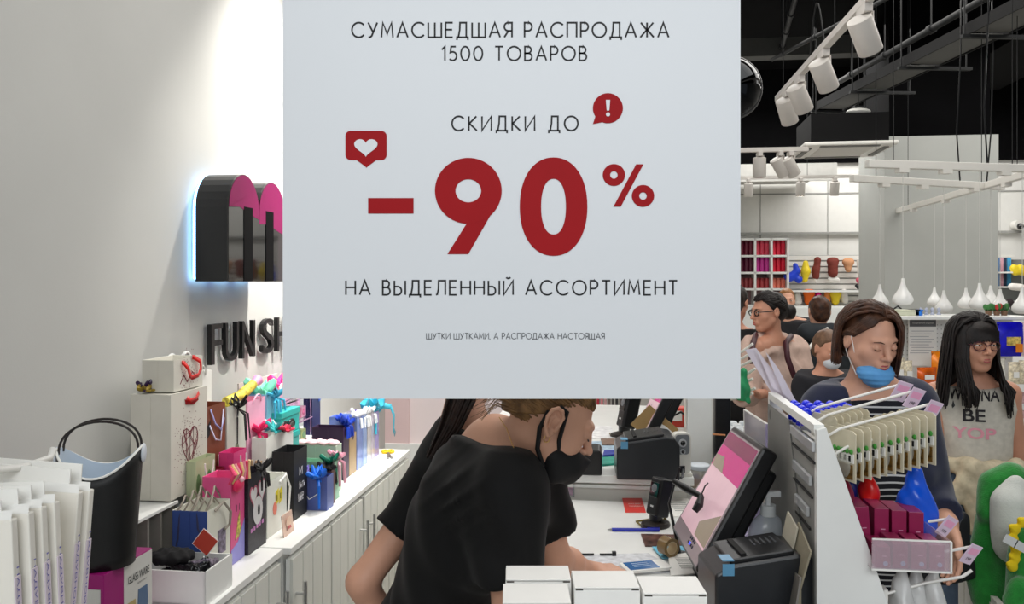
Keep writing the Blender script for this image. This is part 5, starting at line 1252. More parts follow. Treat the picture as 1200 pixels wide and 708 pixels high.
# her dark bag hangs from the forearm
bg = thing('handbag', 'soft black handbag hanging from the arm of the woman in navy', 'bag', P(1100, 700, 2.28))
S = Sdf(); c = P(1098, 640, 2.34); S.box(c, (.07, .035, .085), Matrix.Rotation(-.15, 3, 'Y'), .012); S.mesh('bag_body', mat('black_nylon', (15, 16, 22), .6, bump=.2), .008, post=folds(.004, 40, 1), parent=bg, origin=bg.location)
MB().tube([c - bg.location + Vector((-.05, 0, .08)), c - bg.location + Vector((-.02, 0, .15)), c - bg.location + Vector((.03, 0, .15)), c - bg.location + Vector((.06, 0, .08))], .006, 8).build('strap', BLACKP, bg, smooth=True)

# -- girl with glasses
J = dict(pel=P(1140, 583, 3.12), nb=P(1140, 449, 3.15), sR=P(1096, 462, 3.20), sL=P(1181, 462, 3.09), eR=P(1092, 545, 3.10), wR=P(1100, 610, 3.0), eL=P(1194, 550, 3.20), wL=P(1200, 625, 3.1))
hd = Head(P(1141, 403, 3.08), (.05, -.98, -.06), k=.88)
t, o, lg_, fl = person('long-haired girl with glasses in a sleeveless printed top and a jacket tied at her waist', J, hd, SKIN3, hands=(('R', (0, -.2, -1), (1, 0, 0), .3), ('L', (0, -.2, -1), (-1, 0, 0), .3)), h=.011, fineh=.004, kk=.86, nk=.044)
hd.features(t, o=o, lips=(170, 88, 84), brow=(40, 28, 24), skin=SKIN3); g = lambda x, y, z: hd(x, y, z) - o
mb = MB()
for e in (-1, 1): mb.tube([g(e * .033 + .025 * math.cos(a), .104 - .010 * abs(math.cos(a) * e + 1) * .5 - .004, .002 + .019 * math.sin(a)) for a in [2 * math.pi * i / 20 for i in range(21)]], .0021, 6, False)
mb.tube([g(-.009, .104, .006), g(0, .107, .009), g(.009, .104, .006)], .002, 6)
for e in (-1, 1): mb.tube([g(e * .057, .094, .008), g(e * .072, .05, .008), g(e * .078, -.01, .01)], .0018, 6)
mb.build('glasses', mat('maroon_frame', (70, 26, 36), .3), t, smooth=True)
S = Sdf(); S.ell(hd(0, -.018, .040), (.080 * .86, .098 * .86, .088 * .86), hd.R, .01); S.ell(hd(0, -.05, -.04), (.074 * .86, .06 * .86, .11 * .86), hd.R, .03); S.ell(hd(0, -.075, -.16), (.085 * .86, .04 * .86, .12 * .86), hd.R, .04)
S.cut(hd(0, .05, .08), hd.R @ Vector((0, 1, -.4)), .004); S.mesh('hair_cap', BKH, .006, parent=t, origin=o)
lock_mesh(fall_paths(hd, 0, (78, 282), -.27, 12, 300, flare=.26, spread=.014, wave=.003), hd, BKH, t, o, .0055, 5)
lock_mesh([[hd.scalp(x * .35, .02, .14, .004), hd.scalp(x * .8, .075, .10, .008), Vector((x * 1.05, .100 * math.sqrt(max(0, 1 - (x / .086) ** 2)) - .004, .06)), Vector((x * 1.08, .108 * math.sqrt(max(0, 1 - (x / .084) ** 2)) - .006, .026 + .004 * math.sin(x * 700) - .25 * x * x / .05)) ] for x in [(-.066 + .132 * i / 80) for i in range(81)]], hd, BKH, t, o, .0045, 5, 'fringe')
def front_fall(e, n, seed, zend, xo):
    rnd = random.Random(seed); out = []
    for i in range(n):
        a = math.radians(rnd.uniform(44, 84)); x, y = e * .076 * math.sin(a), .088 * math.cos(a); u = rnd.random(); 
        out.append([hd.scalp(e * .02, .05, .13, .004), hd.scalp(x, y, .09, .01), Vector((x * 1.12, y, .03)), Vector((x * 1.2, y + .005, -.05)), Vector((x * (1.2 + xo * .3), y + .03 * u + .01, -.14)), Vector((x * (1.15 + xo) + .01 * rnd.gauss(0, 1), y + .045 + .02 * u, -.19)), Vector((x * (1.1 + xo * 1.3) + .006 * rnd.gauss(0, 1), y + .045 + .02 * u, zend + .02 * rnd.gauss(0, 1)))])
    return out
lock_mesh(front_fall(1, 80, 3, -.235, -.1) + front_fall(-1, 130, 4, -.26, .4), hd, BKH, t, o, .0048, 5, 'front_hair')
TOP = mat('pale_grey_melange_top', (196, 190, 178), .8, var=.1, scale=50, bump=.1, bscale=300)
tp = shirt('sleeveless_top', J, TOP, t, o, .012, .06, J['pel'].z + .06, (.006, .0), .86, 0, .008, .004, 7, .35, lat=.118)
# words printed on the shirt, wrapped on the chest
def wrap_text(s, m, cx, cz, w_, h_, bold=.02):
    fw = Vector((J['fw'].x, J['fw'].y, 0)).normalized(); rt = -Vector((J['rt'].x, J['rt'].y, 0)).normalized(); mid = J['pel'].lerp(J['nb'], .6)
    Mx = Matrix((rt, Vector((0, 0, 1)), fw)).transposed().to_4x4(); c = Vector((mid.x, mid.y, 0)) + rt * cx + Vector((0, 0, cz)) + fw * .3 - o
    q = text(s, m, t, Matrix.Translation(c) @ Mx, w_, h_, bold=bold, name='shirt_print')
    me = q.data; bm = bmesh.new(); bm.from_mesh(me); bmesh.ops.triangulate(bm, faces=bm.faces); bmesh.ops.subdivide_edges(bm, edges=bm.edges, cuts=2); 
    for v in bm.verts:
        ok, loc, nn, ix = tp.ray_cast(v.co, -fw)
        if ok: v.co = loc + fw * .0025
    bm.to_mesh(me); bm.free(); return q
zz = lambda py: HC - (py - HY) / F * 2.98
bpy.context.view_layer.update()
DINK = plain((34, 30, 34), .7)
wrap_text('WANNA', DINK, .0, zz(466), .17, .05); wrap_text('BE', DINK, .0, zz(491), .075, .045); wrap_text('YOP', plain((222, 150, 164), .7), .0, zz(512), .145, .042)
JK = mat('cream_sprigged_cotton', (198, 184, 156), .85, var=.2, scale=36, bump=.2, bscale=200)
S = Sdf(); Rm = Matrix((J['rt'], J['fw'], J['up'])).transposed(); pw = J['pel'] + J['up'] * .13; f_, r_ = J['fw'], J['rt']
for i in range(24):
    a0, a1 = 2 * math.pi * i / 24, 2 * math.pi * (i + 1) / 24
    S.cone(pw + r_ * .145 * math.cos(a0) + f_ * .118 * math.sin(a0), pw + r_ * .145 * math.cos(a1) + f_ * .118 * math.sin(a1), .024, .024, .02)
kn = pw + f_ * .135 + r_ * .01; S.ell(kn, (.04, .03, .035), None, .02)
S.cone(kn, kn + Vector((.02, 0, -.22)) , .024, .038, .02); S.cone(kn, kn + r_ * .09 + Vector((-.02, 0, -.20)), .024, .036, .02)
S.cone(pw - r_ * .13 + f_ * .05, pw - r_ * .16 + f_ * .03 - Vector((0, 0, .16)), .03, .04, .03); S.cone(pw + r_ * .13 + f_ * .04, pw + r_ * .15 - Vector((0, 0, .18)), .03, .04, .03)
S.mesh('tied_jacket', JK, .008, post=folds(.006, 60, 2), parent=t, origin=o)
trousers('jeans', J, mat('blue_denim', (92, 112, 138), .85, var=.15, scale=30, bump=.2), t, o, .86); shoes(t, lg_, fl, plain((200, 200, 204), .6), o)
MB().tube([J['sR'] + Vector((.035, -.075, .035)) - o, J['sR'] + Vector((.02, -.095, -.03)) - o, J['sR'] + Vector((.015, -.085, -.13)) - o], .007, 6).build('bag_strap', BLACKP, t, smooth=True)

# -- woman with glasses and bun in beige
BEI = mat('beige_knit', (200, 172, 158), .85, var=.06, scale=50, bump=.15, bscale=300)
J = dict(pel=P(900, 520, 4.85), nb=P(905, 398, 4.8), sR=P(884, 408, 4.62), sL=P(932, 408, 4.95), eR=P(876, 462, 4.55), wR=P(868, 466, 4.4), eL=P(946, 456, 4.85), wL=P(890, 462, 4.5))
hd = Head(P(900, 366, 4.75), (-.98, -.22, -.08), k=.98)
t, o, lg_, fl = person('woman with glasses and a dark bun in a beige sweater, facing left', J, hd, SKIN3, hands=(('L', (-1, -.3, .1), (0, 0, 1), .6),), h=.014, fineh=.005, kk=1.0)
hd.features(t, o=o, brow=(40, 28, 24), skin=SKIN3); g = lambda x, y, z: hd(x, y, z) - o
mb = MB()
for e in (-1, 1):
    mb.tube([g(e * .033 + .024 * math.cos(a), .100 - .006, .004 + .017 * math.sin(a)) for a in [2 * math.pi * i / 16 for i in range(17)]], .003, 6, False); mb.tube([g(e * .057, .094, .01), g(e * .074, .05, .01), g(e * .08, -.01, .01)], .003, 6)
mb.build('glasses', BLACKP, t, smooth=True)
S = Sdf(); S.ell(hd(0, -.018, .038), (.080, .099, .088), hd.R, .01); S.ell(hd(0, -.07, 0), (.06, .045, .06), hd.R, .02); S.cut(hd(0, .045, .06), hd.R @ Vector((0, 1, -.8)), .004); S.ell(hd(0, -.135, -.01), (.05, .042, .048), hd.R, .01)
S.mesh('hair_cap', BKH, .007, post=folds(.003, 90, 2), parent=t, origin=o)
lock_mesh(pulled_paths(hd, (0, -.12, -.005), 8, 160, .006), hd, BKH, t, o, .006, 5)
shirt('sweater', J, BEI, t, o, .02, 1.9, None, (.0, .04), 1.06, 1, .012, .006, 3, .9, long=True)
trousers('trousers', J, plain((180, 176, 170), .8), t, o); shoes(t, lg_, fl, BLACKP, o)
ms = plain((60, 18, 30), .5)
MB().tube([P(927, 394, 4.86) - o, P(921, 402, 4.66) - o, P(923, 420, 4.6) - o, P(931, 442, 4.62) - o], .017, 8).build('bag_strap', ms, t, smooth=True)
MB().tube([P(886, 392, 4.72) - o, P(882, 404, 4.42) - o, P(880, 425, 4.36) - o], .016, 8).build('bag_strap', ms, t, smooth=True)
bk = thing('handbag', 'dark red shoulder bag behind the elbow of the woman in beige', 'bag', P(943, 480, 4.95)); S = Sdf(); S.box(P(942, 466, 5.02), (.06, .06, .07), None, .02); S.mesh('bag_body', ms, .012, parent=bk, origin=bk.location)

# -- person in black at the poster's edge, hooded shopper, masked child, far head
def simple(label, px, py, d, f, kh, hair, top, skin, k=1.0, hw=20, drop=None, group=None):
    J = dict(nb=P(px, py, d) + Vector((0, .02, -.17 * k))); fv = Vector((f[0], f[1], 0)).normalized(); r = fv.cross(Vector((0, 0, 1)))
    J['pel'] = J['nb'] - Vector((0, 0, .53 * k)); J['sR'] = J['nb'] + r * .17 * k - Vector((0, 0, .05)); J['sL'] = J['nb'] - r * .17 * k - Vector((0, 0, .05))
    for a, e in (('R', 1), ('L', -1)):
        J['e' + a] = J['s' + a] + r * e * .05 * k + Vector((0, 0, -.27 * k)) + fv * .02; J['w' + a] = J['e' + a] + fv * .18 * k + Vector((0, 0, -.08 * k))
    hd = Head(P(px, py, d), f, k=kh); t, o, lg_, fl = person(label, J, hd, skin, h=.016, fineh=.007, kk=k); hd.features(t, o=o, skin=skin)
    S = Sdf(); S.ell(hd(0, -.018, .038), (.080 * kh, .099 * kh, .09 * kh), hd.R, .01); S.ell(hd(0, -.06, -.02), (.065 * kh, .045 * kh, .06 * kh), hd.R, .02); S.cut(hd(0, .045, .06), hd.R @ Vector((0, 1, -.6)), .004)
    S.mesh('hair', hair, .007, post=folds(.003, 90, 4), parent=t, origin=o)
    shirt('jacket', J, top, t, o, .03, 1.9, None, (.0, .0), k, 0, .014, .006, 3, .3, long=True)
    trousers('trousers', J, plain((40, 42, 50), .8), t, o, k, h=.016); return t, o, hd, J
simple('person in black with a red scarf, half hidden by the poster edge', 861, 356, 5.3, (.5, .8, -.1), 1.05, DBR, mat('black_coat', (16, 17, 19), .85), SKIN3, 1.05)
t, o, hd, Jh = simple('shopper in a dark hooded jacket seen from behind with a pale diagonal strap', 960, 366, 5.7, (.1, .95, -.1), .92, BRUN, mat('charcoal_hooded_cloth', (40, 45, 50), .9), SKIN2, 1.02)
S = Sdf(); S.cone(P(943, 388, 5.62), P(975, 388, 5.62), .055, .055, .03); S.ell(P(958, 392, 5.58), (.10, .06, .06), None, .03); S.mesh('hood', MATS['charcoal_hooded_cloth'], .012, post=folds(.006, 40, 2), parent=t, origin=o)
MB().tube([P(970, 385, 5.5) - o, P(955, 400, 5.42) - o, P(940, 418, 5.42) - o], .012, 6).build('shoulder_strap', CARD, t, smooth=True)
t, o, hd, Jc = simple('small child with brown hair and a white mask behind the woman with the bob', 970, 410, 4.2, (.25, -.9, -.3), .82, hairmat('light_brown_hair', (84, 60, 44), (120, 90, 68)), mat('dark_child_coat', (30, 30, 36), .85), SKIN3, .7)
S = Sdf(); S.ell(hd(0, .06, -.06), (.046, .042, .038), hd.R, .01); S.cut(hd(0, .1, -.03), hd.R @ Vector((0, .1, 1)), .004); S.cut(hd(0, .03, -.05), hd.R @ Vector((0, -1, 0)), .004); S.mesh('face_mask', plain((206, 210, 216), .7), .005, parent=t, origin=o)
simple('distant shopper with reddish hair seen between the dark bun and the hooded shopper', 922, 353, 7.2, (-.2, -1, 0), .9, hairmat('ginger_hair', (120, 76, 40), (160, 110, 60)), mat('dark_far_coat', (26, 26, 30), .85), SKIN2, .9)
# ---------------------------------------------------------------- till counters
def onz(px, py, z):
    d = (HC - z) * F / (py - HY); return P(px, py, d)
CZ = .90
ct = thing('till_counter', 'white till counter in front of the bending cashier', 'counter', R(.0875, 2.27, 0), -A)
MB().box((0, 0, CZ - .015), (.675, 1.56, .03)).build('worktop', WHITE, ct, bevel=.002)
MB().box((.02, 0, (CZ - .03) / 2), (.62, 1.5, CZ - .03)).build('cabinet_body', WHITE, ct)
MB().box((-.295, -.2, .5), (.012, .6, .6)).build('drawer_front', WHITE, ct); MB().box((-.295, .45, .5), (.012, .6, .6)).build('drawer_front', WHITE, ct)
OFFW = mat('off_white_panel', (222, 220, 212), .45, var=.02)
CZ2 = .99
c2 = thing('raised_counter', 'raised white counter carrying the second till behind', 'counter', R(-.16, 3.95, 0), -A)
MB().box((0, 0, CZ2 - .015), (.92, 1.76, .03)).build('worktop', WHITE, c2, bevel=.002)
MB().box((0, .02, (CZ2 - .03) / 2), (.88, 1.7, CZ2 - .03)).build('cabinet_body', OFFW, c2)
MB().box((0, -.846, .94), (.88, .006, .012)).box((0, -.848, .972), (.9, .008, .02)).build('front_rail', WHITE, c2)
# cartons on their plinth
pl = thing('display_plinth', 'white plinth under the small cartons in the foreground', 'plinth', (.165, 1.31, 0))
MB().box((0, 0, .55), (.40, .22, 1.10)).build('plinth_body', WHITE, pl, bevel=.003); MB().box((0, 0, 1.11), (.42, .24, .012)).build('plinth_top', WHITE, pl)
CARTON = mat('white_cardboard', (240, 239, 235), .55, var=.012, scale=20)
zt2 = 1.221
def carton(label, x0, x1, y0, y1, zt_, hgt=.104, rz=0):
    t = thing('small_carton', label, 'box', ((x0 + x1) / 2, (y0 + y1) / 2, zt_ - hgt), rz, 'small white cartons in the foreground')
    w_, d_ = x1 - x0 - .002, y1 - y0 - .002
    MB().box((0, 0, hgt / 2 - .002), (w_, d_, hgt - .004)).build('carton_body', CARTON, t, bevel=.0008)
    MB().box((0, .0005, hgt - .001), (w_ - .001, d_ - .001, .002)).build('lid_flap', CARTON, t, bevel=.0006)
    for e in (-1, 1): MB().box((e * (w_ / 2 - .008), -d_ / 2 - .0003, hgt - .0035), (.012, .0012, .0018)).build('tuck_slot', plain((70, 66, 60), .8), t)
    return t
def xw(px, d): return (px - 600) / F * d
carton('small white carton at the back left of the foreground group', xw(592, 1.4), xw(668, 1.4), 1.355, 1.425, zt2)
carton('small white carton at the front left, touching the cashier sleeve in view', xw(588, 1.27), xw(670, 1.27), 1.262, 1.345, zt2 - .002)
carton('wide white carton in the middle of the foreground group', xw(672, 1.33), xw(750, 1.33), 1.32, 1.40, zt2)
carton('white carton at the back right below the till screen', xw(753, 1.31), xw(829, 1.31), 1.305, 1.385, zt2 - .004)
carton('white carton at the front right corner of the group', xw(764, 1.22), xw(846, 1.22), 1.205, 1.288, zt2 - .016, .089)
# small goods row by the raised counter
for i, px in enumerate((690, 701, 712, 724, 736, 748)):
    p = onz(px, 578, CZ); t = thing('mint_tin', 'small picture tin in the row at the back of the counter, %s' % ['leftmost', 'second', 'third', 'fourth', 'fifth', 'rightmost'][i], 'tin', p, -A, 'picture tins at the back of the counter')
    MB().prism(rrect(-.017, -.026, .017, .026, .005, 3), 0, .014 if i > 1 else .05).build('tin_body', plain((206, 150, 120) if i % 2 else (196, 120, 116), .35, metal=.2), t, bevel=.001)
    MB().prism(rrect(-.014, -.022, .014, .022, .004, 3), .014 if i > 1 else .05, .0155 if i > 1 else .0515).build('picture_lid', mat('tin_picture', (190, 192, 214), .3, var=.4, scale=90), t)
t = thing('acrylic_tray', 'clear acrylic tray standing at the back left of the counter', 'tray', onz(664, 579, CZ), -A)
MB().box((0, 0, .03), (.05, .05, .056)).build('pink_packets', mat('pink_packets', (214, 176, 190), .4, var=.4, scale=60), t); MB().box((.03, -.03, .045), (.004, .004, .09)).box((-.03, -.03, .045), (.004, .004, .09)).box((0, -.03, .015), (.06, .003, .03)).build('tray_wall', GLASS, t)
def sheet(name, label, cat, pts, z, m, th=.0012, parent=None):
    ps = [onz(x, y, z) for x, y in pts]; c = sum(ps, Vector()) / len(ps); t = thing(name, label, cat, (c.x, c.y, z))
    n = len(ps); vs = [Vector((p.x - c.x, p.y - c.y, 0)) for p in ps]
    MB().add([v for v in vs] + [v + Vector((0, 0, th)) for v in vs], [tuple(range(n - 1, -1, -1)), tuple(range(n, 2 * n))] + [(i, (i + 1) % n, (i + 1) % n + n, i + n) for i in range(n)]).build('sheet', m, t); return t, c
REDF = plain((226, 66, 58), .45)
t, c = sheet('flyer', 'red flyer with white words lying on the counter', 'flyer', ((729, 584), (752, 584), (757, 601), (733, 601)), CZ + .0005, REDF)
text('АКЦИЯ', CARD, t, T(.004, .012, .002), .045, .014); text('СКИДКА', CARD, t, T(.006, -.02, .002), .05, .014)
t, c = sheet('price_list', 'white printed paper behind the barcode scanner', 'paper', ((780, 584), (806, 584), (818, 606), (786, 606)), CZ + .0005, CARD)
for i in range(6): MB().box((.0, .05 - i * .02, .0016), (.06, .004, .0006)).build('text_row', plain((120, 120, 122), .6), t)
t, c = sheet('magazine', 'dark picture magazine under the till screen', 'magazine', ((751, 627), (800, 628), (812, 641), (756, 641)), CZ + .0005, mat('magazine_photo', (96, 66, 58), .3, var=.9, scale=26), .004)
t, c = sheet('leaflet', 'light blue and white leaflet beside the tape roll', 'leaflet', ((764, 641), (806, 640), (818, 654), (776, 655)), CZ + .0055, mat('blue_leaflet', (110, 186, 214), .35, var=.35, scale=20), .001)
t, c = sheet('paper_pile', 'loose grey printed papers under the phone', 'papers', ((676, 651), (760, 649), (800, 672), (680, 672)), CZ + .0005, mat('printed_newsprint', (206, 208, 212), .6, var=.22, scale=45), .002)
t, c = sheet('receipt', 'long white receipts by the foot of the till screen', 'receipt', ((783, 652), (812, 648), (822, 672), (786, 676)), CZ + .0075, CARD, .003)
for i in range(8): MB().box((.01, .045 - i * .012, .0034), (.05, .002, .0006)).build('text_row', plain((130, 130, 132), .6), t)
t = thing('binder_clip_strip', 'two thin black clips on the papers by the cashier hand', 'clip', onz(698, 652, CZ)); 
MB().box((-.03, 0, .006), (.05, .006, .004)).box((.035, 0, .006), (.045, .006, .004)).box((.055, 0, .008), (.012, .012, .012)).build('clip_body', BLACKP, t)
ph = thing('smartphone', 'white phone with a blue screen lying under the cashier fingers', 'phone', onz(756, 660, CZ + .02), .25)
ph.location.z = CZ + .006
MB().prism(rrect(-.068, -.036, .068, .036, .012), 0, .009).build('phone_body', plain((236, 236, 232), .3), ph, bevel=.002); MB().box((-.012, 0, .0094), (.088, .060, .0008)).build('screen', mat('phone_screen', (66, 112, 168), .1), ph)
for i in range(3): MB().box((-.012, .015 - i * .012, .01), (.05, .003, .0006)).build('screen_text', plain((180, 200, 224), .3), ph)
tp_ = thing('tape_roll', 'brown packing tape roll standing on the leaflets', 'tape', onz(783, 655, CZ), .5); tp_.location.z = CZ + .0085 + .0
po = [(.028 * math.cos(2 * math.pi * i / 28), .028 + .028 * math.sin(2 * math.pi * i / 28)) for i in range(28)]; pi_ = [(x * .68, .028 + (y - .028) * .68) for x, y in po]
MB().ring(po, pi_, -.018, .018, RX).build('tape', mat('brown_tape', (122, 96, 52), .25, coat=.4), tp_, smooth=True); MB().ring(pi_, [(x * .93, .028 + (y - .028) * .93) for x, y in pi_], -.018, .018, RX).build('core', plain((196, 176, 140), .7), tp_, smooth=True)
pn = thing('pen', 'blue ballpoint pen lying left of the barcode scanner', 'pen', onz(744, 623, CZ), -.03); PB = plain((18, 36, 168), .3)
MB().cyl((-.075, 0, .006), (.08, 0, .006), .0055, n=12).build('barrel', PB, pn, smooth=True); MB().cyl((-.09, 0, .005), (-.075, 0, .006), .001, .005, n=12).build('tip', CHROME, pn, smooth=True); MB().box((.06, 0, .0125), (.04, .003, .002)).build('clip', PB, pn)
def scanner(label, loc, rz, k=1.0):
    t = thing('barcode_scanner', label, 'scanner', loc, rz)
    MB().lathe([(.052 * k, 0), (.054 * k, .006 * k), (.05 * k, .014 * k), (.025 * k, .02 * k)], n=32, sx=1.0, sy=.8).build('base', mat('scanner_base', (44, 38, 34), .4), t, smooth=True)
    MB().tube([(0, 0, .014 * k), (.004 * k, 0, .04 * k)], [.02 * k, .024 * k], 16).build('neck', BLACKP, t, smooth=True)
    Mx = T(.006 * k, 0, .035 * k) @ Matrix.Rotation(.22, 4, 'Y')
    MB(Mx).prism(rrect(-.028 * k, -.03 * k, .03 * k, .03 * k, .01 * k), 0, .125 * k).build('scanner_head', BLACKP, t, bevel=.006 * k)
    MB(Mx @ T(-.0288 * k, -.0, .085 * k)).box((0, 0, 0), (.004 * k, .042 * k, .05 * k)).build('scan_window', BLACKG, t, bevel=.001)
    MB(Mx @ T(-.031 * k, 0, .09 * k)).ell((0, 0, 0), (.003 * k, .014 * k, .014 * k), 20, 8).build('scan_lens', plain((110, 112, 116), .15), t, smooth=True)
    MB(Mx).box((-.0285 * k, 0, .03 * k), (.001, .014 * k, .006 * k)).build('indicator', plain((200, 200, 200), .3), t)
    MB().tube([(.03 * k, .0, .03 * k), (.055 * k, .01, .012 * k), (.04 * k, .06 * k, .005), (-.03 * k, .065 * k, .004), (-.05 * k, .0, .004)], .003, 6).build('cable', plain((120, 104, 30), .5), t, smooth=True)
    return t
scanner('black barcode scanner standing on the near counter beside the till screen', onz(768, 617, CZ), .5)
# till screen
def till_screen(label, A_, B_, C_, D_, zb, pink=True, glass_kit=True):
    """A far bottom, B near bottom, C far top, D near top"""
    t = thing('till_screen', label, 'till screen', (A_.x + .09, (A_.y + B_.y) / 2, zb))
    o = t.location; A2, B2, C2, D2 = [q - o for q in (A_, B_, C_, D_)]
    W = (B2 - A2); Hh = (C2 - A2); n = W.cross(Hh).normalized()
    if n.x > 0: n = -n
    def at(u, v, w): return A2 + W * u + Hh * v + n * w + (D2 - C2 - W) * u * v
    def slab(u0, u1, v0, v1, w0, w1):
        mb = MB(); return mb.hexa([at(u0, v0, w0), at(u1, v0, w0), at(u1, v1, w0), at(u0, v1, w0)], [at(u0, v0, w1), at(u1, v0, w1), at(u1, v1, w1), at(u0, v1, w1)])
    slab(-.03, 1.03, -.03, 1.04, -.045, 0).build('housing', BLACKP, t, bevel=.008)
    slab(.12, .88, .1, .9, -.085, -.04).build('rear_housing', BLACKP, t, bevel=.01)
    m = mat('screen_grey_frame', (150, 138, 142), .12, emit=.15); slab(.0, 1.0, .0, 1.0, .0, .002).build('screen_border', m, t)
    slab(.02, .98, .66, .985, .002, .0026).build('magenta_header', mat('screen_magenta', (190, 20, 120), .12, emit=.35), t)
    slab(.02, .98, .86, .985, .0026, .003).build('dark_magenta_bar', mat('screen_dark_magenta', (128, 8, 76), .12, emit=.2), t)
    slab(.03, .97, .12, .66, .002, .0026).build('pink_page', mat('screen_pink', (214, 178, 188), .12, emit=.4), t)
    MB().add([at(.05, .66, .003), at(.45, .66, .003), at(.28, .78, .003), at(.02, .76, .003)], [(0, 1, 2, 3)]).build('screen_panel', mat('screen_olive', (150, 138, 118), .12, emit=.2), t); MB().add([at(.97, .14, .003), at(.97, .42, .003), at(.55, .24, .003), at(.6, .14, .003)], [(0, 1, 2, 3)]).build('screen_panel', mat('screen_olive', (150, 138, 118), .12, emit=.2), t)
    for i in range(8): slab(.55 + .05 * (i % 4), .57 + .05 * (i % 4), .05 + .04 * (i // 4), .07 + .04 * (i // 4), .002, .004).build('status_light', mat('blue_led', (30, 60, 255), .3, emit=2) if i == 1 else plain((40, 30, 60), .4), t)
    c = at(.5, .3, -.085); MB().tube([c, c + Vector((.03, 0, -.06)), Vector((c.x + .03, c.y, .02))], [.03, .028, .04], 16).build('stand_neck', BLACKP, t, smooth=True)
    MB().box((c.x + .02, c.y, .01), (.2, .2, .02)).build('stand_base', BLACKP, t, bevel=.005); return t, at
dA, dB = 2.35, 2.02
ms_, at1 = till_screen('big tilted touch screen with a magenta and pink page on the near counter', P(790, 618, dA), P(816, 665, dB), P(857, 504, dA), P(891, 528, 2.063), CZ)
# card reader arm in front of it (customer pole mouse)
mc = thing('gooseneck_microphone', 'thin black gooseneck with two arms in front of the till screen', 'microphone', P(797, 575, 2.42)); o = mc.location
mc.location.z = CZ; o = Vector(mc.location)
g1 = [P(x, y, 2.38) - o for x, y in ((791, 566), (795, 552), (797, 548))]
MB().tube([Vector((0, 0, 0)), P(784, 590, 2.42) - o, P(792, 562, 2.40) - o, P(797, 548, 2.40) - o], [.006, .004, .003, .003], 8).build('stem', BLACKP, mc, smooth=True)
MB().tube([P(790, 564, 2.3) - o, P(805, 573, 2.26) - o, P(822, 582, 2.22) - o], [.008, .011, .008], 12).build('arm_joint', BLACKP, mc, smooth=True)
MB().tube([P(822, 582, 2.22) - o, P(819, 592, 2.2) - o, P(814, 599, 2.2) - o], [.008, .012, .009], 12).build('arm_tip', BLACKP, mc, smooth=True)
MB().tube([P(822, 580, 2.22) - o, P(826, 570, 2.22) - o, P(830, 566, 2.22) - o], .002, 6).build('antenna', BLACKP, mc)
MB().cyl((0, 0, 0), (0, 0, .008), .03, n=20).build('foot', BLACKP, mc, smooth=True)
# receipt printer on a cash drawer
def printer(label, loc, rz, w_, d_, h_, lid=True, name='receipt_printer'):
    t = thing(name, label, 'printer', loc, rz)
    pts = [(-d_ / 2, 0), (d_ / 2, 0), (d_ / 2, h_ * .8), (d_ / 2 - .02, h_ * .97), (d_ / 2 - .05, h_), (-d_ / 2 + .04, h_ * .86), (-d_ / 2, h_ * .72)]
    Mx = Matrix(((0, 0, 1, -w_ / 2), (1, 0, 0, 0), (0, 1, 0, 0), (0, 0, 0, 1)))
    Mx = Matrix(((1, 0, 0, 0), (0, 0, 1, -w_ / 2), (0, 1, 0, 0), (0, 0, 0, 1)))
    MB(Mx).prism(pts, 0, w_).build('printer_body', mat('dark_grey_plastic', (36, 38, 41), .3, var=.1, bump=.1, bscale=400), t, bevel=.006)
    m = MATS['dark_grey_plastic']
    ang = math.atan2(h_ * .14, d_ - .09)
    MB(T(-.01, 0, h_ * .925) @ Matrix.Rotation(-ang, 4, 'Y')).box((0, 0, .004), (d_ * .62, w_ * .86, .012)).build('top_cover', BLACKP, t, bevel=.003)
    MB(T(-d_ * .2, 0, h_ * .90 + .006) @ Matrix.Rotation(-ang, 4, 'Y')).box((0, 0, .002), (.012, w_ * .7, .01)).build('paper_slot', plain((10, 10, 11), .8), t)
    for i in range(5): MB(T(d_ * (-.02 + .05 * i), w_ * .12, h_ * (.945 + .012 * i) + .008) @ Matrix.Rotation(-ang, 4, 'Y')).box((0, 0, 0), (.004, w_ * .26, .002)).build('button_bar', plain((70, 72, 76), .4), t)
    MB(T(-d_ * .38, -w_ / 2 - .001, h_ * .8)).box((0, 0, 0), (.026, .002, .026)).box((0, .02, .02), (.026, .04, .002)).build('blue_tab', plain((92, 150, 186), .4), t)
    MB(T(d_ * .1, -w_ / 2 + .02, h_ * .985)).box((0, 0, 0), (.012, .006, .003)).build('status_light', mat('cyan_led', (150, 220, 255), .3, emit=1.5), t)
    return t
dr = thing('cash_drawer', 'black cash drawer under the near receipt printer', 'cash drawer', R(.33, 1.80, CZ), -A)
MB().box((0, 0, .033), (.20, .30, .062)).build('drawer_case', BLACKP, dr, bevel=.003); MB().box((-.102, 0, .033), (.006, .28, .05)).build('drawer_front', BLACKP, dr)
printer('black receipt printer with a blue tab in the near right foreground', P(887, 690, 1.86) * 1.0 + Vector((0, 0, -(P(887, 690, 1.86).z) + CZ + .066)), -A + .16, .15, .235, .150)
bt = thing('sanitizer_bottle', 'clear sanitizer pump bottle with red letters behind the printer', 'bottle', P(900, 640, 2.12)); bt.location.z = CZ
zl0 = HC - (634 - HY) / F * 2.12 - CZ
for i, z in enumerate((.0,)): pass
MB().prism(rrect(-.05, -.03, .05, .03, .02), 0, .17).build('foot_block', GLASS, bt) if False else None
bh = HC - (604 - HY) / F * 2.12 - CZ
MB().lathe([(.046, 0), (.050, .008), (.050, bh - .04), (.044, bh - .018), (.024, bh), (.019, bh + .004)], n=32, sx=1, sy=.65).build('bottle_body', mat('frosted_plastic', (196, 204, 212), .15, alpha=.55, spec=.6), bt, smooth=True)
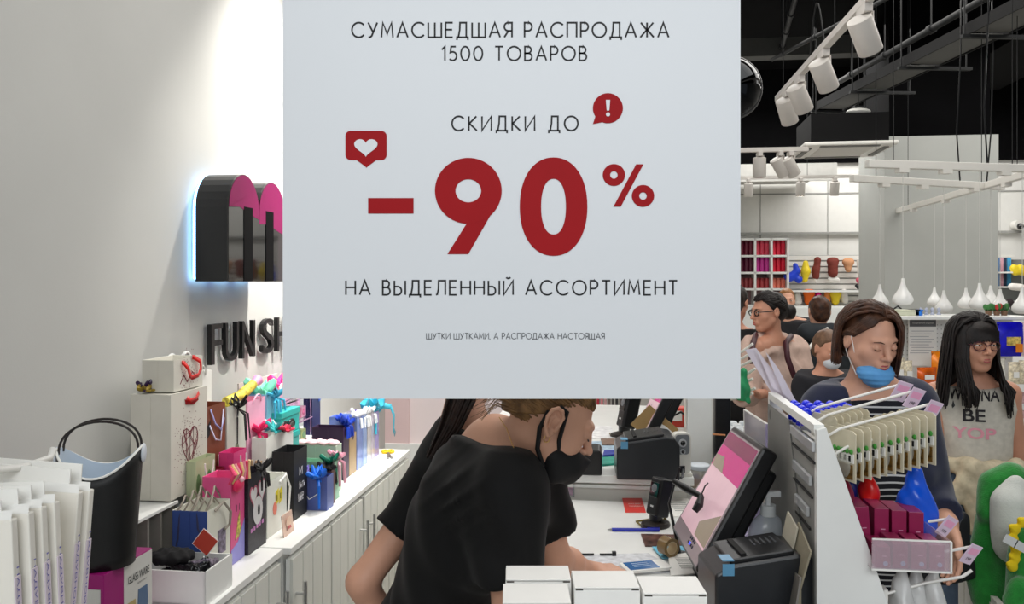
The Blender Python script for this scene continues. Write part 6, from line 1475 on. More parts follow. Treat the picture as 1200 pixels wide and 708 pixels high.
MB().lathe([(.046, .003), (.046, bh - .06)], n=28, sx=.98, sy=.63).build('liquid', mat('clear_gel', (176, 188, 196), .1, alpha=.5), bt, smooth=True)
MB().cyl((0, 0, bh), (0, 0, bh + .028), .02, n=24).build('collar', plain((222, 226, 226), .3), bt, smooth=True)
MB().cyl((0, 0, bh + .02), (0, 0, bh + .05), .007, n=12).box((.015, 0, bh + .056), (.07, .018, .014)).build('pump', plain((226, 228, 228), .3), bt, bevel=.002)
MB().grid(lambda u, v: Vector((.0508 * math.cos(-math.pi * (.15 + .7 * u)), .0508 * .66 * math.sin(-math.pi * (.15 + .7 * u)), bh - .13 + .08 * v)), 16, 2).build('label', CARD, bt, smooth=True)
text('ДЕЗ', RED, bt, T(0, -.0342, bh - .07) @ RX, .04, .02)
# second till on the raised counter
printer('black receipt printer with a blue tab on the raised counter', onz(757, 556, CZ2), -A + .05, .19, .23, .16)
for c_ in []: pass
kb = thing('cardboard_sheet', 'folded brown cardboard behind the far receipt printer', 'cardboard', onz(772, 540, CZ2))
q = thing
MB(T(.0, .1, .12) @ Matrix.Rotation(.7, 4, 'Y') @ Matrix.Rotation(.3, 4, 'X')).box((0, 0, 0), (.16, .003, .12)).build('panel', plain((164, 134, 88), .8), kb)
MB(T(.03, .09, .11) @ Matrix.Rotation(.5, 4, 'Y')).box((0, 0, 0), (.08, .003, .04)).build('paper_slip', CARD, kb)
till_screen('second tilted touch screen at the raised counter, mostly behind the poster', P(738, 520, 3.62), P(746, 528, 3.38), P(775, 440, 3.62), P(788, 444, 3.38), CZ2)
scanner('black barcode scanner on the raised counter left of the far screen', onz(731, 512, CZ2) , .3, 1.25)
t = thing('black_case', 'black rounded case on the raised counter right beyond the cashier face', 'case', onz(684, 553, CZ2), -A); MB(Matrix(((1, 0, 0, 0), (0, 0, 1, -.06), (0, 1, 0, 0), (0, 0, 0, 1)))).prism([(-.09, 0), (.07, 0), (.07, .08), (.062, .095), (-.06, .098), (-.09, .08)], 0, .13).build('case_body', BLACKP, t, bevel=.006)
MB().box((-.03, .0, .1), (.06, .1, .008)).build('grey_lid', plain((190, 190, 196), .3), t)
for nm, lb, pts, col, th in (('notebook', 'white sheets lying on the raised counter', ((655, 500), (716, 500), (722, 514), (664, 515)), (236, 236, 238), .004), ('folder', 'green and blue folder beside the black case', ((702, 547), (724, 545), (722, 537), (704, 538)), (30, 150, 130), .008),
        ('blue_folder', 'blue pen case on the raised counter', ((706, 536), (722, 534), (724, 529), (708, 530)), (40, 60, 160), .008), ('printed_leaflets', 'light blue printed leaflets on the raised counter', ((690, 528), (722, 528), (722, 518), (694, 518)), (170, 196, 214), .003), ('colour_leaflet', 'brown picture leaflet on the raised counter', ((706, 522), (726, 522), (724, 515), (704, 515)), (130, 104, 88), .004)):
    t, c = sheet(nm, lb, 'paper', pts, CZ2 + .0005 + (.004 if 'blue' in nm or 'colour' in nm else 0), mat(nm + '_cover', col, .4, var=.25, scale=30), th)
# security camera
cmx = thing('network_camera', 'small white and grey camera standing beside the far receipt printer', 'camera', onz(798, 558, CZ2), .1)
MB().prism(rrect(-.03, -.02, .04, .02, .008), 0, .012).build('camera_base', OFFW, cmx, bevel=.002)
MB(RX).prism([(x, y) for x, y in rrect(-.034, .012, .034, .165, .018)], -.018, .018).build('camera_body', OFFW, cmx, bevel=.003)
MB(RX).prism(rrect(-.027, .085, .027, .158, .012), .018, .0195).build('grey_face', plain((120, 124, 128), .35), cmx)
for z, r in ((.128, .015), (.096, .010)):
    MB().cyl((0, -.019, z), (0, -.025, z), r, n=24).build('lens_ring', plain((190, 192, 194), .3), cmx, smooth=True); MB().ell((0, -.0245, z), (r * .66, .005, r * .66), 16, 8).build('lens_glass', BLACKG, cmx, smooth=True)
MB().box((-.004, -.019, .03), (.026, .003, .025)).build('socket', BLACKP, cmx)
MB().tube([(0, -.024, .03), (-.01, -.05, .01), (-.02, -.06, .008)], .005, 8).build('cable', plain((90, 92, 96), .5), cmx, smooth=True)
jr = thing('candy_jar', 'clear jar of red candies with a white lid beside the camera', 'jar', onz(820, 574, CZ), 0)
MB().lathe([(.034, 0), (.038, .006), (.038, .075), (.034, .082)], n=28).build('jar_glass', mat('jar_glass', (226, 222, 214), .1, alpha=.4), jr, smooth=True); MB().lathe([(.039, .082), (.041, .085), (.041, .098), (.037, .101), (1e-6, .101)], n=28).build('lid', plain((224, 232, 240), .3), jr, smooth=True)
for i in range(22):
    a = i * 2.4; MB().ell((.024 * math.cos(a), .024 * math.sin(a), .012 + .009 * (i // 4)), .009, 8, 6).build('candy', plain([(180, 40, 40), (196, 150, 80), (60, 60, 160)][i % 3], .3), jr, smooth=True)
cb = thing('till_cable', 'black looped cable behind the far till', 'cable', P(800, 500, 4.0)); cb.location.z = CZ2
MB().tube([P(x, y, 4.0) - Vector(cb.location) for x, y in ((782, 512), (788, 488), (798, 483), (810, 492), (815, 512))] + [Vector((.06, 0, 0.004))], .006, 8).build('cable_run', BLACKP, cb, smooth=True)
rf = thing('red_parcel', 'red and white parcel behind the far till', 'parcel', onz(790, 500, CZ2)); MB().box((0, 0, .05), (.12, .08, .1)).build('parcel_body', plain((206, 70, 56), .5), rf, bevel=.01); MB().box((0, -.042, .06), (.06, .004, .05)).build('label', CARD, rf)
# row of book covers behind the raised counter
bs = thing('book_stand', 'low white stand holding the row of covers behind the till', 'display stand', R(-.05, 5.35, 0), -A)
MB().box((0, 0, .44), (.6, .3, .88)).build('stand_body', WHITE, bs)
for i, c in enumerate([(160, 30, 44), (186, 40, 56), (140, 26, 40), (196, 60, 70), (176, 44, 60), (214, 130, 136), (204, 160, 160), (110, 96, 90), (60, 56, 56), (40, 40, 42), (90, 84, 80), (70, 70, 72)]):
    t = thing('notebook', '%s notebook in the upright row behind the far till' % ['dark red', 'red', 'wine red', 'bright red', 'crimson', 'pink', 'dusty pink', 'taupe', 'charcoal', 'black', 'grey brown', 'grey'][i], 'notebook', R(-.19 + i * .024, 5.3, .88), -A, 'notebooks upright behind the far till')
    MB().box((0, 0, .11), (.016, .15, .22)).build('cover', plain(c, .5), t, bevel=.002); MB().box((0, .004, .11), (.012, .148, .212)).build('pages', CARD, t)
# white end panel and its black screen back
gp = thing('white_gondola', 'white gondola end panel standing behind the near till', 'display stand', P(819, 540, 3.35)); gp.location.z = 0; gx = (833 - 805) / F * 3.35
MB().box((0, 0, .79), (gx, .03, 1.58)).build('end_panel', WHITE, gp, bevel=.002); MB().add([(-gx / 2 - .055, .35, 0), (-gx / 2, .35, 0), (-gx / 2, .35, 1.5), (-gx / 2 - .01, .35, 1.5), (-gx / 2 - .055, .38, 0), (-gx / 2, .38, 0), (-gx / 2, .38, 1.5), (-gx / 2 - .01, .38, 1.5)], [(0, 1, 2, 3), (7, 6, 5, 4), (0, 4, 5, 1), (1, 5, 6, 2), (2, 6, 7, 3), (3, 7, 4, 0)]).build('rear_panel', plain((150, 154, 152), .6), gp)
MB().box((0, .19, .4), (gx, .35, .8)).build('base_box', OFFW, gp)
bb = thing('screen_back', 'black upright display back between the white panel and the till screen', 'display', P(846, 520, 2.75)); bb.location.z = 0
MB().box((0, 0, 1.19), (.052, .03, .28)).build('housing', BLACKP, bb, bevel=.003); MB().cyl((0, .0, CZ), (0, 0, 1.1), .015, n=12).cyl((0, 0, CZ), (0, 0, CZ + .01), .05, n=24).build('post', BLACKP, bb, smooth=True)
MB().tube([P(835, 509, 2.72) - Vector((bb.location.x, bb.location.y, 0)), P(850, 510, 2.7) - Vector((bb.location.x, bb.location.y, 0))], .003, 6).build('rubber_band', plain((200, 130, 80), .6), bb)
# acrylic sign holder, caps of cosmetics
pt_ = thing('cosmetics_table', 'narrow white table of small capped bottles right of the till screen', 'table', P(872, 505, 3.25)); pt_.location.z = 0
zc = HC - (500 - HY) / F * 3.25 - .06
MB().box((0, 0, zc - .01), (.2, .3, .02)).build('table_top', WHITE, pt_)
for x in (-.09, .09):
    for y in (-.14, .14): MB().box((x, y, (zc - .02) / 2), (.02, .02, zc - .02)).build('leg', WHITE, pt_)
k = 0; fb = None
for r in range(4):
    for c in range(4):
        p = (pt_.location.x - .066 + c * .043, pt_.location.y - .1 + r * .06, zc); cl_ = [(120, 168, 190), (226, 150, 120), (200, 206, 210), (150, 190, 206)][(r + c) % 4]
        t = thing('cosmetic_bottle', 'small %s bottle with a white cap, %s row of the table' % (['blue', 'peach', 'silver', 'pale blue'][(r + c) % 4], ['one', 'two', 'three', 'four'][r]), 'bottle', p, 0, 'capped bottles on the narrow table')
        MB().lathe([(.018, 0), (.019, .004), (.019, .04), (.012, .048)], n=16).build('bottle_body', plain(cl_, .25), t, smooth=True); MB().lathe([(.017, .044), (.018, .047), (.018, .062), (.014, .068), (1e-6, .069)], n=16).build('cap', plain((232, 236, 238), .25), t, smooth=True)
ah = thing('acrylic_sign_holder', 'clear acrylic card holder with a lilac edge beside the till screen', 'sign holder', P(884, 560, 2.55)); ah.location.z = CZ if False else HC - (560 - HY) / F * 2.55
S0 = Vector(ah.location); ps = [P(872, 480, 2.6) - S0, P(899, 497, 2.35) - S0, P(900, 560, 2.35) - S0, P(873, 540, 2.6) - S0]
LIL = mat('lilac_acrylic', (190, 180, 222), .1, alpha=.75); 
MB().add([p for p in ps] + [p + Vector((.006, .004, 0)) for p in ps], [(0, 1, 2, 3), (7, 6, 5, 4), (0, 4, 5, 1), (1, 5, 6, 2), (2, 6, 7, 3), (3, 7, 4, 0)]).build('holder', mat('grey_acrylic', (176, 172, 180), .15, alpha=.85), ah)
MB().tube([ps[1], ps[2]], .006, 4).build('lilac_edge', LIL, ah); MB().tube([ps[3], ps[0], ps[1]], .003, 4).build('bright_edge', CARD, ah)
MB().box(((ps[2] + ps[3]) / 2 + Vector((.01, 0, -.01)) - Vector((0, 0, 0)), (.1, .28, .02)) if False else (.0, .05, -.005), (.06, .22, .01)).build('foot', mat('grey_acrylic', (176, 172, 180), .15, alpha=.85), ah)
MB().box((.0, .05, (CZ - ah.location.z) / 2 - .01), (.03, .18, abs(CZ - ah.location.z) - .0)).build('riser_block', LIL, ah)

# ---------------------------------------------------------------- gondola with hooks on the right
GLf = .437; gs0 = sl(957, GLf); gs1 = sl(900, GLf) - .0; GZ = 1.405; SLP = .341
gd = thing('gondola_stand', 'white slanted gondola stand with a grey back panel and peg hooks', 'display stand', R(GLf, gs0, 0), -A)
GREYP = mat('grey_back_panel', (150, 150, 146), .5, var=.03)
Lg = gs1 - gs0
def trap(y0, y1, x0=0.0, m=WHITE, nm='side_panel'):
    lo = .02 + SLP * GZ
    MB().hexa([(x0, y0, 0), (lo, y0, 0), (lo, y1, 0), (x0, y1, 0)], [(x0, y0, GZ - .006), (x0 + .02, y0, GZ), (x0 + .02, y1, GZ), (x0, y1, GZ - .006)]).build(nm, m, gd, bevel=.0015)
trap(0, .02); trap(Lg - .02, Lg)
MB().box((.006, Lg / 2, GZ / 2 - .03), (.010, Lg - .04, GZ - .04)).build('back_panel', GREYP, gd)
MB().box((.009, Lg / 2, GZ - .006), (.022, Lg - .03, .018)).build('top_rail', WHITE, gd)
lo = .02 + SLP * GZ
MB().hexa([(lo - .03, .02, .0), (lo - .02, .02, 0), (lo - .02, Lg - .02, 0), (lo - .03, Lg - .02, 0)], [(.012, .02, GZ - .04), (.022, .02, GZ - .04), (.022, Lg - .02, GZ - .04), (.012, Lg - .02, GZ - .04)]).build('sloping_face', OFFW, gd)
MB().cyl((-.003, Lg - .045, GZ - .055), (.002, Lg - .045, GZ - .055), .013, n=24).build('round_cap', BLACKP, gd, smooth=True)
for i, z in enumerate((GZ - .045, GZ - .125, GZ - .20)):
    MB().box((-.004, .12 + .0 * i, z), (.008, .22 - .05 * i, .022)).build('price_rail', mat('clear_price_rail', (196, 198, 200), .08, alpha=.8), gd, bevel=.002)
    MB().box((-.002, .12, z - .035), (.004, .22 - .04 * i, .005)).build('panel_slot', plain((30, 30, 30), .6), gd)
MB().add([(-.0015, .27, GZ - .03), (-.0015, .01, GZ - .5), (-.0015, Lg - .01, GZ - .5), (-.0015, Lg - .01, GZ - .03)], [(0, 1, 2, 3)]).build('back_brace', plain((132, 132, 128), .55), gd, solid=.002)
KR = mat('kraft_envelope', (150, 142, 122), .7, var=.12)
for i, (y, z, rx, sz, m) in enumerate(((.06, 1.10, .25, (.004, .12, .16), KR), (.14, 1.08, .1, (.004, .10, .22), plain((196, 190, 172), .6)), (.02, 1.0, -.15, (.004, .1, .2), plain((120, 116, 110), .6)))):
    t = thing('paper_envelope', ['brown kraft envelope leaning on the grey back panel, topmost', 'pale envelope leaning behind the brown one on the grey panel', 'dark grey envelope lowest against the grey panel'][i], 'envelope', R(GLf - .03 - .012 * i, gs0 + y, CZ), -A, 'envelopes against the grey panel')
    MB(T(0, 0, z - CZ - .02) @ Matrix.Rotation(rx, 4, 'X') @ Matrix.Rotation(.18, 4, 'Y')).box((0, 0, 0), sz).build('envelope_body', m, t)
    MB().box((0, 0, (z - CZ) / 2 - .03), (.01, .06, z - CZ - .06)).build('contents', m, t)
# blue hair clips on the gondola top
BLU2 = mat('electric_blue_gloss', (16, 40, 226), .15, coat=.5)
tb = thing('wire_basket', 'small clear basket holding the blue cylinders on the gondola', 'basket', R(GLf + .09, gs0 + .29, GZ - .07), -A)
MB().box((0, 0, .0), (.16, .2, .006)).build('basket_floor', mat('basket_grey', (140, 140, 150), .4), tb); MB().box((0, -.1, .02), (.16, .004, .04)).box((.08, 0, .02), (.004, .2, .04)).build('basket_wall', mat('basket_grey', (140, 140, 150), .4), tb)
MB().tube([(-.06, 0, 0), (-.07, 0, -.03), (-.066, 0, -.06)], .006, 6).build('bracket', WMETAL, tb)
for i in range(5):
    for j in range(4):
        p = R(GLf + .028 + .03 * i, gs0 + .215 + .045 * j, GZ - .067)
        t = thing('blue_tube', 'shiny electric blue bottle, %s column and %s row of the basket' % (['left', 'second', 'middle', 'fourth', 'right'][i], ['front', 'second', 'third', 'back'][j]), 'bottle', p, -A, 'electric blue bottles on the gondola')
        MB().lathe([(.013, 0), (.0145, .004), (.0145, .045), (.010, .055)], n=14).build('tube_body', BLU2, t, smooth=True); MB().ell((0, 0, .064), .0125, 12, 8).build('round_cap', BLU2, t, smooth=True)
# hooks and tags
TAGM = mat('lilac_price_card', (226, 204, 226), .45, var=.05)
def hook(label, pts, tagp=None, tilt=.4):
    t = thing('peg_hook', label, 'hook', R(GLf + .02 + (GZ - pts[0][2]) * SLP if False else pts[0][0], pts[0][1], pts[0][2]), -A, 'white peg hooks on the gondola')
    p0 = Vector(pts[0]); MB().tube([Vector(p) - p0 for p in pts], .0035, 8).build('hook_wire', WMETAL, t, smooth=True)
    MB().box((.0, 0, 0), (.008, .03, .03)).build('hook_plate', WMETAL, t)
    if tagp:
        e = Vector(pts[-1]) - p0; M2 = T(e.x, e.y, e.z) @ Matrix.Rotation(tagp[1], 4, 'Z') @ Matrix.Rotation(tilt, 4, 'X') @ Matrix.Rotation(tagp[0], 4, 'Y')
        MB(M2).box((0, -.002, -.022), (.045, .002, .05)).build('price_tag', TAGM, t); MB(M2).box((0, -.0032, -.014), (.034, .0008, .016)).build('tag_band', plain((240, 170, 206), .5), t)
        text('199', INK, t, M2 @ T(0, -.0042, -.034) @ RX, .018, .008, name='price')
    return t
def face_l(z): return GLf + .02 + (GZ - z) * SLP
def hk_at(y, z, L, rise, **k):          # hook from the face, going right and up
    x = face_l(z) - .005
    return [(x, gs0 + y, z), (x + .006, gs0 + y, z + .03), (x + .03, gs0 + y, z + .045), (x + L, gs0 + y, z + .045 + L * rise)]
RS2 = .27
hook('top hook nearest the gondola side, carrying the front seed packets', hk_at(.07, 1.345, .235, RS2), (.3, .5))
hook('top hook just behind the nearest one', hk_at(.14, 1.365, .23, RS2), (.3, .5)); hook('third top hook from the gondola side', hk_at(.22, 1.37, .23, RS2), (.3, .4))
hook('short lower hook under the seed packets', hk_at(.05, 1.31, .19, RS2)); 
hook('middle hook right of the burgundy boxes with a hanging card', [(face_l(1.13), gs0 + .12, 1.13), (face_l(1.13) + .09, gs0 + .12, 1.165), (face_l(1.13) + .21, gs0 + .12, 1.185)], (.5, .5))
hook('upturned short hook below the card by the burgundy boxes', [(face_l(1.11), gs0 + .06, 1.11), (face_l(1.11) + .1, gs0 + .06, 1.12), (face_l(1.11) + .125, gs0 + .06, 1.145)])
hook('lower long hook with a tilted card above the white bin', [(face_l(1.07), gs0 + .12, 1.07), (face_l(1.07) + .24, gs0 + .12, 1.125)], (.4, .5))
hook('lowest bent hook carrying the white bags', [(face_l(1.03), gs0 + .03, 1.04), (face_l(1.03) + .09, gs0 + .03, 1.07), (face_l(1.03) + .16, gs0 + .03, 1.085), (face_l(1.03) + .18, gs0 + .03, 1.10)])
# seed packets
PKM = mat('cream_packet', (214, 206, 182), .4, var=.05); GRN = plain((70, 150, 60), .4); BRS = mat('seed_brown', (110, 80, 30), .4, var=.6, scale=120)
def seedpack(label, l, y, z, first=[None]):
    loc = R(l, gs0 + y, z)
    if first[0]: return dup(first[0], loc, -A + .42 + random.uniform(-.04, .04), label)
    t = thing('seed_packet', label, 'packet', loc, -A + .42, 'cream packets on the top hooks'); first[0] = t
    MB().prism([(-.046, -.112), (.046, -.112), (.046, -.006), (.038, 0), (-.038, 0), (-.046, -.006)], -.0012, .0012, MS).build('backing_card', PKM, t)
    MB().ell((-.003, 0, -.08), (.005, .034, .03), 12, 8).build('clear_blister', mat('blister', (220, 220, 210), .08, alpha=.35), t, smooth=True)
    MB().prism([(-.042, -.070), (.042, -.070), (.042, -.05), (-.042, -.05)], -.003, -.0013, MS).build('white_label', CARD, t)
    for i in range(5): MB().box((-.0035, -.03 + i * .015, -.06), (.001, .006, .012)).build('label_text', INK, t)
    for i in range(6): MB().ell((-.003, -.034 + i * .0135, -.045), (.003, .006, .006), 8, 6).build('green_dot', GRN, t, smooth=True)
    MB().prism([(-.038, -.106), (.038, -.106), (.038, -.074), (-.038, -.074)], -.0035, -.0013, MS).build('seeds', BRS, t)
    return t
nmz = ['leftmost', 'second', 'third', 'fourth', 'fifth', 'middle (sixth)', 'seventh', 'eighth', 'ninth', 'tenth', 'rightmost']
for i in range(11):
    l = face_l(1.345) + .03 + i * .0165; seedpack('cream card packet on the nearest hook, %s of eleven' % nmz[i], l, .07, 1.345 + .038 + (i * .0165 + .03) * RS2)
for i in range(6):
    l = face_l(1.365) + .025 + i * .014; seedpack('cream card packet on the second hook, %s of six' % ['leftmost', 'second', 'third', 'fourth', 'fifth', 'rightmost'][i], l, .17, 1.365 + .035 + (i * .014 + .025) * RS2)
# soft bags on hooks lower down
def softbag(label, c, r, m, cat='bag', seed=1, hh=None):
    c = R(*c); t = thing('soft_bag', label, cat, c); S = Sdf(); Rm = Matrix.Rotation(-A, 3, 'Z')
    S.ell(c - Vector((0, 0, r[2] * .15)), r, Rm, .02); S.cone(c + Vector((0, 0, r[2] * .5)), c + Vector((0, 0, r[2] * 1.15)), r[0] * .5, r[0] * .32, .02)
    S.mesh('bag_skin', m, .004, post=folds(.003, 110, seed), parent=t, origin=c)
    MB().tube([(0, 0, r[2] * 1.1), (.0, .0, r[2] * 1.1 + .03)], .0025, 6).build('hanging_loop', WMETAL, t); return t
softbag('glossy royal blue pouch hanging right of the red one', (face_l(1.2) + .165, gs0 + .15, 1.185), (.048, .035, .085), mat('royal_blue_satin', (14, 84, 214), .25), seed=2)
softbag('red crumpled pouch above the burgundy boxes', (face_l(1.22) + .075, gs0 + .17, 1.225), (.022, .03, .04), mat('red_satin_pouch', (206, 26, 24), .3), seed=3)
softbag('navy pouch between the seed packets and burgundy boxes', (face_l(1.22) + .035, gs0 + .19, 1.225), (.018, .03, .04), mat('navy_satin', (24, 34, 110), .3), seed=4)
softbag('maroon pouch beside the white side panel', (face_l(1.22) + .0, gs0 + .10, 1.23), (.02, .03, .04), mat('maroon_satin', (120, 14, 44), .3), seed=5)
WB = mat('white_plastic_film', (214, 214, 212), .2, alpha=.85, bump=.5, bscale=50)
for i, (dx, y) in enumerate(((.03, .04), (.065, .06), (.10, .05))):
    softbag(['clear white plastic bag nearest the side panel below the acrylic tray', 'clear white plastic bag in the middle below the acrylic tray', 'clear white plastic bag at the right below the acrylic tray'][i], (face_l(1.0) + dx, gs0 + y, .985), (.028, .04, .10), WB, seed=6 + i)
# acrylic tray of burgundy boxes
zt3 = 1.112; tl0, tl1 = GLf + .105, GLf + .262
tr3 = thing('acrylic_tray', 'clear acrylic tray of burgundy boxes hooked on the gondola', 'tray', R((tl0 + tl1) / 2, gs0 + .06, zt3), -A); tw = tl1 - tl0
ACR = mat('tray_acrylic', (214, 196, 206), .08, alpha=.35)
MB().box((0, 0, .002), (tw, .18, .004)).build('tray_floor', ACR, tr3); MB().box((0, -.09, .033), (tw, .003, .066)).build('front_wall', ACR, tr3); MB().box((tw / 2, 0, .033), (.003, .18, .066)).build('side_wall', ACR, tr3)
MB().box((0, -.091, .066), (tw, .004, .003)).box((0, -.091, .002), (tw + .002, .004, .004)).box((tw / 2, -.091, .033), (.004, .004, .066)).build('bright_edge', CARD, tr3)
BUR = mat('burgundy_card', (142, 24, 74), .35, var=.06, scale=30)
def burg(label, x, y, z, w_, h_, d_, tilt=0):
    t = thing('perfume_box', label, 'box', R((tl0 + tl1) / 2 + x, gs0 + .06 + y, zt3 + z), -A, 'burgundy perfume boxes in the acrylic tray')
    MB(Matrix.Rotation(tilt, 4, 'Y')).box((0, 0, h_ / 2), (w_, d_, h_)).build('carton', BUR, t, bevel=.0008)
    MB(Matrix.Rotation(tilt, 4, 'Y')).cyl((w_ * .18, -d_ / 2 - .001, h_ * .2), (w_ * .18, -d_ / 2, h_ * .2), .005, n=16).build('seal', plain((150, 176, 214), .3), t)
    MB(Matrix.Rotation(tilt, 4, 'Y')).box((w_ * .1, -d_ / 2 - .0004, h_ * .55), (w_ * .3, .001, .002)).build('small_print', plain((214, 150, 180), .4), t); return t
xs = [-.055, -.02, .017, .053]
for i, x in enumerate(xs): burg('burgundy box standing in the lower row of the tray, %s' % ['leftmost', 'second', 'third', 'rightmost'][i], x, -.045, .0045, .03, .052 if i else .044, .08)
for i, x in enumerate(xs): burg('burgundy box raised in the upper row behind, %s' % ['leftmost and tilted', 'second', 'third', 'rightmost'][i], x - .01, .045, .0045, .031, .104 - .003 * i, .085, -.08 if i == 0 else 0)
# white paper fan held on top of the gondola
pf = thing('paper_sheets', 'bundle of white printed sheets rising from the gondola top before the woman in beige', 'papers', R(GLf + .012, gs1 - .08, GZ)); o = Vector(pf.location)
for i, (a, b_, c, d_) in enumerate((((873, 410), (886, 408), (938, 478), (912, 473)), ((886, 408), (893, 420), (930, 470), (905, 455)), ((897, 412), (912, 432), (936, 476), (918, 462)))):
    ps = [P(q[0], q[1], 2.28 - .02 * i) - o for q in (a, b_, c, d_)]
    MB().add(ps + [p + Vector((.001, .003, 0)) for p in ps], [(0, 1, 2, 3), (7, 6, 5, 4), (0, 4, 5, 1), (1, 5, 6, 2), (2, 6, 7, 3), (3, 7, 4, 0)]).build('sheet', mat('pinkish_white_sheet', (222, 214, 222), .6, var=.05), pf)
# hooks seen left of the paper at the poster edge, with a green bag
fs_ = thing('hook_stand', 'distant stand with a fan of white hooks at the poster edge', 'display stand', P(850, 450, 3.6)); fs_.location.z = 0; o = Vector(fs_.location)
MB().box((-.1, 0, .75), (.06, .5, 1.5)).build('stand_body', OFFW, fs_)
for i, (y0, y1) in enumerate(((412, 403), (420, 411), (428, 422), (442, 432), (450, 444), (462, 455), (466, 461))):
    MB().tube([P(850, y0 + 3, 3.6) - o, P(870, y0, 3.5) - o, P(882 + 3 * (i % 2), y1, 3.45) - o], .006, 6).build('hook_wire', WMETAL, fs_, smooth=True)
S = Sdf(); S.ell(P(866, 456, 3.45), (.032, .03, .05), None, .02); S.cone(P(870, 436, 3.45), P(878, 470, 3.45), .016, .012, .02); t = S.mesh('green_bag', plain((40, 150, 96), .5), .007, post=folds(.006, 80, 2)); tag(t, 'green cloth bag hanging at the poster edge below the white hooks', 'bag')
# ---------------------------------------------------------------- plush toys in the white bin
bn = thing('white_bin', 'white slatted bin of plush toys in the bottom right corner', 'bin', P(1180, 700, 2.05)); bn.location.z = 0; bz = HC - (662 - HY) / F * 2.3
o = Vector(bn.location); A1 = P(1128, 655, 2.55) - o; A2_ = P(1215, 700, 1.95) - o; A3 = P(1300, 640, 2.4) - o; tz = A1.z
def wallp(p, q, n, nm):
    for i in range(n):
        a, b_ = p.lerp(q, i / n), p.lerp(q, (i + .84) / n); nn = (q - p).cross(Vector((0, 0, 1))).normalized() * .012
        MB().hexa([Vector((a.x, a.y, .05)), Vector((b_.x, b_.y, .05)), Vector((b_.x, b_.y, .05)) + nn, Vector((a.x, a.y, .05)) + nn], [Vector((a.x, a.y, tz - .02)), Vector((b_.x, b_.y, tz - .02)), Vector((b_.x, b_.y, tz - .02)) + nn, Vector((a.x, a.y, tz - .02)) + nn]).build('slat', OFFW, bn)
    MB().tube([Vector((p.x, p.y, tz - .012)), Vector((q.x, q.y, tz - .012))], .012, 4).tube([Vector((p.x, p.y, .04)), Vector((q.x, q.y, .04))], .012, 4).build('rim_bar', OFFW, bn)
A4 = A1 + (A3 - A2_); wallp(A1, A2_, 9, 'slat'); wallp(A2_, A3, 8, 'slat'); wallp(A1, A4, 8, 'slat'); wallp(A4, A3, 9, 'slat')
MB().add([Vector((q.x, q.y, .06)) for q in (A1, A2_, A3, A4)] + [Vector((q.x, q.y, tz - .25)) for q in (A1, A2_, A3, A4)], [(4, 5, 6, 7), (0, 1, 2, 3)]).build('bin_floor', OFFW, bn)
GP = mat('green_plush', (26, 124, 42), .95, var=.18, scale=60, bump=.5, bscale=250, sheen=.4); WP = mat('white_plush', (206, 208, 200), .95, var=.04, scale=40, bump=.5, bscale=250, sheen=.3); YP = mat('yellow_plush', (226, 196, 20), .9, bump=.4, bscale=250)
pz = thing('plush_toy', 'big green plush dinosaur with a white belly standing in the bin', 'plush toy', P(1172, 660, 2.35)); o = Vector(pz.location)
q_ = lambda x, y, d=2.35: P(x, y, d)
S = Sdf(); S.ell(q_(1180, 610, 2.38), (.085, .06, .125), None, .03); S.cone(q_(1165, 568, 2.37), q_(1185, 562, 2.37), .042, .05, .03); S.cone(q_(1160, 580, 2.36), q_(1157, 600, 2.34), .034, .03, .015)
S.cone(q_(1158, 618, 2.36), q_(1150, 668, 2.34), .036, .042, .02); S.cone(q_(1150, 668, 2.34), q_(1160, 700, 2.3), .045, .05, .02); S.cone(q_(1180, 690, 2.35), q_(1190, 690, 2.35), .09, .08, .03)
S.mesh('plush_body', GP, .007, parent=pz, origin=o)
S = Sdf(); S.ell(q_(1186, 604, 2.30), (.052, .035, .115), Matrix.Rotation(.12, 3, 'Y'), .02); S.cone(q_(1182, 590, 2.29), q_(1187, 640, 2.28), .045, .05, .02); S.mesh('white_belly', WP, .006, parent=pz, origin=o)
p2 = thing('plush_toy', 'smaller green plush with yellow spines in front of the big one', 'plush toy', P(1196, 690, 2.15)); o = Vector(p2.location)
S = Sdf(); S.ell(q_(1206, 640, 2.15), (.045, .045, .06), None, .02); S.cone(q_(1205, 660, 2.15), q_(1208, 700, 2.15), .05, .06, .02); S.cone(q_(1196, 690, 2.1), q_(1190, 705, 2.1), .03, .03, .02); S.mesh('plush_body', GP, .006, parent=p2, origin=o)
S = Sdf()
for x, y in ((1186, 620), (1184, 632), (1188, 644), (1186, 654), (1183, 664), (1196, 612)): S.cone(q_(x + 3, y, 2.13), q_(x - 1, y - 3, 2.12), .014, .007, .008)
S.mesh('yellow_spines', YP, .004, parent=p2, origin=o)
for i, (x, y) in enumerate(((1184, 634), (1197, 641))):
    MB(T(*(P(x, y, 2.08) - o)) @ Matrix.Rotation(.5, 4, 'Y')).box((0, 0, 0), (.035, .002, .022)).build('care_tag', plain((196, 198, 196), .5), p2)

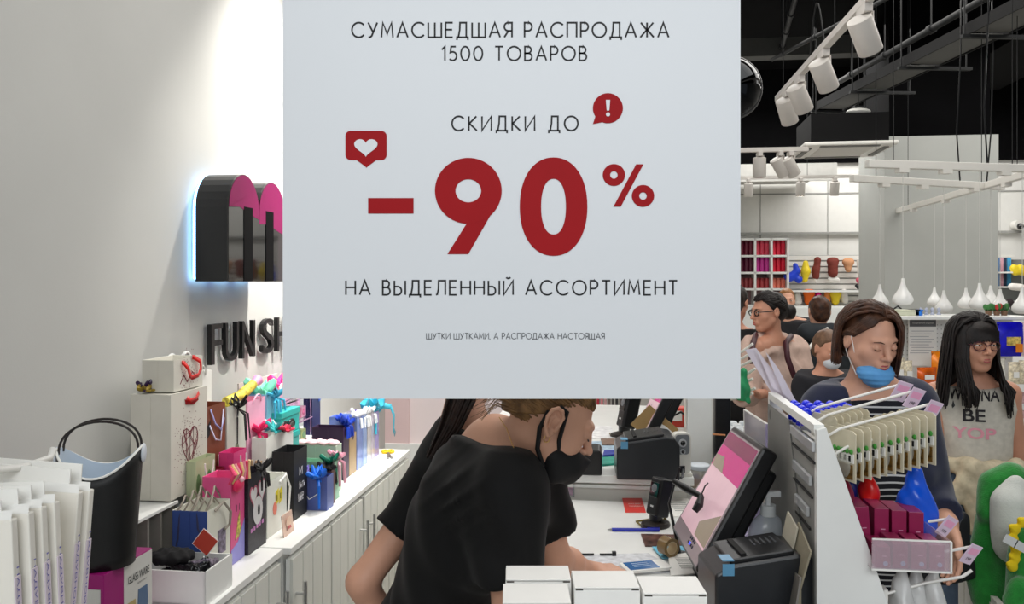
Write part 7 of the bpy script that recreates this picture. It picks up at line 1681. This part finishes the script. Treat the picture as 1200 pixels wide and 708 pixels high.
# ---------------------------------------------------------------- sweets island behind the women
ID = 4.75; ix = lambda px: (px - 600) / F * ID
isl = thing('sweets_island', 'white perforated shelving island full of sweets behind the shoppers', 'shelving unit', (ix(1120), ID + .2, 0)); ox = isl.location.x; oy = isl.location.y
itop = HC - (371 - HY) / F * ID
MB().box((0, .02, itop / 2), (ix(1230) - ix(1046), .03, itop)).build('perforated_panel', mat('perforated_white', (228, 228, 224), .5, var=.02), isl)
MB().box((0, -.02, itop - .01), (ix(1232) - ix(1044), .36, .02)).build('top_board', WHITE, isl, bevel=.003)
hm = MB(); 
for i in range(30):
    for j in range(9): hm.box((ix(1052) - ox + i * .026, .003, itop - .06 - j * .026), (.007, .002, .007))
hm.build('panel_hole', plain((176, 176, 172), .7), isl, kind='stuff')
SHZ = [itop - .40, itop - .60, itop - .80, itop - 1.0, itop - 1.2]
for z in SHZ: MB().box((0, -.16, z), (ix(1230) - ix(1046), .30, .015)).build('shelf', WHITE, isl); MB().box((0, -.315, z), (ix(1230) - ix(1046), .004, .035)).build('price_strip', CARD, isl)
nb_ = thing('notice_board', 'white notice with a dark heading strip on the island panel', 'notice', (ix(1097), ID + .16, HC - (432 - HY) / F * ID)); hN = (432 - 372) / F * ID; wN = 34 / F * ID
MB().box((0, 0, hN / 2), (wN, .01, hN)).build('board', CARD, nb_); MB().box((0, -.006, hN * .86), (wN * .94, .003, hN * .14)).build('heading_strip', plain((96, 98, 100), .5), nb_)
text('КОНДИТЕРСКИЕ ИЗДЕЛИЯ', CARD, nb_, T(0, -.0085, hN * .86) @ RX, wN * .74, hN * .035)
for i in range(9): MB().box((-.01 * (i % 3), -.0056, hN * (.7 - i * .055)), (wN * (.8 - .06 * (i % 3)), .001, hN * .012)).build('text_row', plain((170, 172, 176), .5), nb_)
def packet(label, x, y, z, w_, h_, m, name='sweet_bag', group='sweets bags on the island', extra=None):
    t = thing(name, label, 'packet', (x, y, z), random.uniform(-.15, .15), group)
    mb = MB(); N_ = 6
    def fn(u, v, s_):
        e = (4 * u * (1 - u)) ** .6 * (4 * v * (1 - v)) ** .6
        return Vector(((u - .5) * w_, s_ * .025 * e, v * h_))
    mb.grid(lambda u, v: fn(u, v, -1), N_, N_).grid(lambda u, v: fn(u, v, 1), N_, N_); mb.build('pouch', m, t, smooth=True)
    MB().box((0, 0, h_ - .006), (w_, .004, .012)).build('top_seal', m, t)
    MB().box((0, -.0265, h_ * .45), (w_ * .5, .002, h_ * .25)).build('label', extra or CARD, t); return t
ORG = mat('orange_foil', (232, 130, 20), .25, .1, var=.2, scale=14); RYB = mat('royal_foil', (24, 20, 190), .2, .2, var=.35, scale=18)
packet('tall orange sweets bag standing before the notice', ix(1102), ID - .02, SHZ[0] + .008, .13, .19, ORG, 'orange_bag', None)
packet('low orange snack bag left of the tall one', ix(1081), ID - .05, SHZ[0] + .008, .12, .10, mat('burnt_orange_foil', (206, 90, 20), .25, .1, var=.4, scale=20), 'orange_bag', None)
t = packet('big royal blue crisps bag hanging right of the girl', ix(1180), ID - .04, HC - (417 - HY) / F * ID, .17, .20, RYB, 'blue_crisps_bag', None, mat('crisps_picture', (206, 180, 96), .4, var=.6, scale=60))
MB().box((.03, -.028, .05), (.04, .003, .05)).build('orange_mascot_free_patch', ORG, t); bpy.data.objects[t.children[-1].name].name = 'orange_patch'
packet('plain pale packet beside the blue crisps bag', ix(1200), ID - .04, HC - (417 - HY) / F * ID, .10, .2, plain((214, 196, 196), .4), 'pale_bag', None)
GLD = [mat('gold_sweets', (206, 170, 92), .3, .1, var=.6, scale=50), mat('clear_sweets', (220, 206, 180), .25, var=.45, scale=60), mat('pink_sweets', (226, 180, 180), .3, var=.45, scale=55), mat('white_sweets', (226, 220, 206), .3, var=.35, scale=70), mat('red_sweets', (196, 50, 50), .3, var=.5, scale=50)]
cn = ['gold', 'clear', 'pale pink', 'white', 'red']; rows_ = ['top', 'second', 'third', 'fourth', 'bottom']; seen = {}
for r, z in enumerate(SHZ):
    for px in list(range(1046, 1104, 13)) + list(range(1168, 1216, 13)):
        if r == 0 and px > 1065 and px < 1110: continue
        k = (px + r * 3) % 5; k = 4 if (px > 1180 and r == 2) else (k if k < 4 else 1)
        side = 'left of the girl' if px < 1120 else 'right of the girl'; 
        cnt_ = seen[(r, side)] = seen.get((r, side), 0) + 1
        t = packet('%s sweets bag, %s island shelf %s, %s along' % (cn[k], rows_[r], side, ['first', 'second', 'third', 'fourth', 'fifth'][cnt_ - 1]), ix(px) + random.uniform(-.01, .01), ID + random.uniform(-.06, -.02), z + .008, .062, .13 + .03 * random.random(), GLD[k])
# things on top of the island
TI = itop
for i, (px, nm, lb, m, w_, h_) in enumerate(((1061, 'gift_bowl', 'pale green paper tray on the island top', plain((206, 208, 186), .5), .30, .03), (1086, 'blue_tin', 'bright blue tin on the island top', plain((40, 120, 220), .3), .07, .03))):
    t = thing(nm, lb, 'tray' if i == 0 else 'tin', (ix(px), ID + .15, TI)); MB().prism(rrect(-w_ / 2, -.05, w_ / 2, .05, .02), 0, h_).build('body', m, t, bevel=.004); MB().prism(rrect(-w_ / 2 - .004, -.054, w_ / 2 + .004, .054, .02), h_, h_ + .006).build('rim', m, t)
t = thing('black_figurine', 'small black curly ornament on the island top left of the pendants', 'ornament', (ix(1071), ID + .2, TI)); MB().tube([(-.03, 0, 0), (-.02, 0, .04), (.0, 0, .055), (.02, 0, .04), (.012, 0, .02), (.0, 0, .03)], .006, 8).build('curl', BLACKP, t, smooth=True); MB().box((-.03, 0, .003), (.04, .03, .006)).build('foot', BLACKP, t)
for i, px in enumerate((1094, 1101, 1108, 1116)):
    t = thing('small_figurine', 'small grey glass figurine on the island top, %s' % ['leftmost', 'second', 'third', 'rightmost'][i], 'figurine', (ix(px), ID + .15, TI), 0, 'glass figurines on the island top'); MB().lathe([(.014, 0), (.012, .01), (.006, .02), (.011, .03), (.009, .042), (1e-6, .05)], n=14).build('figure', plain((170, 176, 196), .2), t, smooth=True); MB().cyl((0, 0, 0), (0, 0, .004), .017, n=14).build('base', CARD, t)
for i, px in enumerate((1176, 1186, 1195)):
    t = thing('leafy_ornament', ['green leafy ornament on the island top by the column', 'red-topped leafy ornament on the island top', 'dark green ornament at the right picture edge'][i], 'ornament', (ix(px), ID + .15, TI)); MB().cyl((0, 0, 0), (0, 0, .03), .016, .02, 12).build('pot', plain((120, 90, 70), .6), t, smooth=True)
    for j in range(9): a = j * 2.4; MB().ell((.018 * math.cos(a), .018 * math.sin(a), .045 + .006 * (j % 3)), (.012, .012, .018), 8, 6).build('leaf', plain([(60, 120, 60), (190, 50, 50), (40, 84, 50)][i if j % 2 else 0], .6), t)

# ---------------------------------------------------------------- far wall: red cube shelf, pegboard toys, textiles
FDp = 12.15
def rf_(px, py, s=FDp):        # point on the shop-frame plane s
    k = (px - 600) / F; d = s / (k * SA + CA); return P(px, py, d)
def Fz(py, px, s=FDp): return rf_(px, py, s).z
cs_ = thing('cube_shelf', 'white cube shelf of red goods on the far wall beside the poster', 'shelf', rf_(880, 362, 12.0), -A); o = Vector(cs_.location)
Rm = Matrix.Rotation(-A, 3, 'Z'); inv = Rm.inverted()
xcols = [inv @ (rf_(px, 300, 12.0) - o) for px in (846, 865, 883, 902, 921)]; xc = [v.x for v in xcols]
zr = [(rf_(880, py, 12.0) - o).z for py in (281, 300.5, 320, 339, 358)]
for x in xc: MB().box((x, 0, (zr[0] + zr[-1]) / 2), (.03, .3, zr[0] - zr[-1] + .03)).build('upright', WHITE, cs_)
for z in zr: MB().box(((xc[0] + xc[-1]) / 2, 0, z), (xc[-1] - xc[0], .3, .03)).build('shelf_board', WHITE, cs_)
MB().box(((xc[0] + xc[-1]) / 2, .14, (zr[0] + zr[-1]) / 2), (xc[-1] - xc[0], .01, zr[0] - zr[-1])).build('back_board', plain((150, 120, 120), .7), cs_)
MB().box(((xc[0] + xc[-1]) / 2, 0, (zr[-1] - o.z) / 2 - .02), (xc[-1] - xc[0], .3, o.z + zr[-1])).build('base_cabinet', WHITE, cs_)
colr = [[(110, 20, 50), (110, 20, 50), (222, 70, 96), (226, 40, 70)], [(90, 16, 50), (90, 16, 50), (206, 56, 156), (222, 26, 60)], [(150, 60, 64), (150, 60, 64), (176, 60, 64), (226, 120, 100)], [(150, 80, 60)] * 4]
rn = ['top', 'second', 'third']; cnm = ['hidden', 'left', 'middle', 'right']
for r in range(3):
    for c in range(1, 4):
        cw = xc[c + 1] - xc[c] - .03
        for k in range(3):
            x = xc[c] + .015 + cw * (k + .5) / 3; loc = o + Rm @ Vector((x, -.03, zr[r + 1] + .016))
            tl = 'coral' if r == 2 else 'red'
            t = thing('storage_canister', '%s canister in the %s row of the cube shelf, %s cell, %s' % (['maroon', 'pink', 'red'][c - 1] if r < 2 else ['brown', 'dark red', 'coral'][c - 1], rn[r], cnm[c], ['left of three', 'middle of three', 'right of three'][k]), 'canister', loc, 0, 'canisters in the cube shelf')
            hh = (zr[r] - zr[r + 1]) * (.82 if r < 2 else .62)
            MB().lathe([(cw / 6.3, 0), (cw / 6.2, .004), (cw / 6.2, hh * .8), (cw / 6.6, hh * .82), (cw / 6.6, hh * .97), (cw / 8, hh)], n=16).build('can_body', plain(colr[r][c], .4), t, smooth=True)
            MB().cyl((0, 0, hh * .84), (0, 0, hh * 1.0), cw / 6.1, n=16).build('lid', plain(tuple(int(v * .85) for v in colr[r][c]), .4), t, smooth=True)
pg = thing('slat_wall', 'white slat wall for toys on the far wall between cube shelf and column', 'slat wall', rf_(966, 360, 12.1), -A); o = Vector(pg.location)
hw_ = (rf_(1012, 320, 12.1) - rf_(924, 320, 12.1)).length; zb_ = 0; zt_p = (rf_(966, 299, 12.1) - o).z
n = 9
for i in range(n): MB().box((0, 0, zt_p * (i + .5) / n), (hw_, .03, zt_p / n - .02)).build('slat', WMETAL, pg)
MB().box((0, .02, zt_p / 2), (hw_, .02, zt_p)).build('back_board', plain((170, 170, 168), .7), pg)
for z in ((rf_(966, 341, 12.1) - o).z, (rf_(966, 359, 12.1) - o).z): MB().box((0, -.16, z), (hw_, .3, .03)).build('shelf', WHITE, pg)
MB().box((0, -.1, -o.z / 2), (hw_, .5, o.z)).build('lower_cabinet', WHITE, pg)
def toy(label, px, py, parts, m_list, cat='plush toy', s=11.95):
    loc = rf_(px, py, s); t = thing('hanging_toy', label, cat, loc)
    for nm, mm in m_list.items():
        S = Sdf()
        for q in parts[nm]:
            a = rf_(q[0], q[1], s); b_ = rf_(q[2], q[3], s); S.cone(a, b_, q[4] / F * 12, q[5] / F * 12, .03)
        S.mesh(nm, mm, .018, parent=t, origin=loc)
    return t
TB = plain((20, 60, 200), .4); TY = plain((232, 206, 40), .5); TBr = plain((120, 50, 40), .8); TT = plain((206, 150, 110), .8); TW = plain((230, 226, 220), .7)
toy('blue curled plush snake on the far slat wall', 930, 320, dict(body=[(932, 311, 934, 318, 3, 3.5), (934, 318, 925, 326, 3.5, 4), (925, 326, 921, 324, 4, 3), (928, 322, 936, 328, 3, 3.5), (936, 328, 940, 326, 3.5, 2)]), dict(body=TB))
toy('yellow plush toy on the far slat wall right of the blue snake', 944, 318, dict(body=[(944, 308, 944, 318, 3, 5), (944, 318, 943, 328, 5, 3.5)], trim=[(939, 318, 943, 317, 2, 2)]), dict(body=TY, trim=plain((220, 60, 70), .5)))
toy('narrow brown plush monkey with white paws on the far slat wall', 957, 318, dict(body=[(958, 305, 957, 314, 4, 3.5), (956, 316, 956, 324, 4.5, 4)], paws=[(955, 327, 956, 330, 2.5, 2)]), dict(body=TBr, paws=TW))
toy('wide brown plush monkey with white paws on the far slat wall', 976, 318, dict(body=[(973, 306, 979, 306, 4, 4), (976, 308, 976, 320, 5.5, 5.5)], paws=[(972, 327, 981, 328, 2.5, 3)]), dict(body=TBr, paws=TW))
toy('tan plush bear on the far slat wall near the column', 994, 312, dict(body=[(991, 307, 997, 307, 4, 4), (994, 308, 994, 316, 5, 3.5)]), dict(body=TT))
toy('white plush on the shelf edge next to the column', 1008, 318, dict(body=[(1007, 305, 1008, 318, 3, 3), (1008, 318, 1007, 324, 3, 2)]), dict(body=TW))
toy('pink and black plush at the column foot', 1006, 332, dict(body=[(1006, 328, 1008, 331, 3, 3)], spot=[(1004, 335, 1006, 337, 2.4, 2.4)]), dict(body=plain((214, 90, 110), .6), spot=BLACKP))
toy('white cone lamp on the lower toy shelf', 935, 352, dict(body=[(935, 341, 935, 346, 1.5, 3), (935, 346, 935, 353, 3, 5)]), dict(body=TW), 'lamp')
toy('orange plush fox on the lower toy shelf', 948, 350, dict(body=[(945, 343, 951, 343, 4, 4), (948, 345, 948, 353, 5, 5)]), dict(body=plain((240, 110, 30), .7)))
toy('hot pink plush on the lower toy shelf', 959, 351, dict(body=[(959, 346, 959, 352, 3.5, 4.5)]), dict(body=plain((236, 20, 140), .6)))
toy('orange and white plush between the pink and yellow ones', 969, 350, dict(body=[(969, 344, 969, 352, 3, 4)]), dict(body=plain((226, 140, 70), .7)))
toy('yellow plush block on the lower toy shelf', 979, 350, dict(body=[(976, 345, 982, 345, 4, 4), (979, 347, 979, 353, 4.5, 4.5)]), dict(body=TY))
toy('grey white plush right of the yellow one', 990, 349, dict(body=[(989, 342, 990, 352, 3.5, 4)]), dict(body=TW))
toy('small green plush at the left of the lower toy shelf', 925, 348, dict(body=[(924, 342, 926, 352, 3, 4)]), dict(body=plain((160, 180, 120), .7)))
# textiles right of the column
tx = thing('scarf_rail', 'white rail of hanging scarves on the far wall right of the column', 'rail', rf_(1172, 300, 12.0), -A); MB().box((0, 0, 0), (.36, .05, .03)).build('rail', WMETAL, tx); MB().box((0, .12, 0), (.03, .25, .03)).build('bracket', WMETAL, tx)
for i, c in enumerate([(40, 40, 46), (176, 120, 140), (60, 110, 160), (196, 150, 160), (50, 60, 80), (70, 150, 190)]):
    p = rf_(1162 + i * 4, 302, 11.98); t = thing('hanging_scarf', '%s scarf on the white rail right of the column' % ['black', 'dusty pink', 'steel blue', 'pale pink', 'navy', 'sky blue'][i], 'scarf', p, -A, 'scarves right of the column')
    MB().grid(lambda u, v: Vector(((u - .5) * .055, .012 * math.sin(u * 18 + i), -v * .40)), 8, 3).build('cloth', plain(c, .8), t, solid=.004, smooth=True); MB().tube([(0, 0, 0), (0, 0, .02)], .004, 6).build('hanger_loop', WMETAL, t)
rk = thing('grey_shelf', 'grey shelf unit of small goods at the right picture edge on the far wall', 'shelf', rf_(1190, 372, 12.0), -A); MB().box((0, .05, .25), (.5, .04, 1.1)).build('back_board', plain((120, 122, 120), .7), rk)
for z in (.0, .22, .42, .62): MB().box((0, -.1, z), (.5, .25, .02)).build('shelf_board', WHITE, rk)
MB().box((0, -.06, -rk.location.z / 2), (.5, .3, rk.location.z)).build('lower_cabinet', WHITE, rk)
toy('yellow plush faces on the grey shelf at the right edge', 1192, 316, dict(body=[(1188, 314, 1190, 319, 4, 4), (1196, 314, 1198, 319, 4, 4)]), dict(body=TY), s=11.8)
toy('white plush with dark eyes on the grey shelf', 1191, 338, dict(body=[(1186, 336, 1197, 337, 4, 4)], left_eye=[(1187, 337, 1187, 337, 1.8, 1.8)], right_eye=[(1195, 338, 1195, 338, 1.8, 1.8)]), dict(body=TW, left_eye=BLACKP, right_eye=BLACKP), s=11.8)
toy('dark plush on the low grey shelf', 1187, 356, dict(body=[(1183, 354, 1186, 358, 4, 4)]), dict(body=plain((40, 30, 34), .8)), s=11.8)
dm = thing('dome_camera', 'small white dome camera on the far wall right of the column', 'camera', rf_(1192, 264, 12.15)); MB().cyl((0, .05, 0), (0, -.06, 0), .07, n=20).build('housing', WMETAL, dm, smooth=True); MB().ell((0, -.07, -.02), .045, 16, 10).build('dome', BLACKG, dm, smooth=True)
# far low furniture between the shoppers
ft_ = thing('white_sales_table', 'white sales table in the middle distance behind the masked woman', 'table', rf_(1010, 420, 6.9), -A); ft_.location.z = 0
MB().box((0, 0, .86), (1.6, .8, .04)).build('table_top', WHITE, ft_); MB().box((0, 0, .42), (1.5, .7, .84)).build('table_body', OFFW, ft_)
for i in range(12):
    p = Vector(ft_.location) + Rm @ Vector((-.7 + i * .125, -.15, .88)); t = thing('boxed_gift', '%s boxed gift on the white sales table' % ['cream', 'red', 'brown', 'white', 'gold', 'pink', 'grey', 'tan', 'blue', 'green', 'black', 'peach'][i], 'box', p, -A, 'boxed gifts on the sales table')
    c = [(220, 210, 190), (190, 60, 60), (140, 100, 70), (230, 230, 230), (200, 170, 100), (220, 160, 170), (160, 160, 160), (190, 150, 110), (90, 120, 170), (110, 150, 110), (50, 50, 54), (226, 180, 150)][i]; h_ = .1 + .06 * ((i * 7) % 4)
    MB().box((0, 0, h_ / 2), (.1, .1, h_)).build('carton', plain(c, .5), t); MB().box((0, 0, h_), (.102, .02, .006)).box((0, -.0505, h_ / 2), (.02, .003, h_)).build('ribbon', CARD, t)
wf = thing('wooden_frame', 'small upright wooden frame beside the hooded shopper', 'frame', rf_(940, 395, 9.2), -A); wf.location.z = 0
zf = HC + (330 - 378) / F * 9.3
MB().box((0, 0, zf / 2), (.16, .05, zf)).build('frame_body', plain((170, 120, 70), .6), wf); MB().box((0, -.03, zf - .2), (.11, .01, .3)).build('frame_panel', plain((90, 60, 40), .6), wf)
